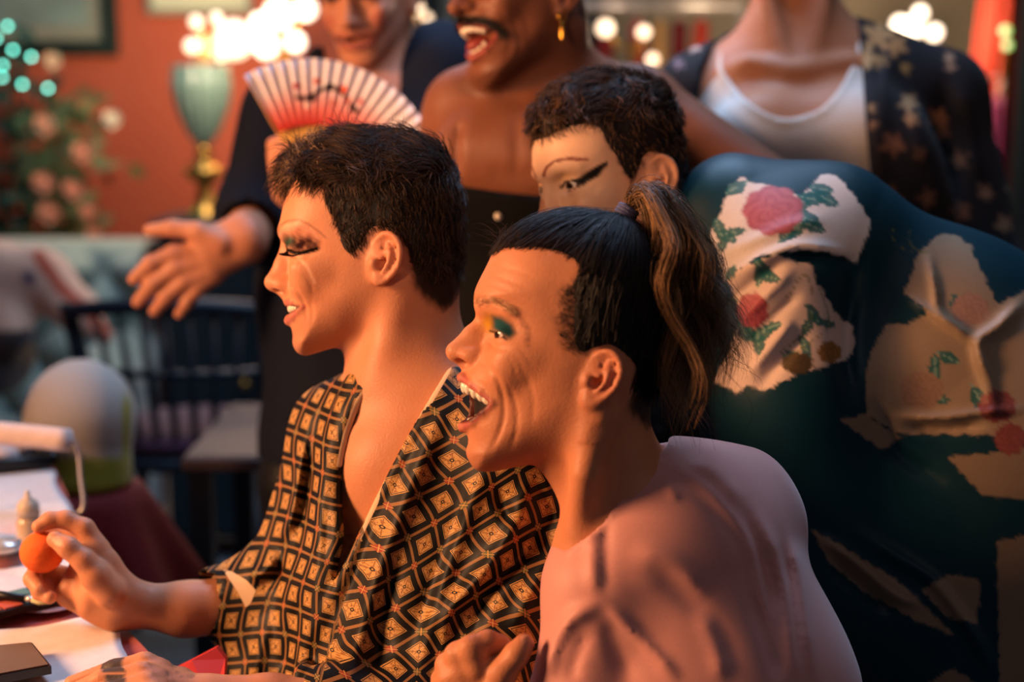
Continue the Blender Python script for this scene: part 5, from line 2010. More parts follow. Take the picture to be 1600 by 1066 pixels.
def build_robe(root, p, S):
    r = p.r
    o = Ops()
    FWD = -0.66 * RT - 0.75 * FW
    sr, sl = p(525, 668, -130), p(812, 695, 110)
    nb = p(655, 625, -14)
    o.ecap(p(660, 735, -25), p(650, 930, -22), (0.150, 0.106), (0.145, 0.110), S, k=0.04)
    o.ecap(p(650, 930, -22), p(620, 1180, -20), (0.145, 0.112), (0.16, 0.135), S, k=0.05)
    o.cone(nb, sr, 0.056, 0.044, k=0.04); o.cone(nb, sl, 0.056, 0.054, k=0.04)
    o.cone(sr, p(450, 915, -112), 0.044, 0.046, k=0.02)
    o.tube([p(470, 905, -115), p(420, 925, -105), p(335, 938, -80)], [0.046, 0.044, 0.036], k=0.02, ks=0.02)
    o.tube([p(450, 930, -112), p(430, 1010, -100), p(420, 1120, -90)], [0.045, 0.055, 0.065], k=0.04)
    o.cone(sl, p(805, 960, 130), 0.056, 0.064, k=0.03)
    o.cone(p(805, 960, 130), p(770, 1150, 165), 0.064, 0.058, k=0.03)
    o.tube([p(770, 1150, 165), p(640, 1130, 185), p(520, 1112, 198)], [0.058, 0.052, 0.046], k=0.03, ks=0.02)
    # skirt over the thighs
    hip = p(655, 1230, -20)
    for s in (-1, 1):
        hj = hip + S * 0.085 * s; hj[2] = 0.57
        kn = hj + np.array([-0.36, -0.12, -0.02])
        o.cone(hj, kn, 0.10, 0.08, k=0.05)
    o.tube([p(606, 572, -40), p(584, 588, 6), p(566, 608, 28), p(552, 640, 40)], [0.018, 0.017, 0.016, 0.014], k=0.02)
    folds = [([(705, 600), (650, 740), (600, 870), (560, 1000), (540, 1066)], 9, 16), ([(760, 730), (715, 830), (680, 940), (655, 1066)], 10, 15), ([(735, 760), (690, 880), (650, 990)], -8, 12),
             ([(830, 745), (800, 830), (750, 900), (700, 960), (690, 1040)], 10, 13), ([(850, 800), (815, 870), (760, 930), (735, 1000)], -9, 12), ([(880, 790), (868, 860), (830, 930), (800, 990)], 9, 14),
             ([(780, 760), (790, 800), (830, 830)], -6, 10), ([(845, 735), (872, 800), (880, 860)], 6, 10),
             ([(515, 610), (490, 700), (478, 800), (455, 900)], -7, 12), ([(540, 620), (512, 700), (500, 800), (492, 920), (460, 1060)], 8, 13), ([(475, 680), (455, 790), (430, 860)], 6, 11),
             ([(430, 860), (415, 890), (385, 900)], 7, 9), ([(445, 880), (425, 910), (400, 915)], -6, 7), ([(470, 930), (455, 1000), (440, 1066)], -6, 12), ([(420, 960), (405, 1020), (395, 1066)], 6, 12),
             ([(620, 880), (600, 960), (590, 1066)], -6, 13), ([(600, 760), (570, 850), (530, 960)], -5, 9)]
    o.displace(fold_field(folds))
    # opening at the front and the neck hole
    vee = [(612, 520), (590, 585), (560, 628), (541, 680), (529, 737), (528, 787), (531, 836), (523, 885), (512, 935), (492, 990), (474, 1066), (466, 1066), (487, 994), (522, 925), (556, 856), (594, 777), (632, 703), (668, 640), (700, 585), (735, 500)]
    dmax = p.D + r(75)

    def cut(P):
        u, v, d = proj(P)
        s2 = poly_sd(u, v, vee) * p.s
        return np.maximum(s2, d - dmax)
    surf0 = Ops(); surf0.l = list(o.l)
    o.add('S', cut, 0.006, p(590, 780), 0.55)
    o.tube([p(650, 470), p(652, 612, -8)], [0.066, 0.064], k=0.006, mode='S')
    # sleeve opening
    o.cone(p(352, 936, -84), p(270, 950, -50), 0.030, 0.040, k=0.003, mode='S')
    # lapel bands
    lap = [[(590, 588), (560, 630), (541, 680), (529, 737), (527, 787), (530, 836), (521, 885), (511, 930), (490, 990), (470, 1060)], [(704, 585), (670, 640), (634, 703), (596, 777), (558, 856), (524, 925), (490, 994), (470, 1050)]]
    edges = []
    for side, ln in enumerate(lap):
        pts = []
        for q in spline(ln, 4):
            d = first_hit(surf0, q[0] + (-5 if side == 0 else 5), q[1], 1.15, 1.7)
            if d:
                pts.append(pix(q[0] + (-3 if side == 0 else 3), q[1], d + 0.004))
        edges.append(pts)
        o.tube(pts, [0.0065] * len(pts), k=0.006)
    fx = [(p(290, 900)[0], p(900, 900)[0], 0.0034)]
    fz = [(p(600, 1075)[2], p(600, 560)[2], 0.0034)]
    yc = p(600, 600)[1]
    fy = [(yc - 0.22, yc + 0.04, 0.0036)]
    V, Q = surf(o, axis_grid(p(285, 900)[0], p(980, 800)[0], fx, 0.008), axis_grid(yc - 0.46, yc + 0.26, fy, 0.010), axis_grid(0.40, p(600, 540)[2], fz, 0.010))
    u, v, d = proj(V)
    w = (p.D - d) / p.s
    # printed lattice: left front hangs straight, right front lies on the bias
    mid = (u - 640) - (v - 560) * (-140 / 506.0)
    sl_ = ((u < 560) & (mid < 0)) | (mid < -6)
    sl_ = mid < 0
    wu, wv = u + 0.35 * w + 9 * np.sin(v / 47.0) + 4 * np.sin(v / 19.0 + u / 30.0), v + 8 * np.sin(u / 33.0 + 1)
    a = math.radians(6)
    L = np.stack([(wu * math.cos(a) + wv * math.sin(a)) / 40.0, (-wu * math.sin(a) + wv * math.cos(a)) / 45.0], 1)
    wu2, wv2 = u - 0.30 * w + 12 * np.sin(v / 62.0 + u / 130) + 5 * np.sin((u + v) / 27.0), v + 12 * np.sin(u / 52.0 + v / 170.0)
    a = math.radians(-27)
    R = np.stack([(wu2 * math.cos(a) + wv2 * math.sin(a)) / 46.0, (-wu2 * math.sin(a) + wv2 * math.cos(a)) / 50.0], 1)
    pat = np.where(sl_[:, None], L, R)
    # the paler facing shows inside the right front and in the turned cuff (signed distance, 0.5 = edge)
    vs_ = poly_sd(u, v, vee)
    face_ = np.where((mid > 0) & (d > p.D - r(140)), np.maximum(vs_ - 1.5, -9 - vs_), 20)
    cuff = np.where(d < 1.62, poly_sd(u, v, [(348, 890), (362, 893), (384, 906), (400, 922), (392, 942), (384, 950), (372, 926)]), 20)
    left_ = np.where((mid <= 0) & (v < 730), np.abs(vs_ - 1.0) - 4.5, 20)
    lining = np.clip(0.5 - np.minimum(np.minimum(face_, left_), cuff) / 12.0, 0, 1)
    mk('robe', V, Q, M['robe'], root, uv=np.concatenate([pat, lining[:, None]], 1))


build_robe(PA, pa, SA)


def red_facing(root):
    """bright red facing of the robe that turns out beside the wrist"""
    q = [(252, 1056, 1.405), (300, 1032, 1.415), (338, 1012, 1.43), (352, 1030, 1.425), (350, 1064, 1.40), (330, 1100, 1.38), (270, 1100, 1.38)]
    front = np.array([pix(u, v, d) for u, v, d in q]); back = front + FW * 0.012
    n = len(q)
    F = [list(range(n)), list(range(n, 2 * n))[::-1]] + [[i, n + i, n + (i + 1) % n, (i + 1) % n] for i in range(n)]
    mk('robe_facing', np.concatenate([front, back]), F, M['facing'], root, smooth=False, label='bright red facing')


M['facing'] = mat('red_facing', 'c22a1c', rough=0.6, var=0.15, scale=30)
red_facing(PA)
# the sponge in his hand
def make_sponge():
    o = Ops()
    c = pa(66, 863, -18)
    o.ell(c, (0.0225, 0.021, 0.0215))
    o.displace(lambda P: 0.00015 * wob(P, 900, 3))
    V, Q = box_surf(o, c - 0.03, c + 0.03, 0.0016)
    mk('makeup_sponge', V, Q, M['sponge'], label='round orange makeup sponge pinched in raised fingers', category='sponge')


M['sponge'] = mat('orange_foam', 'f06a26', rough=0.85, var=0.08, scale=160, bump=0.1)
make_sponge()


# ------------------------------------------------------------------ the laughing man in the pink blouse
def person_pink():
    p = Px(1.26); r = p.r
    H = Head(DEF_B, p(905, 590), -RT, UP)
    o = Ops()
    H.build(o)
    # eye slit
    o.ell(H.q(770, 524, 34), (0.008, 0.014, 0.0025), np.stack([H.F * 0.8 + H.L * 0.6, H.L * 0.8 - H.F * 0.6, H.U]), k=0.0015, mode='S')
    S = 0.83 * RT + 0.55 * FW             # left (near) shoulder -> right (far) shoulder
    o.ecap(p(918, 655), p(990, 800, -8), (r(86), 0.050), (r(80), 0.047), RT, k=0.022)
    o.tube([p(935, 655, 95), p(915, 740, 95), p(905, 820, 60)], [0.012, 0.012, 0.010], k=0.022)
    o.tube([p(878, 735, 10), p(905, 790, 10), p(922, 840, 10)], [0.012, 0.012, 0.010], k=0.02)
    sn, sf = p(940, 925, 35), p(1185, 820, -150)
    nb = p(1010, 810, -20)
    o.cone(nb, sn, 0.036, 0.030, k=0.04); o.cone(nb, sf, 0.036, 0.028, k=0.04)
    o.ecap(p(1055, 880, -60), p(1110, 1120, -60), (0.118, 0.075), (0.110, 0.078), S, k=0.04)
    o.ecap(p(1110, 1120, -60), p(1150, 1400, -60), (0.110, 0.078), (0.125, 0.09), S, k=0.05)
    o.ell(p(945, 868, -10), (0.036, 0.040, 0.032), k=0.03)
    # near arm folded, hand laid on the other man's sleeve
    el = p(900, 1240, 70)
    wr = p(748, 1120, 80)
    o.cone(sn, el, 0.036, 0.032, k=0.02)
    o.tube([el, p(810, 1180, 80), wr], [0.034, 0.029, 0.0215], k=0.012, ks=0.01)
    o.ecap(wr, p(735, 1055, 78), (0.024, 0.018), (0.029, 0.015), RT, k=0.012)
    kk = 0.0035
    o.tube([p(760, 1095, 92), p(785, 1052, 100), p(806, 1024, 103), p(819, 1007, 100)], [0.014, 0.0125, 0.0108, 0.0092], k=0.006, ks=0.004)
    o.tube([p(745, 1045, 88), p(736, 1015, 88), p(762, 1004, 78), p(782, 1010, 66), p(772, 1026, 56)], [0.013, 0.0118, 0.0105, 0.0095, 0.008], k=kk, ks=0.004)
    o.tube([p(722, 1050, 80), p(716, 1024, 76), p(740, 1014, 58), p(760, 1022, 46)], [0.0125, 0.0115, 0.010, 0.009], k=kk, ks=0.004)
    o.tube([p(705, 1062, 72), p(700, 1040, 64), p(722, 1030, 44), p(742, 1036, 34)], [0.0115, 0.0108, 0.0095, 0.0085], k=kk, ks=0.004)
    o.tube([p(695, 1080, 66), p(692, 1062, 56), p(710, 1050, 36), p(728, 1054, 28)], [0.0105, 0.0098, 0.0088, 0.0078], k=kk, ks=0.004)
    for s in (-1, 1):
        hj = p(1150, 1420, -60) + S * 0.085 * s; hj[2] = 0.55
        kn = hj + np.array([-0.16, -0.34, -0.03]); ft = np.array([kn[0] + 0.03, kn[1], 0.07])
        o.cone(hj, kn, 0.085, 0.058, k=0.05); o.cone(kn, ft, 0.055, 0.038, k=0.02)
        o.cone(ft + np.array([0.02, 0, -0.03]), ft + np.array([-0.15, 0, -0.042]), 0.036, 0.026, k=0.02)
    zt = lambda v: p(900, v)[2]
    fx = [(p(690, 600)[0], p(850, 600)[0], 0.0016), (p(850, 600)[0], p(1060, 600)[0], 0.0027)]
    fz = [(zt(745), zt(400), 0.0017), (zt(400), zt(330), 0.003), (zt(860), zt(745), 0.003), (zt(1075), zt(985), 0.0024)]
    yc = H.O[1]
    fy = [(yc - 0.09, yc + 0.02, 0.0022), (yc + 0.02, yc + 0.10, 0.004)]
    V, Q = surf(o, axis_grid(p(675, 600)[0], p(1300, 900)[0], fx, 0.006), axis_grid(yc - 0.25, yc + 0.42, fy, 0.008), axis_grid(-0.01, zt(325), fz, 0.008))
    skin = lin('c78560')
    C = np.tile(skin, (len(V), 1))
    u, v, l = H.tr(V); al = np.abs(l)
    isf = (H.samp(H.sd, u, v) < 15) & (al < 90)
    face = isf & (al > 6) & (al < 75)
    C = head_paint(H, V, C, lin('b05c55'))
    eg = lambda c, ru, rv, hard=1.0: np.exp(-(((u - c[0]) / ru) ** 2 + ((v - c[1]) / rv) ** 2) ** hard)
    C = blend(C, face * 0.4 * (1 - sstep(seg_dist(u, v, [(770, 722), (830, 705), (880, 660), (888, 600)]), 16, 55)), lin('99644c'))
    C = blend(C, face * 0.35 * (1 - sstep(seg_dist(u, v, [(748, 474), (764, 471), (784, 478), (800, 486)]), 3, 9)), lin('e0b08c'))
    C = blend(C, face * (0.5 + 0.3 * wob(V, 900, 15)) * (1 - sstep(seg_dist(u, v, [(800, 487), (814, 500), (823, 516), (823, 538)]), 1, 8)), lin('5a2c20'))
    C = blend(C, face * 0.85 * eg((764, 505), 12, 15, 1), lin('b98c1a'))
    teal = poly_sd(u, v, [(769, 493), (785, 496), (801, 507), (806, 522), (797, 531), (786, 526), (775, 519), (769, 516)])
    C = blend(C, face * 0.98 * (1 - sstep(teal, -7, 5)), lin('0d474c'))
    C = blend(C, face * 0.7 * eg((795, 520), 12, 9, 1), lin('052024'))
    C = blend(C, face * 0.9 * (1 - sstep(seg_dist(u, v, [(766, 517), (778, 522), (792, 531)]), 1.0, 2.6)), lin('0c0a0a'))
    C = blend(C, isf * 0.4 * eg((940, 590), 30, 50), lin('b5614a'))
    C = blend(C, isf * 0.25 * eg((705, 552), 14, 14), lin('c06048'))
    hairp = [(768, 392), (790, 390), (840, 392), (880, 402), (900, 420), (904, 445), (898, 470), (892, 500), (893, 530), (900, 548), (910, 549), (920, 543), (950, 540), (985, 570), (985, 600), (972, 635), (1000, 665), (1045, 690),
             (1090, 640), (1095, 480), (1060, 380), (980, 320), (860, 318), (775, 350)]
    hairp = [tuple(q) for q in spline(hairp, 4, True)]
    hm = poly_sd(u, v, hairp) + 3 * wob(V, 700, 5)
    stub = poly_sd(u, v, [(905, 425), (880, 445), (866, 465), (864, 500), (868, 535), (880, 552), (915, 552), (915, 430)])
    C = blend(C, isf * (al > 20) * (1 - sstep(stub + 5 * wob(V, 420, 9), -16, 9)) * (0.58 + 0.2 * wob(V, 1300, 10)), lin('2b1a14'))
    C = blend(C, isf * (1 - sstep(hm, -14, 5)) * 0.96, lin('1d1411'))
    pu, pv, pd = proj(V)
    nail = poly_sd(pu, pv, [(812, 994), (826, 990), (835, 1000), (832, 1014), (820, 1016), (813, 1006)])
    C = blend(C, (pd < 1.22) * 0.55 * (1 - sstep(nail, -2, 1)), lin('dba28c'))
    C = blend(C, (pd < 1.22) * 0.35 * (1 - sstep(np.abs(nail), 0.6, 2.2)), lin('8a4a3c'))
    C = blend(C, V[:, 2] < 0.62, lin('14161c'))
    root = empty('person', (float(H.O[0] + 0.1), float(H.O[1]), 0.0), 'laughing man with a wavy ponytail and a pale pink satin blouse', 'person')
    mk('body', V, Q, M['skin'], root, col=C, alpha=1 - face * np.maximum(1 - sstep(teal, -1, 4), eg((763, 505), 12, 16, 2)) * 0.85)
    H.eyeball(root, 1, (0.9, 0.45, 0.0))
    # teeth: upper row and a little of the lower one
    ot = Ops()
    up_row = [(722, 601, 4.5, 4.6, 6.6), (728, 603, 12, 4.4, 6.4), (738, 608, 18.5, 4.2, 6.6), (748, 613.5, 22.5, 4.0, 5.8), (757, 619, 25, 3.8, 5.2), (765, 624, 27, 3.5, 4.4)]
    for (a, b, c, wd, ht) in up_row:
        for s in (1, -1):
            ot.ell(H.q(a + 5, b + 3, s * c), (0.0042, wd * 0.001, ht * 0.001), H.R, k=0.0008)
    for (a, b, c) in [(734, 659, 3.5), (738, 657, 9.5), (746, 652, 15), (754, 646, 18)]:
        for s in (1, -1):
            ot.ell(H.q(a, b, s * c), (0.0030, 0.0034, 0.0036), H.R, k=0.0008)
    c0 = H.q(745, 628)
    Vt, Qt = box_surf(ot, c0 - 0.04, c0 + 0.04, 0.0013)
    mk('teeth', Vt, Qt, M['tooth'], root)
    og = Ops(); og.ell(H.q(778, 644, 2), (0.018, 0.015, 0.007), H.R)
    Vg, Qg = box_surf(og, H.q(778, 644) - 0.03, H.q(778, 644) + 0.03, 0.003)
    mk('tongue', Vg, Qg, M['tongue'], root)
    # hair: combed back flat to the band, then a long wavy tail
    knot = H.q(974, 333, 0)
    thf = lambda u, v, l: 2.0 + 3.0 * sstep(u, 850, 960) * sstep(v, 430, 350) - 1.2 * sstep(v, 480, 560)
    oc = hair_cap(H, hairp, thf, 0.003, noise=0.3, nfreq=240, soft=12)
    Vc, Qc = box_surf(oc, H.O - np.array([0.10, 0.11, 0.08]), H.O + np.array([0.13, 0.11, 0.17]), 0.0032)
    uc, vc, lc = H.tr(Vc); hc = poly_sd(uc, vc, hairp)
    kl = H.loc(knot[None])[0]

    def flow(u, v, l):
        f = (H.o[0] - u) * H.s; z = (H.o[1] - v) * H.s
        dd = np.stack([kl[0] - f, kl[1] - l, kl[2] - z], 1)
        return dd / np.maximum(np.linalg.norm(dd, axis=1, keepdims=True), 1e-6)
    rr = pick(Vc, (hc < 2) & (H.base_fn()(Vc) > 0), 4000, weight=np.where(lc > -20, 1.0, 0.25) * (1 + 1.0 * (hc > -14)))
    uu, vv, ll = H.tr(rr)
    dist = np.linalg.norm(rr - knot, axis=1)
    ln = np.minimum(dist * 0.9, 0.075) * np.random.default_rng(1).uniform(0.5, 1.1, len(rr))
    st = grow(H, rr, flow, ln, 8, 0.06, jit=0.10, curl=0.04, cfreq=0.5, seed=21)
    Vs, Qs = tubes(st, np.random.default_rng(3).uniform(0.00022, 0.0004, len(st)))
    Cs = strand_col(len(st), 27, lin('0a0807'), lin('261b15'))
    rg = np.random.default_rng(33)
    rb_ = pick(V, isf & (l > -25) & (hm > -6) & (hm < 7) & (v < 470) & (u < 930), 900, seed=71)
    sb_ = grow(H, rb_, flow, np.random.default_rng(8).uniform(0.012, 0.03, len(rb_)), 6, 0.12, jit=0.16, curl=0.06, cfreq=0.5, seed=72)
    Vy, Qy = tubes(sb_, np.random.default_rng(9).uniform(0.00018, 0.0003, len(sb_)))
    ry_ = pick(V, isf & (l > 20) & (stub < -4) & (v > 430), 800, seed=73)
    sy_ = grow(H, ry_, lambda u, v, l: np.stack([-0.5 + 0 * u, 0 * u, -0.6 + 0 * u], 1), np.random.default_rng(8).uniform(0.002, 0.005, len(ry_)), 4, 0.2, jit=0.3, seed=74)
    Vz, Qz = tubes(sy_, 0.00016)
    bd = seg_dist(u, v, [(748, 474), (764, 470), (784, 477), (804, 488)])
    re_ = pick(V, isf & (l > 8) & (l < 52) & (bd < 4), 260, seed=75)
    se_ = grow(H, re_, lambda u, v, l: np.stack([-0.6 + 0 * u, 0.6 + 0 * u, 0.35 - 0.012 * (u - 745)], 1), np.random.default_rng(8).uniform(0.004, 0.008, len(re_)), 4, 0.25, jit=0.25, seed=76)
    Ve, Qe = tubes(se_, 0.0002)
    # fringe wisps along the hairline
    parts = [(Vc, Qc, lin('0a0807')), (Vs, Qs, Cs), (Vy, Qy, lin('2a1c15')), (Vz, Qz, lin('20150f')), (Ve, Qe, lin('c99c72'))]
    # tail: locks start in the band, arch up and fall behind the head
    band = p(980, 328, 0)
    locks = []
    spec = []
    for i in range(46):
        a = i / 45
        # end points fan from the inner long waves to the outer right edge
        eu = 1052 + 108 * a + rg.normal() * 9
        ev = 690 - 150 * a ** 1.6 + rg.normal() * 22
        ew = rg.normal() * 34 + 20
        mu = 1030 + 85 * a + rg.normal() * 6
        mv = 430 + 20 * (1 - a) + rg.normal() * 8
        tu = 1008 + 42 * a + rg.normal() * 4
        tv = 312 - 14 * math.sin(a * 2.2) + 24 * a ** 2 + rg.normal() * 3
        pts = [p(982, 330, rg.normal() * 5), p(990 + 6 * a, 313 + rg.normal() * 3, rg.normal() * 8), p(tu, tv, ew * 0.4), p((tu + mu) / 2 + 8, (tv + mv) / 2 - 8, ew * 0.8), p(mu, mv, ew),
               p(mu * 0.5 + eu * 0.5 + 6 * math.sin(i), (mv + ev) / 2, ew), p(eu, ev, ew)]
        spec.append((spline(pts, 9), a))
    cols = []
    for pts, a in spec:
        n = len(pts)
        t = np.linspace(0, 1, n)
        ns = 46
        amp = 0.0115 * sstep(t, 0.35, 0.8)
        ph = rg.uniform(0, 6.28); fr = rg.uniform(2.6, 3.6)
        wave = amp[:, None] * (np.sin(t * fr * 6.28 * 0.9 + ph)[:, None] * RT + 0.7 * np.cos(t * fr * 5.6 + ph)[:, None] * FW)
        for k in range(ns):
            offs = rg.normal(size=3) * 0.0042
            sp = 0.12 + 0.9 * sstep(t, 0.02, 0.25) * (1 - 0.45 * sstep(t, 0.6, 1.0))
            line = pts + wave + offs[None] * sp[:, None] + rg.normal(size=3)[None] * 0.0022 * (t ** 2)[:, None]
            cut_ = rg.uniform(0.82, 1.0)
            idx = np.linspace(0, (n - 1) * cut_, 22)
            i0 = np.minimum(idx.astype(int), n - 2); fr_ = (idx - i0)[:, None]
            locks.append(line[i0] * (1 - fr_) + line[i0 + 1] * fr_)
            hl = rg.beta(1.2, 2.5) * (0.45 + 0.55 * (a < 0.35))
            cols.append(hl)
    locks = np.stack(locks)
    Vk, Qk = tubes(locks, rg.uniform(0.00028, 0.00048, len(locks)))
    hl = np.array(cols)[:, None, None]
    tt = np.linspace(0, 1, 22)[None, :, None]
    ck = lin('3a291e') * (1 - hl) + lin('cf9c66') * hl
    ck = ck * (1 - 0.55 * (tt < 0.12)) + lin('b07c4c') * hl * sstep(tt, 0.3, 0.8) * 0.5
    Ck = np.repeat(ck.reshape(-1, 3), 3, axis=0)
    # flyaway wisps
    wr_ = []
    for i in range(60):
        a = rg.uniform()
        s0 = p(1040 + 100 * a, 380 + 200 * rg.uniform(), rg.normal() * 30)
        e0 = s0 + RT * rg.uniform(0.0, 0.05) - UP * rg.uniform(0.03, 0.09)
        m0 = (s0 + e0) / 2 + RT * rg.normal() * 0.012
        wr_.append(spline([s0, m0, e0], 10)[:20])
    for i in range(40):
        s0 = H.q(772 + 60 * rg.uniform(), 386 - 20 * rg.uniform(), rg.uniform(-30, 40))
        e0 = s0 - RT * rg.uniform(-0.01, 0.03) + UP * rg.uniform(0.0, 0.015)
        wr_.append(spline([s0, (s0 + e0) / 2 + UP * rg.uniform(0, .006), e0], 10)[:20])
    Vw, Qw = tubes(np.stack(wr_), 0.00018)
    parts += [(Vk, Qk, Ck), (Vw, Qw, lin('3a281e'))]
    Va, Qa, Ca = merge(parts)
    mk('hair', Va, Qa, M['hair'], root, col=Ca)
    # elastic band of three turns
    ths = np.linspace(0, 2 * math.pi, 25)
    bp = []
    axd = (p(990, 313) - p(975, 338)); axd /= np.linalg.norm(axd)
    e1 = FW; e2 = np.cross(axd, e1)
    for k_ in range(3):
        c = p(979, 332) + axd * 0.0032 * (k_ - 1)
        ring = [c + 0.0085 * (math.cos(t) * e1 + math.sin(t) * e2) for t in ths]
        bp.append(sweep(np.array(ring), 0.0022, 8, False))
    Vb, Fb = join(bp)
    mk('hair_band', Vb, Fb, M['band'], root)
    return root, H, p, S


M['tongue'] = mat('tongue', '8c3a34', rough=0.35, scale=120)
M['band'] = mat('hair_elastic', '45486e', rough=0.7, var=0.2, scale=300, bump=0.2)
PB, HB, pb, SB = person_pink()


def build_blouse(root, p, S):
    r = p.r
    o = Ops()
    sn, sf = p(938, 925, 35), p(1185, 818, -150)
    nb = p(1015, 815, -22)
    o.cone(nb, sn, 0.055, 0.046, k=0.03); o.cone(nb, sf, 0.054, 0.042, k=0.03)
    o.cone(p(1062, 750, -35), p(1160, 768, -115), 0.034, 0.040, k=0.03)
    o.ecap(p(1060, 880, -62), p(1112, 1100, -62), (0.118, 0.100), (0.130, 0.115), S, k=0.035)
    o.ecap(p(1112, 1100, -62), p(1150, 1420, -60), (0.130, 0.115), (0.155, 0.125), S, k=0.05)
    o.ell(p(962, 885, -5), (0.046, 0.050, 0.040), k=0.025)
    o.cone(sn, p(908, 1120, 62), 0.047, 0.045, k=0.015)
    o.cone(p(908, 1120, 62), p(895, 1245, 72), 0.046, 0.050, k=0.02)
    o.tube([p(895, 1245, 72), p(830, 1190, 80)], [0.05, 0.045], k=0.02)
    folds = [([(1043, 720), (1105, 765), (1160, 830), (1180, 890), (1195, 960), (1225, 1066)], 1.97, 7), ([(1030, 730), (1095, 780), (1148, 845), (1168, 905), (1182, 980)], -0.99, 7),
             ([(945, 790), (947, 860), (944, 935)], -1.6, 9), ([(930, 800), (925, 870), (930, 930)], 3.6, 12), ([(940, 942), (890, 970), (862, 1020), (856, 1066)], 6.29, 12), ([(945, 945), (985, 985), (1030, 1030), (1060, 1066)], 4.5, 10),
             ([(950, 965), (960, 1010), (985, 1066)], -2.6, 15), ([(920, 985), (900, 1030), (892, 1066)], -3.1, 10), ([(1180, 800), (1215, 880), (1235, 960), (1245, 1066)], 4.5, 12), ([(1160, 790), (1195, 880), (1212, 960)], -3.1, 10),
             ([(1235, 840), (1250, 920), (1270, 1066)], 4.5, 10), ([(1225, 860), (1238, 940), (1250, 1040)], -3.1, 9), ([(1010, 880), (1060, 920), (1120, 990), (1150, 1066)], -2.48, 18), ([(985, 860), (1050, 880), (1110, 930)], 3.15, 18),
             ([(1075, 720), (1120, 740), (1160, 790)], 2.7, 12), ([(1170, 920), (1200, 1000), (1215, 1066)], -3.1, 12), ([(1040, 760), (1060, 780)], 2.7, 7), ([(1090, 950), (1120, 1010), (1130, 1066)], 3.6, 15)]
    o.displace(fold_field(folds))
    # neckline: from the nape down in front of the near shoulder
    neck = [(1044, 694), (1015, 735), (985, 765), (962, 790), (945, 812), (928, 832), (908, 845), (890, 858), (870, 850), (800, 600), (1046, 600)]

    def cut(P):
        u, v, d = proj(P)
        s2 = poly_sd(u, v, neck) * p.s
        return np.maximum(s2, d - (p.D + 0.05))
    o.add('S', cut, 0.004, p(920, 740), 0.2)
    pts = []
    s0 = Ops(); s0.l = o.l[:-1]
    for q in spline([(1044, 697), (1015, 738), (986, 768), (963, 793), (946, 815), (929, 835), (909, 848), (892, 860)], 4):
        d = first_hit(s0, q[0] + 3, q[1] + 4, 1.05, 1.5)
        if d:
            pts.append(pix(q[0] + 1, q[1] + 2, d + 0.002))
    o.tube(pts, [0.0032] * len(pts), k=0.003)
    yc = p(1000, 900)[1]
    fz = [(p(1000, 1075)[2], p(1000, 670)[2], 0.0034)]
    V, Q = surf(o, axis_grid(p(815, 900)[0], p(1420, 900)[0], [(p(815, 900)[0], p(1330, 900)[0], 0.0036)], 0.01), axis_grid(yc - 0.2, yc + 0.35, [(yc - 0.12, yc + 0.12, 0.004)], 0.01), axis_grid(0.42, p(1000, 660)[2], fz, 0.01))
    mk('blouse', V, Q, M['satin'], root, col=np.tile(lin('cf8f86'), (len(V), 1)))


M['satin'] = cloth_mat('pink_satin', rough=0.55, sheen=0.4, spec=0.35, weave=700, bump=0.05)
build_blouse(PB, pb, SB)


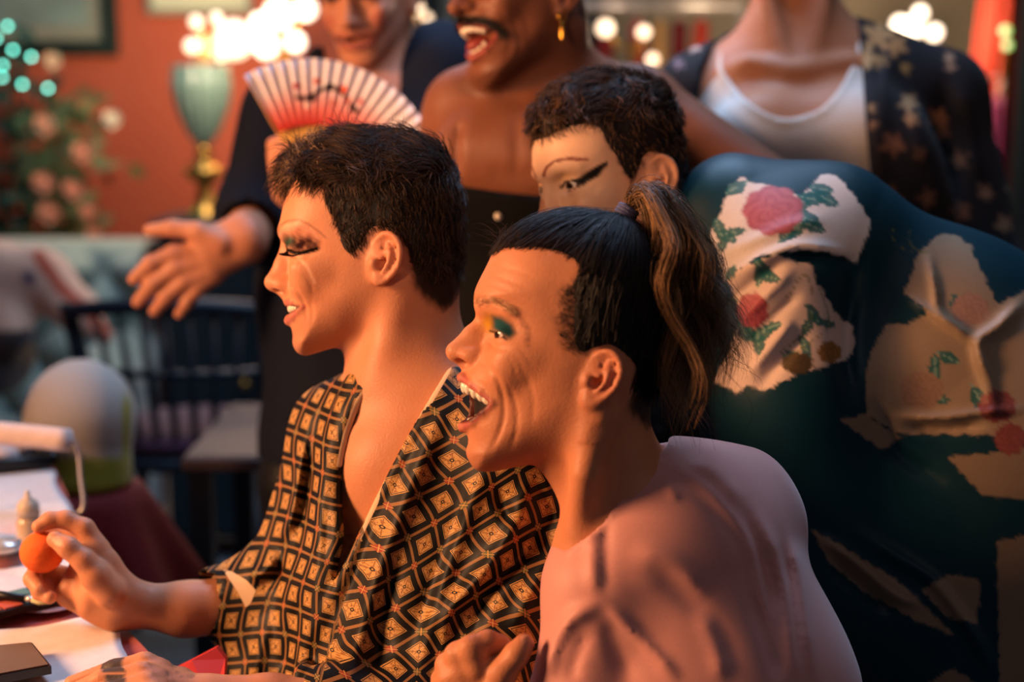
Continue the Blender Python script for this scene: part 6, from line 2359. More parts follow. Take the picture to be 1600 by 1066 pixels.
# ------------------------------------------------------------------ the man in the flowered kimono
def person_kimono():
    p = Px(1.56); r = p.r
    th, ph = math.radians(27), math.radians(13)
    F0 = -RT * math.cos(th) - FW * math.sin(th)
    F = F0 * math.cos(ph) - UP * math.sin(ph)
    U = UP * math.cos(ph) + F0 * math.sin(ph)
    sc = 0.94
    L = np.cross(U, F)
    ear = pix(1026, 284, 1.52)
    H = Head(DEF_A, ear - 0.072 * sc * L, F, U, sc)
    o = Ops()
    H.build(o)
    E = DEF_A['eye']
    for sd in (1, -1):
        q0 = H.q(E[0] - 20, E[1], sd * (E[2] + 2))
        o.ell(q0, (0.007, 0.0125, 0.0029), np.stack([H.F * 0.94 + sd * H.L * 0.34, H.L * 0.94 - sd * H.F * 0.34, H.U]), k=0.0015, mode='S')
    nb = H.q(640, 520); nc = p(1135, 420, -20)
    o.ecap(H.q(640, 470), nc, (0.050, 0.048), (0.046, 0.046), L, k=0.03)
    # trunk bent over towards the table
    o.cone(nc, p(1330, 520, -70), 0.07, 0.08, k=0.05)
    o.cone(p(1330, 520, -70), p(1600, 760, -60), 0.08, 0.12, k=0.05)
    o.cone(p(1200, 430, 30), p(1210, 640, 50), 0.045, 0.036, k=0.03)
    o.cone(p(1210, 640, 50), p(1160, 860, 60), 0.035, 0.026, k=0.02)
    o.cone(p(1160, 860, 60), p(1140, 920, 60), 0.026, 0.03, k=0.02)
    for s in (-1, 1):
        hj = p(1600, 780, -60) + np.array([0, 0.09 * s, 0]); ft = np.array([hj[0] + 0.05, hj[1], 0.05])
        o.cone(hj, ft, 0.09, 0.045, k=0.03)
        o.cone(ft, ft + np.array([-0.16, 0, -0.02]), 0.042, 0.028, k=0.02)
    zt = lambda v: p(1000, v)[2]
    fx = [(p(820, 250)[0], p(1060, 250)[0], 0.0024)]
    fz = [(zt(345), zt(180), 0.0022), (zt(180), zt(110), 0.004)]
    yc = H.O[1]
    V, Q = surf(o, axis_grid(p(800, 250)[0], p(1800, 800)[0], fx, 0.010), axis_grid(yc - 0.25, yc + 0.35, [(yc - 0.11, yc + 0.06, 0.003)], 0.010), axis_grid(-0.01, zt(95), fz, 0.010))
    C = np.tile(lin('d09674'), (len(V), 1))
    u, v, l = H.tr(V); al = np.abs(l)
    isf = (H.samp(H.sd, u, v) < 15) & (al < 90)
    C = head_paint(H, V, C, lin('b9655c'))
    fr = isf & (u < 560)
    C = blend(C, fr * 0.8 * (1 - sstep(u, 500, 575)), lin('e6bf9f'))
    # eyes are drawn in face-on coordinates: lateral l against height v
    k_ = isf & (u < 520)
    brow = 1 - sstep(seg_dist(al, v, [(9, 366), (16, 353), (28, 345), (42, 346), (53, 353)]), 1.8, 3.6)
    C = blend(C, k_ * 0.9 * brow, lin('7c2a1e'))
    C = blend(C, k_ * 0.5 * np.exp(-(((al - 31) / 14) ** 2 + ((v - 374) / 10) ** 2)), lin('d9a860'))
    lid = 1 - sstep(seg_dist(al, v, [(18, 391), (25, 386), (33, 384), (41, 387)]), 1.8, 3.2)
    wing = 1 - sstep(poly_sd(al, v, [(34, 385), (44, 382), (63, 362), (55, 385), (46, 394), (38, 392)]), -0.8, 1.6)
    C = blend(C, k_ * 0.6 * np.exp(-(((al - 22) / 8) ** 2 + ((v - 402) / 6) ** 2)), lin('f0ddd0'))
    low = 1 - sstep(seg_dist(al, v, [(30, 401), (38, 399), (46, 394)]), 0.8, 2.0)
    C = blend(C, k_ * np.maximum(np.maximum(lid, wing), 0.8 * low), lin('0a0808'))
    hairp = [(446, 300), (462, 296), (492, 292), (520, 304), (524, 330), (538, 358), (548, 394), (562, 402), (576, 386), (590, 366), (612, 362), (640, 385), (648, 420), (646, 452), (668, 478), (700, 495),
             (725, 470), (745, 400), (745, 300), (705, 220), (575, 180), (445, 235)]
    hairp = [tuple(q) for q in spline(hairp, 4, True)]
    hm = poly_sd(u, v, hairp) + 3 * wob(V, 500, 6)
    C = blend(C, isf * (1 - sstep(hm, -5, 3)), lin('20140f'))
    root = empty('person', (float(p(1560, 800)[0]), float(H.O[1]), 0.0), 'man leaning forward in teal flowered kimono with black winged eyeliner', 'person')
    mk('body', V, Q, M['skin'], root, col=C)
    H.eyeball(root, 1, (0.92, 0.25, -0.12))
    H.eyeball(root, -1, (0.92, 0.25, -0.12))
    # hair: short, brushed up and back from the forehead
    thf = lambda u, v, l: 2.5 + 7 * sstep(v, 340, 250) + 6.0 * sstep(u, 640, 700) * sstep(v, 470, 420)
    oc = hair_cap(H, hairp, thf, 0.004, noise=1.6, nfreq=190, soft=9)
    Vc, Qc = box_surf(oc, H.O - np.array([0.15, 0.14, 0.09]), H.O + np.array([0.15, 0.14, 0.18]), 0.0045)
    uc, vc, lc = H.tr(Vc); hc = poly_sd(uc, vc, hairp)
    rr = pick(Vc, (hc < 1) & (H.base_fn()(Vc) > 0) & (lc > -45), 4600, weight=1 + 0.6 * (vc < 300))
    uu, vv, ll = H.tr(rr)
    ln = (7 + 17 * sstep(vv, 330, 260)) * 0.001 * np.random.default_rng(12).uniform(0.6, 1.2, len(rr))

    def flow(u, v, l):
        top = sstep(v, 340, 265)
        return np.stack([0.8 * top - 0.3 * (1 - top) + 0.35 * np.sin(u * .05), 0.55 * top + 0 * u, 0.15 * top - (1 - top)], 1)
    st = grow(H, rr, flow, ln, 7, lambda u, v, l, t: 0.22 * (1 - t) + 0.12, jit=0.3, curl=0.22, cfreq=0.8, seed=31)
    Vs, Qs = tubes(st, np.random.default_rng(3).uniform(0.0003, 0.0006, len(st)))
    Va, Qa, Ca = merge([(Vc, Qc, lin('18100c')), (Vs, Qs, strand_col(len(st), 24, lin('17100c'), lin('7d583d')))])
    mk('hair', Va, Qa, M['hair'], root, col=Ca)
    return root, H, p


PC, HC, pc = person_kimono()


def build_kimono(root, p):
    r = p.r
    o = Ops()
    R_ = lambda px: px * p.s
    o.cone(p(1150, 345, -10), p(1290, 372, -20), R_(88), R_(100), k=0.05)
    o.cone(p(1150, 345, -10), p(1215, 430, 40), R_(80), R_(105), k=0.05)
    o.cone(p(1290, 375, -20), p(1480, 545, -50), R_(104), R_(172), k=0.06)
    o.cone(p(1480, 545, -50), p(1640, 720, -60), R_(172), R_(255), k=0.06)
    o.cone(p(1215, 430, 40), p(1235, 600, 45), R_(108), R_(110), k=0.05)
    o.cone(p(1235, 600, 45), p(1260, 900, 20), R_(110), R_(120), k=0.05)
    o.cone(p(1380, 640, -20), p(1440, 1000, -30), R_(130), R_(170), k=0.08)
    o.cone(p(1640, 760, -60), p(1640, 1500, -60), R_(270), R_(310), k=0.08)
    o.cone(p(1118, 340, 10), p(1140, 305, -40), R_(40), R_(54), k=0.03)
    o.cone(p(1118, 340, 10), p(1125, 400, 30), R_(40), R_(50), k=0.03)
    folds = [([(1120, 400), (1180, 375), (1240, 350), (1290, 345)], 3, 10), ([(1135, 440), (1200, 400), (1260, 385), (1330, 405)], 7, 11), ([(1225, 400), (1290, 402), (1335, 415)], -10, 9),
             ([(1140, 470), (1180, 440), (1230, 405)], -5, 8), ([(1150, 510), (1200, 460), (1240, 420)], 5, 9), ([(1165, 545), (1215, 490), (1250, 455)], -5, 9), ([(1165, 590), (1210, 535), (1240, 500)], 7, 9),
             ([(1180, 610), (1225, 560), (1260, 520)], -6, 9), ([(1340, 390), (1330, 450), (1320, 540), (1335, 640)], -9, 16), ([(1450, 395), (1460, 450), (1470, 490), (1530, 530)], 6, 7),
             ([(1420, 465), (1470, 500), (1530, 540)], 6, 7), ([(1600, 470), (1560, 510), (1530, 535), (1540, 590)], 9, 10), ([(1530, 545), (1545, 600), (1552, 660)], 6, 12), ([(1400, 650), (1470, 652), (1530, 645), (1600, 640)], 8, 7),
             ([(1410, 668), (1480, 672), (1540, 665)], -6, 8), ([(1360, 620), (1400, 700), (1480, 760)], -6, 14), ([(1275, 835), (1340, 880), (1400, 930), (1440, 945)], 9, 9), ([(1290, 870), (1340, 915), (1400, 960)], -8, 12),
             ([(1340, 830), (1400, 870), (1460, 910), (1520, 990), (1560, 1066)], 6, 10)]
    o.displace(fold_field(folds))
    # neck hole
    a = HC.q(640, 470)
    o.cone(a, p(1112, 390, -20), 0.052, 0.040, k=0.006, mode='S')
    yc = p(1300, 500)[1]
    V, Q = surf(o, axis_grid(p(1060, 300)[0], p(2000, 800)[0], [(p(1060, 300)[0], p(1640, 500)[0], 0.0031)], 0.014),
                axis_grid(yc - 0.32, yc + 0.32, [(yc - 0.20, yc + 0.02, 0.0045)], 0.014), axis_grid(0.25, p(1300, 225)[2], [(p(1300, 1075)[2], p(1300, 225)[2], 0.0031)], 0.014))
    u, v, d = proj(V)
    x = (u - 1060) * 2.3685; y = (v - 230) * 2.3685
    jag = 9 * np.abs(np.sin((x + y) * 0.04)) + 5 * np.abs(np.sin((x - y) * 0.045))
    ground = lin('05303c')
    C = np.tile(ground, (len(V), 1))
    front = d < p.D + 0.05
    A = [(120, 330), (145, 270), (165, 215), (195, 165), (190, 140), (240, 115), (290, 140), (335, 140), (370, 165), (400, 185), (450, 175), (490, 150), (525, 100), (590, 110), (640, 170), (680, 230), (705, 270), (705, 320),
         (680, 360), (655, 425), (600, 400), (540, 385), (450, 378), (370, 390), (300, 400), (250, 430), (180, 470), (165, 500), (150, 430)]
    B = [(180, 480), (250, 440), (370, 400), (420, 420), (495, 440), (500, 490), (540, 540), (570, 600), (600, 640), (640, 660), (650, 720), (630, 780), (560, 800), (520, 820), (460, 825), (400, 860), (345, 890), (300, 895), (250, 880),
         (210, 910), (170, 880), (135, 870), (165, 800), (200, 720), (240, 640), (225, 590)]
    Cc = [(840, 540), (860, 480), (890, 400), (960, 330), (1020, 322), (1080, 365), (1100, 420), (1140, 500), (1180, 590), (1230, 560), (1285, 530), (1500, 520), (1500, 1066), (820, 1060), (700, 990), (695, 900), (705, 780), (770, 660), (850, 655), (930, 620), (900, 580)]
    lowp = [[(600, 1010), (690, 990), (820, 1075), (760, 1120)], [(1000, 1150), (1290, 1120), (1290, 1300), (1130, 1290)], [(500, 1420), (640, 1500), (800, 1600), (900, 1690), (1010, 1800), (900, 1760), (700, 1650), (560, 1540)],
            [(905, 1640), (1010, 1580), (1120, 1610), (1100, 1760), (1000, 1740)], [(1180, 1460), (1290, 1440), (1290, 2000), (1190, 2000)], [(1020, 1930), (1100, 1990), (900, 2000)]]
    for poly, cc in ((A, 'ddd0c6'), (B, 'd9bfae'), (Cc, '98826a')):  # third patch: brown satin, darkened further for the shade it lies in
        C = blend(C, front * (1 - sstep(poly_sd(x, y, poly) - jag * 0.7 + 4, -3, 3)), lin(cc))
    for poly in lowp:
        C = blend(C, front * (1 - sstep(poly_sd(x, y, poly) - jag * 0.7 + 4, -3, 3)), lin('8a745e'))
    # blossoms: petals as a scalloped ring, leaves as pointed ovals
    def blossom(cx, cy, rx, ry, c1, c2, n=9, k=0.0):
        nonlocal C
        a = np.arctan2((y - cy) / ry, (x - cx) / rx); q = np.hypot((x - cx) / rx, (y - cy) / ry)
        m = front * (1 - sstep(q - 0.10 * np.abs(np.sin(a * n / 2)), 0.86, 0.98))
        C = blend(C, m, lin(c1))
        C = blend(C, m * (0.5 + 0.5 * np.sin(q * 17 + 2.5 * np.sin(a * n / 2))) * 0.55, lin(c2))

    def leaf(cx, cy, ln, wd, an, c1='1d5f5c'):
        nonlocal C
        ca, sa = math.cos(an), math.sin(an)
        s = ((x - cx) * ca + (y - cy) * sa) / (ln * 1.25); t = (-(x - cx) * sa + (y - cy) * ca) / (wd * 1.35)
        m = front * (np.abs(t) < np.clip(1 - s * s, 0, 1))
        C = blend(C, m * 0.92, lin(c1))
        C = blend(C, m * (np.abs(t) < 0.10) * 0.6, lin('8fae9a'))
    for a in ((455, 205, 45, 22, -0.6), (500, 190, 45, 20, 0.1), (545, 190, 50, 18, 0.5), (530, 155, 40, 16, 0.2), (480, 265, 50, 20, 0.5), (440, 300, 45, 20, -0.9), (500, 295, 40, 16, 0.4), (405, 320, 40, 18, -0.7),
              (150, 300, 36, 16, 1.2), (175, 330, 38, 16, 0.4), (165, 355, 30, 14, 1.9), (205, 315, 36, 14, -0.2), (215, 150, 40, 18, -0.5),
              (310, 450, 40, 18, 0.9), (335, 480, 38, 17, 0.3), (300, 480, 30, 14, 1.7), (195, 465, 26, 12, 2.2), (265, 690, 44, 18, 0.5), (310, 690, 46, 20, -0.5), (295, 720, 40, 18, 1.5), (345, 665, 34, 14, -0.3), (240, 680, 36, 16, 1.2),
              (500, 620, 44, 14, 1.0), (540, 650, 36, 12, 0.2), (480, 660, 40, 14, 2.2), (430, 780, 44, 16, 0.3), (470, 740, 44, 14, 1.2), (1030, 590, 40, 18, 1.4), (950, 820, 45, 18, 1.5), (1000, 780, 40, 16, 0.5), (1110, 930, 44, 20, 1.1), (960, 930, 36, 15, 0.2)):
        leaf(*a)
    blossom(350, 235, 112, 92, 'b8646a', '9a4650')
    blossom(275, 605, 60, 66, 'b4545a', '8c3c46', 7)
    blossom(560, 760, 44, 40, 'a07038', '7a5228', 7)
    blossom(440, 800, 60, 40, '57452c', '3d3324', 9)
    blossom(1180, 960, 70, 60, '8c4a44', '6c3836', 9)
    blossom(1230, 1080, 60, 60, '8c4a44', '6c3836', 9)
    blossom(1080, 600, 70, 60, 'a8806c', '8a6456', 9)
    blossom(900, 900, 80, 70, '9c7c68', '84664f', 9)
    # fine vines
    for pl in ([(400, 560), (470, 470), (500, 600), (450, 700), (380, 760)], [(520, 520), (560, 640), (520, 700), (430, 760)], [(800, 300), (790, 330), (820, 370), (860, 385)], [(860, 310), (850, 340), (880, 380), (920, 390)]):
        C = blend(C, front * 0.6 * (1 - sstep(seg_dist(x, y, [tuple(q) for q in spline(pl, 6)]), 1.5, 4)), lin('6a6a30'))
    mk('kimono', V, Q, M['silk'], root, col=C)


M['silk'] = cloth_mat('kimono_silk', rough=0.5, sheen=0.0, spec=0.22, weave=600, bump=0.06)
build_kimono(PC, pc)


# ------------------------------------------------------------------ the fan holder in navy
def person_fan():
    p = Px(2.25); r = p.r
    yw, ph = math.radians(14), math.radians(20)
    F0 = -FW * math.cos(yw) - RT * math.sin(yw)
    F = F0 * math.cos(ph) - UP * math.sin(ph)
    U = UP * math.cos(ph) + F0 * math.sin(ph)
    chin = pix(562, 106, 2.20)
    loc = ((600 - 475) * 0.657, 0, (415 - 553) * 0.657)
    H = Head(DEF_A, chin - 0.001 * (loc[0] * F + loc[2] * U), F, U, 1.0)
    o = Ops()
    H.build(o)
    R_ = lambda px: px * p.s
    o.ecap(H.q(640, 470), p(585, 190, -30), (0.055, 0.055), (0.060, 0.056), RT, k=0.03)
    o.ecap(p(575, 260, -40), p(575, 480, -40), (0.17, 0.10), (0.15, 0.10), RT, k=0.06)
    o.ecap(p(575, 480, -40), p(575, 750, -40), (0.15, 0.10), (0.16, 0.11), RT, k=0.06)
    sr, sl = p(450, 175, -20), p(690, 130, -40)
    o.cone(p(580, 175, -30), sr, 0.05, 0.05, k=0.05); o.cone(p(580, 175, -30), sl, 0.05, 0.05, k=0.05)
    # right arm out to the left, open hand
    el = p(395, 345, 0); wr = p(385, 372, 95)
    o.cone(sr, el, 0.046, 0.040, k=0.02)
    o.cone(el, wr, 0.040, 0.034, k=0.02)
    o.ecap(wr, p(325, 398, 110), (0.036, 0.024), (0.042, 0.020), UP, k=0.015)
    k = 0.005
    o.tube([p(345, 380, 120), p(310, 362, 125), p(270, 357, 120), p(234, 360, 112)], [0.017, 0.0145, 0.0125, 0.010], k=0.01, ks=0.006)        # thumb
    o.tube([p(315, 395, 112), p(272, 396, 120), p(236, 412, 126), p(210, 436, 122)], [0.0155, 0.0135, 0.012, 0.010], k=k, ks=0.006)
    o.tube([p(318, 410, 112), p(274, 420, 120), p(238, 445, 122), p(216, 472, 112)], [0.0155, 0.0138, 0.012, 0.010], k=k, ks=0.006)
    o.tube([p(325, 425, 110), p(288, 440, 116), p(260, 464, 116), p(242, 486, 104)], [0.015, 0.013, 0.0115, 0.0095], k=k, ks=0.006)
    o.tube([p(335, 432, 105), p(308, 452, 110), p(292, 472, 108), p(280, 490, 98)], [0.0135, 0.0115, 0.0105, 0.0088], k=k, ks=0.006)
    # left arm: elbow low behind, hand up with the fan
    el2 = p(560, 420, 60); wr2 = p(458, 300, 190)
    o.cone(sl, p(680, 330, 20), 0.046, 0.040, k=0.02); o.cone(p(680, 330, 20), el2, 0.04, 0.036, k=0.02)
    o.cone(el2, wr2, 0.036, 0.024, k=0.02)
    o.ecap(wr2, p(452, 248, 205), (0.030, 0.020), (0.030, 0.018), RT, k=0.012)
    o.tube([p(462, 272, 212), p(466, 248, 222), p(458, 228, 226)], [0.013, 0.012, 0.009], k=0.006, ks=0.004)
    for i, (du, dv) in enumerate(((0, 0), (1, 16), (2, 31), (4, 45))):
        o.tube([p(440 + du, 238 + dv, 200), p(428 + du, 226 + dv, 214), p(440 + du, 220 + dv, 226), p(452 + du, 228 + dv, 228)], [0.0105, 0.0098, 0.009, 0.008], k=k, ks=0.004)
    for s in (-1, 1):
        hj = p(575, 760, -40) + RT * 0.09 * s; ft = np.array([hj[0] + 0.03 * s, hj[1] + 0.02, 0.06])
        o.cone(hj, ft, 0.085, 0.045, k=0.03); o.cone(ft, ft + np.array([0, -0.16, -0.025]), 0.042, 0.03, k=0.02)
    zt = lambda v: p(560, v)[2]
    yc = H.O[1]
    V, Q = surf(o, axis_grid(p(190, 400)[0], p(760, 300)[0], [(p(195, 400)[0], p(640, 100)[0], 0.0040)], 0.010), axis_grid(yc - 0.40, yc + 0.25, [(yc - 0.34, yc + 0.02, 0.0042)], 0.010),
                axis_grid(-0.01, H.w(0, 0, 130)[2] + 0.02, [(zt(500), zt(200), 0.0045), (zt(130), zt(-20), 0.0032), (zt(200), zt(130), 0.006)], 0.012))
    C = np.tile(lin('c58768'), (len(V), 1))
    C = head_paint(H, V, C, lin('a85a55'))
    u, v, l = H.tr(V); al = np.abs(l)
    isf = (H.samp(H.sd, u, v) < 15) & (al < 90)
    kf = isf & (u < 530)
    C = blend(C, kf * 0.5 * np.exp(-(((al - 40) / 13) ** 2 + ((v - 440) / 22) ** 2)), lin('b8504c'))
    C = blend(C, kf * 0.95 * (1 - sstep(np.hypot((al - 31) / 20, (v - 384) / 13), 0.8, 1.15)), lin('171416'))
    hm = poly_sd(u, v, [(446, 292), (492, 284), (521, 326), (548, 394), (562, 402), (590, 366), (640, 385), (646, 452), (700, 495), (745, 400), (745, 300), (575, 180), (445, 235)])
    C = blend(C, isf * (1 - sstep(hm, -5, 3)), lin('1a1210'))
    C = blend(C, V[:, 2] < zt(640), lin('10131a'))
    root = empty('person', (float(p(575, 500)[0]), float(p(575, 500, -40)[1]), 0.0), 'smiling person in a navy shirt holding a folding fan', 'person')
    mk('body', V, Q, M['skin'], root, col=C)
    # shirt
    s = Ops()
    s.ecap(p(575, 250, -42), p(575, 480, -42), (0.185, 0.115), (0.165, 0.115), RT, k=0.06)
    s.ecap(p(575, 480, -42), p(575, 720, -42), (0.165, 0.115), (0.175, 0.125), RT, k=0.06)
    s.cone(p(580, 180, -34), p(452, 182, -22), 0.056, 0.064, k=0.05); s.cone(p(580, 180, -34), p(686, 118, -45), 0.056, 0.078, k=0.05)
    s.cone(p(686, 118, -45), p(680, 330, 15), 0.075, 0.06, k=0.04); s.cone(p(680, 330, 15), p(565, 420, 55), 0.058, 0.05, k=0.03)
    s.cone(p(565, 420, 55), p(500, 350, 130), 0.05, 0.044, k=0.03)
    s.cone(p(448, 182, -22), p(398, 330, 0), 0.066, 0.058, k=0.04); s.cone(p(398, 330, 0), p(395, 356, 45), 0.058, 0.052, k=0.03)
    s.cone(p(520, 150, 0), p(500, 95, 0), 0.03, 0.022, k=0.02)
    s.displace(lambda P: 0.004 * wob(P, 38, 4))
    vee = [(500, 30), (508, 90), (560, 190), (610, 215), (622, 150), (628, 60), (640, 0)]

    def cut(P):
        uu, vv, d = proj(P)
        return np.maximum(poly_sd(uu, vv, vee) * p.s, d - (p.D + 0.06))
    s.add('S', cut, 0.006, p(570, 110), 0.25)
    s.cone(H.q(640, 470), p(585, 190, -30), 0.062, 0.062, k=0.006, mode='S')
    s.cone(p(392, 360, 60), p(370, 380, 110), 0.046, 0.05, k=0.004, mode='S')
    Vs, Qs = surf(s, axis_grid(p(320, 300)[0], p(790, 300)[0], [], 0.0065), axis_grid(yc - 0.30, yc + 0.25, [], 0.0075), axis_grid(zt(720), zt(10), [], 0.0065))
    mk('shirt', Vs, Qs, M['navy'], root)
    oc = hair_cap(H, [(446, 292), (492, 284), (521, 326), (548, 394), (562, 402), (590, 366), (640, 385), (646, 452), (700, 495), (745, 400), (745, 300), (575, 180), (445, 235)], lambda u, v, l: 6 + 0 * u, 0.006)
    Vc, Qc = box_surf(oc, H.O - np.array([0.13, 0.16, 0.10]), H.O + np.array([0.13, 0.16, 0.17]), 0.007)
    mk('hair', Vc, Qc, M['hair'], root, col=np.tile(lin('1a1210'), (len(Vc), 1)))
    return root, p


M['navy'] = mat('navy_cotton', '0a1120', rough=0.85, var=0.2, scale=25, bump=0.1, spec=0.2)
PD, pd_ = person_fan()


def folding_fan():
    """pleated paper leaf on bamboo sticks, opened to a quarter and a bit"""
    D = 2.02
    s = D / FPX
    piv = pix(489, 300, D)
    X, Y, Nn = RT, UP * 0.98 - FW * 0.2, None
    Y = Y / np.linalg.norm(Y)
    Nn = -np.cross(X, Y)
    R1, R0, Rs = 205 * s, 104 * s, 28 * s
    a0, a1 = math.radians(119), math.radians(28)
    npl = 17
    root = empty('folding_fan', piv, 'open folding fan with white and red pleated paper held upright', 'fan')
    # leaf: ridge and valley folds, several rings
    nr = 9
    V, C = [], []
    for th in (0, 1):
        for j in range(2 * npl + 1):
            a = a0 + (a1 - a0) * j / (2 * npl)
            zz = (0.0055 if j % 2 else -0.0055)
            for i in range(nr):
                q = R0 + (R1 - R0) * i / (nr - 1)
                V.append(piv + q * (math.cos(a) * X + math.sin(a) * Y) + (zz * (0.5 + 0.5 * i / (nr - 1)) - 0.0007 * th) * Nn)
                f = i / (nr - 1)
                C.append((f, j / (2 * npl)))
    n1 = (2 * npl + 1) * nr
    F = []
    for j in range(2 * npl):
        for i in range(nr - 1):
            a = j * nr + i
            F.append([a, a + 1, a + nr + 1, a + nr])
            F.append([n1 + a, n1 + a + nr, n1 + a + nr + 1, n1 + a + 1])
    for j in range(2 * npl):
        for i in (0, nr - 1):
            a = j * nr + i
            F.append([a, a + nr, n1 + a + nr, n1 + a])
    for j in (0, 2 * npl):
        for i in range(nr - 1):
            a = j * nr + i
            F.append([a, a + 1, n1 + a + 1, n1 + a])
    C = np.array(C)
    Vn = np.array(V)
    mk('leaf', Vn, F, M['fan_paper'], root, uv=C, smooth=False)
    # sticks, one per pleat, and two stout guards
    for j in range(npl + 1):
        a = a0 + (a1 - a0) * j / npl
        d = math.cos(a) * X + math.sin(a) * Y
        t = -math.sin(a) * X + math.cos(a) * Y
        guard = j in (0, npl)
        w = 0.0038 if guard else 0.0046
        end = R1 if guard else R0 + 0.012
        zz = 0.0066 + 0.0002 * j
        parts = [piv + q * d + sgn * wq * t + (zz + h) * Nn for q, wq in ((0.0 - 0.012, w * 0.6), (Rs, w), (end, w * (1.0 if not guard else 0.8))) for sgn in (-1, 1) for h in (-0.0007, 0.0007)]
        Fq = []
        for k in range(2):
            b = 4 * k
            Fq += [[b + 1, b + 3, b + 7, b + 5], [b, b + 4, b + 6, b + 2], [b, b + 1, b + 5, b + 4], [b + 2, b + 6, b + 7, b + 3]]
        Fq += [[0, 2, 3, 1], [8, 9, 11, 10]]
        mk('guard' if guard else 'rib', np.array(parts), Fq, M['bamboo'], root, smooth=False)
    Vp, Fp = sweep(np.array([piv - 0.012 * Nn, piv + 0.012 * Nn]), 0.004, 10)
    mk('rivet', Vp, Fp, M['brass'], root)


def fan_paper():
    m, nt, b = nodes_of('painted_fan_paper')
    at = N(nt, 'ShaderNodeAttribute', attribute_name='Pat')
    sep = N(nt, 'ShaderNodeSeparateXYZ')
    nt.links.new(at.outputs['Vector'], sep.inputs[0])
    R, A, _ = sep.outputs
    rp = N(nt, 'ShaderNodeValToRGB')
    cr = rp.color_ramp
    cr.elements[0].position = 0.02; cr.elements[0].color = (*lin('da3c34'), 1)
    cr.elements[1].position = 0.62; cr.elements[1].color = (*lin('e6e2ea'), 1)
    e = cr.elements.new(0.25); e.color = (*lin('e88a84'), 1)
    nt.links.new(R, rp.inputs[0])
    c = rp.outputs[0]
    # a dark branch with blossoms, painted across the middle of the leaf
    wv = math_n(nt, 'ADD', math_n(nt, 'MULTIPLY', math_n(nt, 'SINE', math_n(nt, 'MULTIPLY', A, 17.0)), 0.10), 0.50)
    br = math_n(nt, 'LESS_THAN', math_n(nt, 'ABSOLUTE', math_n(nt, 'SUBTRACT', R, wv)), 0.035)
    rng = math_n(nt, 'MULTIPLY', math_n(nt, 'GREATER_THAN', A, 0.22), math_n(nt, 'LESS_THAN', A, 0.66))
    c = mixc(nt, math_n(nt, 'MULTIPLY', br, rng), c, lin('2a2024'))
    for (x, y, q, hx) in ((0.24, 0.60, 0.05, 'b84650'), (0.36, 0.66, 0.05, 'd86a5c'), (0.44, 0.60, 0.06, '3a2a30'), (0.33, 0.40, 0.06, '30262a'), (0.52, 0.62, 0.06, 'e0664c'), (0.56, 0.48, 0.05, 'd87a74'), (0.62, 0.40, 0.05, '3a2c30'), (0.48, 0.36, 0.07, 'd98a86'), (0.30, 0.30, 0.06, 'f0dcd8'), (0.64, 0.56, 0.04, 'c85a50')):
        dx = math_n(nt, 'MULTIPLY', math_n(nt, 'SUBTRACT', A, x), 2.2); dy = math_n(nt, 'SUBTRACT', R, y)
        dd = math_n(nt, 'SQRT', math_n(nt, 'ADD', math_n(nt, 'MULTIPLY', dx, dx), math_n(nt, 'MULTIPLY', dy, dy)))
        c = mixc(nt, math_n(nt, 'LESS_THAN', dd, q), c, lin(hx))
    nt.links.new(c, b.inputs['Base Color'])
    b.inputs['Roughness'].default_value = 0.7
    return m


M['fan_paper'] = fan_paper()
M['bamboo'] = mat('bamboo', 'd2a355', rough=0.5, var=0.15, scale=60)
folding_fan()


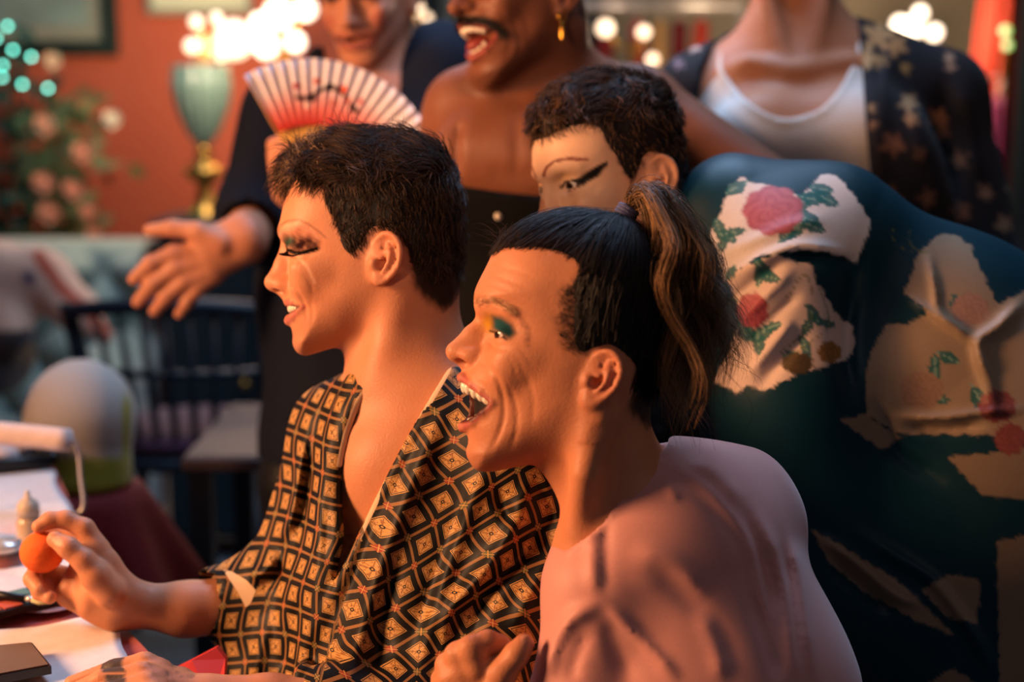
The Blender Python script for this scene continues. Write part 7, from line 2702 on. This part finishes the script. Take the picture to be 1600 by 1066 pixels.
# ------------------------------------------------------------------ the singing man in the black bustier
def person_bustier():
    p = Px(1.95); r = p.r
    yw, ph = math.radians(32), math.radians(18)
    F0 = -RT * math.cos(yw) - FW * math.sin(yw)
    F = F0 * math.cos(ph) - UP * math.sin(ph)
    U = UP * math.cos(ph) + F0 * math.sin(ph)
    chin = pix(762, 132, 1.85)
    loc = ((905 - 745) * 0.567, 0, (590 - 733) * 0.567)
    H = Head(dict(DEF_B, far=60), chin - 0.001 * (loc[0] * F + loc[2] * U), F, U, 1.0)
    o = Ops()
    H.build(o)
    S = np.array([0.93, 0.0, 0.0]) - 0.36 * FW
    nk = p(845, 150, -10)
    o.ecap(H.q(945, 650), nk, (0.056, 0.054), (0.062, 0.058), RT, k=0.03)
    ch = p(830, 235, -20)
    o.ecap(ch, p(815, 400, -20), (0.165, 0.095), (0.140, 0.095), S, k=0.06)
    o.ecap(p(815, 400, -20), p(820, 760, -20), (0.14, 0.095), (0.165, 0.115), S, k=0.06)
    sr, sl = p(722, 165, 10), p(1000, 160, -40)
    o.cone(nk, sr, 0.048, 0.046, k=0.06); o.cone(nk, sl, 0.050, 0.050, k=0.06)
    o.ell(p(770, 240, 80), (0.075, 0.04, 0.05), k=0.05)
    o.ell(p(870, 245, 90), (0.07, 0.04, 0.05), k=0.05)
    o.tube([p(805, 165, 70), p(760, 155, 60), sr], [0.009, 0.009, 0.009], k=0.02)
    o.tube([p(830, 168, 80), p(910, 150, 50), sl], [0.009, 0.009, 0.009], k=0.02)
    o.cone(sr, p(706, 420, 0), 0.044, 0.038, k=0.012); o.cone(p(706, 420, 0), p(690, 620, 60), 0.038, 0.026, k=0.02)
    o.cone(sl, p(1235, 318, 10), 0.048, 0.042, k=0.02); o.cone(p(1235, 318, 10), p(1330, 500, -20), 0.04, 0.028, k=0.02)
    o.cone(p(690, 620, 60), p(684, 690, 70), 0.026, 0.030, k=0.02); o.cone(p(1330, 500, -20), p(1350, 560, -20), 0.028, 0.03, k=0.02)
    for s in (-1, 1):
        hj = p(820, 780, -20) + S * 0.09 * s; ft = np.array([hj[0], hj[1] + 0.02, 0.06])
        o.cone(hj, ft, 0.088, 0.045, k=0.03); o.cone(ft, ft + np.array([-0.10, -0.12, -0.025]), 0.042, 0.03, k=0.02)
    o.displace(fold_field([([(720, 190), (714, 225), (716, 275)], -7, 8), ([(760, 262), (800, 275), (850, 270)], -2.5, 14), ([(805, 180), (808, 230), (805, 280)], -2, 10)]))
    zt = lambda v: p(800, v)[2]
    yc = H.O[1]
    V, Q = surf(o, axis_grid(p(640, 400)[0], p(1500, 400)[0], [(p(720, 60)[0], p(930, 60)[0], 0.0032)], 0.008), axis_grid(yc - 0.22, yc + 0.30, [(yc - 0.16, yc + 0.03, 0.0036)], 0.009),
                axis_grid(-0.01, H.w(0, 0, 130)[2] + 0.02, [(zt(145), zt(-20), 0.0028), (zt(330), zt(145), 0.006)], 0.012))
    C = np.tile(lin('7d4e38'), (len(V), 1))
    C = head_paint(H, V, C, lin('a0524a'), inner='7a201c')
    u, v, l = H.tr(V); al = np.abs(l)
    isf = (H.samp(H.sd, u, v) < 15) & (al < 90)
    kf = isf & (u < 800)
    must = poly_sd(u, al, [(716, -2), (716, 8), (722, 16), (745, 27), (760, 31), (765, 29), (750, 20), (735, 10), (732, -2)])
    mp = [(719, 578, 1.0), (722, 579, 8.0)] + [(a, b, H.side(a, b) + 0.5) for (a, b) in ((737, 589), (752, 600), (768, 616), (772, 630))]
    md = np.full(len(V), 1e9)
    for s in (1, -1):
        for q0, q1 in zip(mp[:-1], mp[1:]):
            A_ = H.q(q0[0], q0[1], s * q0[2]); B_ = H.q(q1[0], q1[1], s * q1[2]); ab = B_ - A_
            hh = np.clip((V - A_) @ ab / (ab @ ab), 0, 1)
            md = np.minimum(md, np.linalg.norm(V - A_ - hh[:, None] * ab, axis=1))
    C = blend(C, isf * 0.95 * (1 - sstep(md, 0.0035, 0.0062)), lin('0d0908'))
    beard = 1 - sstep(seg_dist(u, v, [(745, 728), (800, 722), (860, 690), (890, 620)]), 10, 45)
    C = blend(C, isf * 0.45 * beard, lin('2a1812'))
    hm = poly_sd(u, v, [(768, 392), (840, 392), (900, 420), (892, 500), (890, 560), (920, 543), (985, 570), (972, 635), (1045, 690), (1095, 480), (980, 320), (775, 350)])
    C = blend(C, isf * (1 - sstep(hm, -5, 4)), lin('0f0b0a'))
    C = blend(C, V[:, 2] < zt(640), lin('0d0e12'))
    rm = pick(V, isf & (md < 0.0052), 900, seed=91)
    sm = grow(H, rm, lambda u, v, l: np.stack([-0.2 + 0 * u, 0.8 * np.sign(l), -0.7 + 0 * u], 1), np.random.default_rng(4).uniform(0.004, 0.009, len(rm)), 4, 0.35, jit=0.3, seed=92, minoff=0.5)
    root = empty('person', (float(p(820, 500)[0]), float(p(820, 500, -20)[1]), 0.0), 'bare-shouldered dark-skinned man with a moustache, mouth wide open, black bustier', 'person')
    mk('body', V, Q, M['skin'], root, col=C)
    ot = Ops()
    for (a, b, c) in [(728, 602, 4.2), (732, 603.5, 11.5), (740, 608, 17), (749, 613, 20.5)]:
        for s in (1, -1):
            ot.ell(H.q(a, b, s * c), (0.0042, 0.0044, 0.006), H.R, k=0.0008)
    for (a, b, c) in [(735, 653, 3.5), (739, 651, 10), (747, 645, 16)]:
        for s in (1, -1):
            ot.ell(H.q(a, b, s * c), (0.0035, 0.0034, 0.0042), H.R, k=0.0008)
    c0 = H.q(745, 628)
    Vt, Qt = box_surf(ot, c0 - 0.04, c0 + 0.04, 0.0018)
    mk('teeth', Vt, Qt, M['tooth'], root)
    og = Ops(); og.ell(H.q(757, 641), (0.022, 0.017, 0.009), H.R)
    Vg, Qg = box_surf(og, H.q(757, 641) - 0.03, H.q(757, 641) + 0.03, 0.003)
    mk('tongue', Vg, Qg, M['tongue'], root)
    oc = hair_cap(H, [(768, 392), (840, 392), (900, 420), (892, 500), (890, 545), (920, 543), (985, 570), (972, 635), (1045, 690), (1095, 480), (980, 320), (775, 350)], lambda u, v, l: 4 + 0 * u, 0.006)
    Vc, Qc = box_surf(oc, H.O - np.array([0.15, 0.16, 0.12]), H.O + np.array([0.15, 0.16, 0.17]), 0.007)
    mk('hair', Vc, Qc, M['hair'], root, col=np.tile(lin('0f0b0a'), (len(Vc), 1)))
    Vm, Qm = tubes(sm, 0.0004)
    mk('moustache', Vm, Qm, M['lash'], root)
    # gold drop earring on the near lobe
    lobe = H.ear_c[1][0]
    ring = [lobe + 0.006 * (math.cos(t) * FW * 0.6 + math.cos(t) * RT * 0.8 + math.sin(t) * UP) - UP * 0.004 for t in np.linspace(0, 2 * math.pi, 21)]
    e1 = sweep(np.array(ring), 0.0012, 6, False)
    e2 = sweep(np.array([lobe - UP * 0.010, lobe - UP * 0.018, lobe - UP * 0.032, lobe - UP * 0.036]), [0.0012, 0.0026, 0.0022, 0.0008], 8)
    Ve, Fe = join([e1, e2])
    mk('earring', Ve, Fe, M['gold'], root)
    # bustier
    s = Ops()
    s.ecap(ch, p(815, 400, -20), (0.172, 0.104), (0.148, 0.104), S, k=0.06)
    s.ecap(p(815, 400, -20), p(820, 700, -20), (0.148, 0.104), (0.172, 0.122), S, k=0.06)
    s.ell(p(775, 300, 85), (0.082, 0.045, 0.06), k=0.05)
    s.ell(p(872, 300, 95), (0.078, 0.045, 0.06), k=0.05)
    top = [(600, 270), (715, 290), (780, 300), (840, 306), (920, 296), (1100, 270), (1100, -200), (600, -200)]

    def cut(P):
        uu, vv, d = proj(P)
        return poly_sd(uu, vv, top) * p.s
    s.add('S', cut, 0.004, p(830, 150), 1.0)
    Vb, Qb = surf(s, axis_grid(p(640, 400)[0], p(1010, 400)[0], [], 0.007), axis_grid(yc - 0.2, yc + 0.28, [], 0.008), axis_grid(zt(690), zt(260), [], 0.006))
    bu = mk('bustier', Vb, Qb, M['black_cloth'], root)
    for i, (a, b) in enumerate(((779, 338), (774, 420))):
        d = first_hit(s, a, b, 1.6, 2.1)
        if d:
            V1, F1 = lathe([(0.0, -0.002), (0.005, -0.001), (0.0055, 0.001), (0.003, 0.003), (0.0, 0.0035)], 12)
            c = pix(a, b, d)
            mk('button', c + V1[:, :1] * RT + V1[:, 1:2] * UP - V1[:, 2:3] * FW, F1, M['pearl'], bu)
    return root


M['gold'] = mat('gold', 'd9a441', rough=0.25, metal=1.0, scale=50)
M['pearl'] = mat('pearl', 'd8cbb8', rough=0.25, var=0.05)
M['black_cloth'] = mat('black_velvet', '060709', rough=0.85, var=0.2, spec=0.15)
PE = person_bustier()


# ------------------------------------------------------------------ the standing man in tank top and dark flowered robe
def person_tank():
    p = Px(2.2); r = p.r
    o = Ops()
    c = p
    # head tops out above the picture
    hd = p(1235, -95, 0)
    H = Head(DEF_A, pix(1240, -110, 2.2), -FW * 0.95 - RT * 0.31, UP, 1.0)
    H.build(o)
    o.ecap(p(1240, -60, -5), p(1243, 75, -10), (0.060, 0.058), (0.068, 0.060), RT, k=0.03)
    o.tube([p(1195, -20, 52), p(1215, 60, 60), p(1228, 100, 60)], [0.012, 0.011, 0.009], k=0.02)
    o.tube([p(1290, -20, 52), p(1272, 60, 60), p(1256, 100, 60)], [0.012, 0.011, 0.009], k=0.02)
    sl, sr = p(1085, 150, -20), p(1462, 150, -20)
    o.cone(p(1243, 60, -20), sl, 0.055, 0.052, k=0.05); o.cone(p(1243, 60, -20), sr, 0.055, 0.052, k=0.05)
    o.ecap(p(1268, 190, -15), p(1275, 430, -15), (0.165, 0.10), (0.145, 0.10), RT, k=0.06)
    o.ecap(p(1275, 430, -15), p(1280, 760, -15), (0.145, 0.10), (0.165, 0.115), RT, k=0.06)
    o.ell(p(1190, 210, 80), (0.075, 0.035, 0.055), k=0.05); o.ell(p(1330, 210, 80), (0.075, 0.035, 0.055), k=0.05)
    o.tube([p(1232, 108, 78), p(1170, 95, 60), sl], [0.008, 0.008, 0.008], k=0.018); o.tube([p(1254, 108, 78), p(1330, 95, 60), sr], [0.008, 0.008, 0.008], k=0.018)
    for s, sh in ((-1, sl), (1, sr)):
        e = sh + RT * 0.05 * s - UP * 0.28; w = e + RT * 0.02 * s - UP * 0.24 - FW * 0.06
        o.cone(sh, e, 0.046, 0.038, k=0.02); o.cone(e, w, 0.037, 0.026, k=0.02); o.cone(w, w - UP * 0.08, 0.027, 0.024, k=0.02)
        hj = p(1280, 780, -15) + RT * 0.09 * s; ft = np.array([hj[0], hj[1] + 0.02, 0.06])
        o.cone(hj, ft, 0.088, 0.045, k=0.03); o.cone(ft, ft + np.array([0.03 * s, -0.15, -0.025]), 0.042, 0.03, k=0.02)
    zt = lambda v: p(1250, v)[2]
    yc = p(1250, 100)[1]
    V, Q = surf(o, axis_grid(p(1000, 300)[0], p(1640, 300)[0], [(p(1100, 60)[0], p(1360, 60)[0], 0.006)], 0.012), axis_grid(yc - 0.22, yc + 0.25, [(yc - 0.12, yc, 0.006)], 0.012), axis_grid(-0.01, zt(-260), [(zt(230), zt(0), 0.005)], 0.013))
    C = np.tile(lin('b97f5f'), (len(V), 1))
    C = blend(C, V[:, 2] < zt(640), lin('10131a'))
    C = head_paint(H, V, C, lin('a85a55'))
    u, v, l = H.tr(V)
    isf = (H.samp(H.sd, u, v) < 15) & (np.abs(l) < 90)
    hm = poly_sd(u, v, [(446, 292), (492, 284), (521, 326), (548, 394), (562, 402), (590, 366), (640, 385), (646, 452), (700, 495), (745, 400), (745, 300), (575, 180), (445, 235)])
    C = blend(C, isf * (1 - sstep(hm, -5, 3)), lin('2a1b14'))
    root = empty('person', (float(p(1270, 500)[0]), float(p(1270, 500, -15)[1]), 0.0), 'standing person in white tank top and open dark flowered robe', 'person')
    mk('body', V, Q, M['skin'], root, col=C)
    # tank top
    s = Ops()
    s.cone(p(1243, 70, -20), p(1085, 158, -20), 0.058, 0.05, k=0.05); s.cone(p(1243, 70, -20), p(1462, 158, -20), 0.058, 0.05, k=0.05)
    s.ecap(p(1268, 192, -16), p(1275, 430, -16), (0.171, 0.107), (0.152, 0.107), RT, k=0.06)
    s.ecap(p(1275, 430, -16), p(1280, 640, -16), (0.152, 0.107), (0.165, 0.117), RT, k=0.06)
    s.ell(p(1190, 212, 82), (0.078, 0.038, 0.058), k=0.05); s.ell(p(1330, 212, 82), (0.078, 0.038, 0.058), k=0.05)
    nk = [(1143, -60), (1138, 40), (1126, 90), (1132, 120), (1165, 160), (1205, 184), (1240, 188), (1285, 172), (1318, 135), (1338, 90), (1345, 40), (1350, -60)]
    arm = [(1060, -60), (1100, 60), (1080, 200), (1060, 320), (900, 320), (900, -60)]
    arm2 = [(1400, -60), (1385, 60), (1420, 200), (1440, 320), (1700, 320), (1700, -60)]

    def cut(P):
        uu, vv, d = proj(P)
        return np.minimum(np.minimum(poly_sd(uu, vv, nk), poly_sd(uu, vv, arm)), poly_sd(uu, vv, arm2)) * p.s
    s0 = Ops(); s0.l = list(s.l)
    s.add('S', cut, 0.003, p(1250, 100), 1.0)
    rim = []
    for q in spline(nk[1:-1], 4):
        d = first_hit(s0, q[0], q[1] + 2, 1.9, 2.4)
        if d:
            rim.append(pix(q[0], q[1] + 1, d + 0.001))
    s.tube(rim, [0.005] * len(rim), k=0.003)
    Vt, Qt = surf(s, axis_grid(p(1050, 300)[0], p(1480, 300)[0], [], 0.0055), axis_grid(yc - 0.2, yc + 0.2, [(yc - 0.15, yc, 0.005)], 0.009), axis_grid(zt(630), zt(0), [], 0.0055))
    mk('tank_top', Vt, Qt, M['white_cotton'], root)
    # robe
    g = Ops()
    g.cone(p(1243, 65, -26), p(1085, 148, -20), 0.064, 0.058, k=0.05); g.cone(p(1243, 65, -26), p(1470, 148, -20), 0.066, 0.066, k=0.05)
    g.ecap(p(1270, 192, -18), p(1280, 430, -18), (0.19, 0.125), (0.19, 0.135), RT, k=0.06)
    g.ecap(p(1280, 430, -18), p(1285, 900, -18), (0.19, 0.135), (0.24, 0.17), RT, k=0.06)
    g.ell(p(1190, 220, 95), (0.085, 0.045, 0.07), k=0.05); g.ell(p(1345, 220, 95), (0.085, 0.045, 0.07), k=0.05); g.ell(p(1400, 300, 85), (0.085, 0.045, 0.09), k=0.05)
    for s_, sh in ((-1, p(1090, 150, -20)), (1, p(1472, 152, -20))):
        e = sh + RT * 0.055 * s_ - UP * 0.30
        g.cone(sh, e, 0.060, 0.075, k=0.04); g.cone(e, e + RT * 0.03 * s_ - UP * 0.2, 0.075, 0.09, k=0.04)
    folds = [([(1400, 60), (1380, 150), (1372, 300)], 6, 12), ([(1500, 120), (1520, 200), (1535, 300)], 7, 14), ([(1470, 110), (1480, 220), (1490, 320)], -7, 14), ([(1430, 150), (1440, 260)], 5, 14), ([(1560, 200), (1580, 280), (1600, 360)], 6, 12), ([(1360, 100), (1362, 260)], 5, 8)]
    g.displace(fold_field(folds))
    op = [(1178, -60), (1150, 20), (1118, 65), (1098, 110), (1092, 160), (1105, 420), (1200, 900), (1362, 900), (1362, 300), (1353, 200), (1346, 90), (1338, 20), (1325, -60)]

    def cut2(P):
        uu, vv, d = proj(P)
        return np.maximum(poly_sd(uu, vv, op) * p.s, d - (p.D + 0.02))
    g.add('S', cut2, 0.005, p(1240, 200), 1.0)
    g.cone(p(1240, -80, -5), p(1243, 60, -12), 0.075, 0.072, k=0.005, mode='S')
    Vg, Qg = surf(g, axis_grid(p(1000, 300)[0], p(1720, 300)[0], [(p(1000, 300)[0], p(1620, 300)[0], 0.0065)], 0.012), axis_grid(yc - 0.26, yc + 0.28, [(yc - 0.16, yc + 0.02, 0.007)], 0.014), axis_grid(zt(900), zt(-30), [(zt(420), zt(-30), 0.006)], 0.014))
    uu, vv, d = proj(Vg)
    C = np.tile(lin('0f0d13'), (len(Vg), 1))
    rs = np.random.default_rng(17)
    fl = [(1372, 55, 26, 'b98a58'), (1400, 70, 20, 'a87848'), (1352, 90, 20, 'c09a6a'), (1375, 95, 14, '8a6a40'), (1415, 105, 10, '8a6a3a'), (1483, 90, 10, '9a7860'), (1485, 105, 8, '9a7860'), (1085, 70, 14, 'b09a90'), (1065, 60, 10, '9a8880'),
          (1362, 170, 8, '8a7050'), (1420, 160, 16, 'a88058'), (1425, 185, 14, '9a7450'), (1465, 185, 18, '8a5a3a'), (1470, 205, 13, '7a5038'), (1365, 195, 10, '8a6a50'), (1395, 225, 20, '6a4838'), (1500, 250, 16, '6a5040'), (1440, 240, 12, '5a4034'), (1390, 310, 20, '6a4a38'),
          (1500, 330, 18, '6a4a38'), (1540, 300, 14, '7a6050'), (1590, 290, 20, '9a8878'), (1570, 350, 16, '8a7058'), (1450, 310, 16, '5a4034'), (1060, 100, 10, '6a6070')]
    for cx, cy, rr, cc in fl:
        a = np.arctan2(vv - cy, uu - cx); q = np.hypot(uu - cx, vv - cy)
        C = blend(C, (d < p.D + 0.03) * 0.9 * (1 - sstep(q - rr * 0.28 * np.sin(a * 5 + cx), rr * 0.6, rr * 0.85)), lin(cc))
    mk('robe', Vg, Qg, M['dark_print'], root, col=C)
    hc_ = hair_cap(H, [(446, 292), (492, 284), (521, 326), (548, 394), (562, 402), (590, 366), (640, 385), (646, 452), (700, 495), (745, 400), (745, 300), (575, 180), (445, 235)], lambda u, v, l: 6 + 0 * u, 0.006)
    Vc, Qc = box_surf(hc_, H.O - np.array([0.13, 0.16, 0.10]), H.O + np.array([0.13, 0.16, 0.17]), 0.009)
    mk('hair', Vc, Qc, M['hair'], root, col=np.tile(lin('2a1b14'), (len(Vc), 1)))
    return root


M['white_cotton'] = mat('ribbed_white_cotton', 'd8cfc6', rough=0.85, var=0.06, scale=200, bump=0.15, sheen=0.2)
M['dark_print'] = cloth_mat('dark_flower_print', rough=0.7, sheen=0.05, spec=0.2, weave=500)
PF = person_tank()
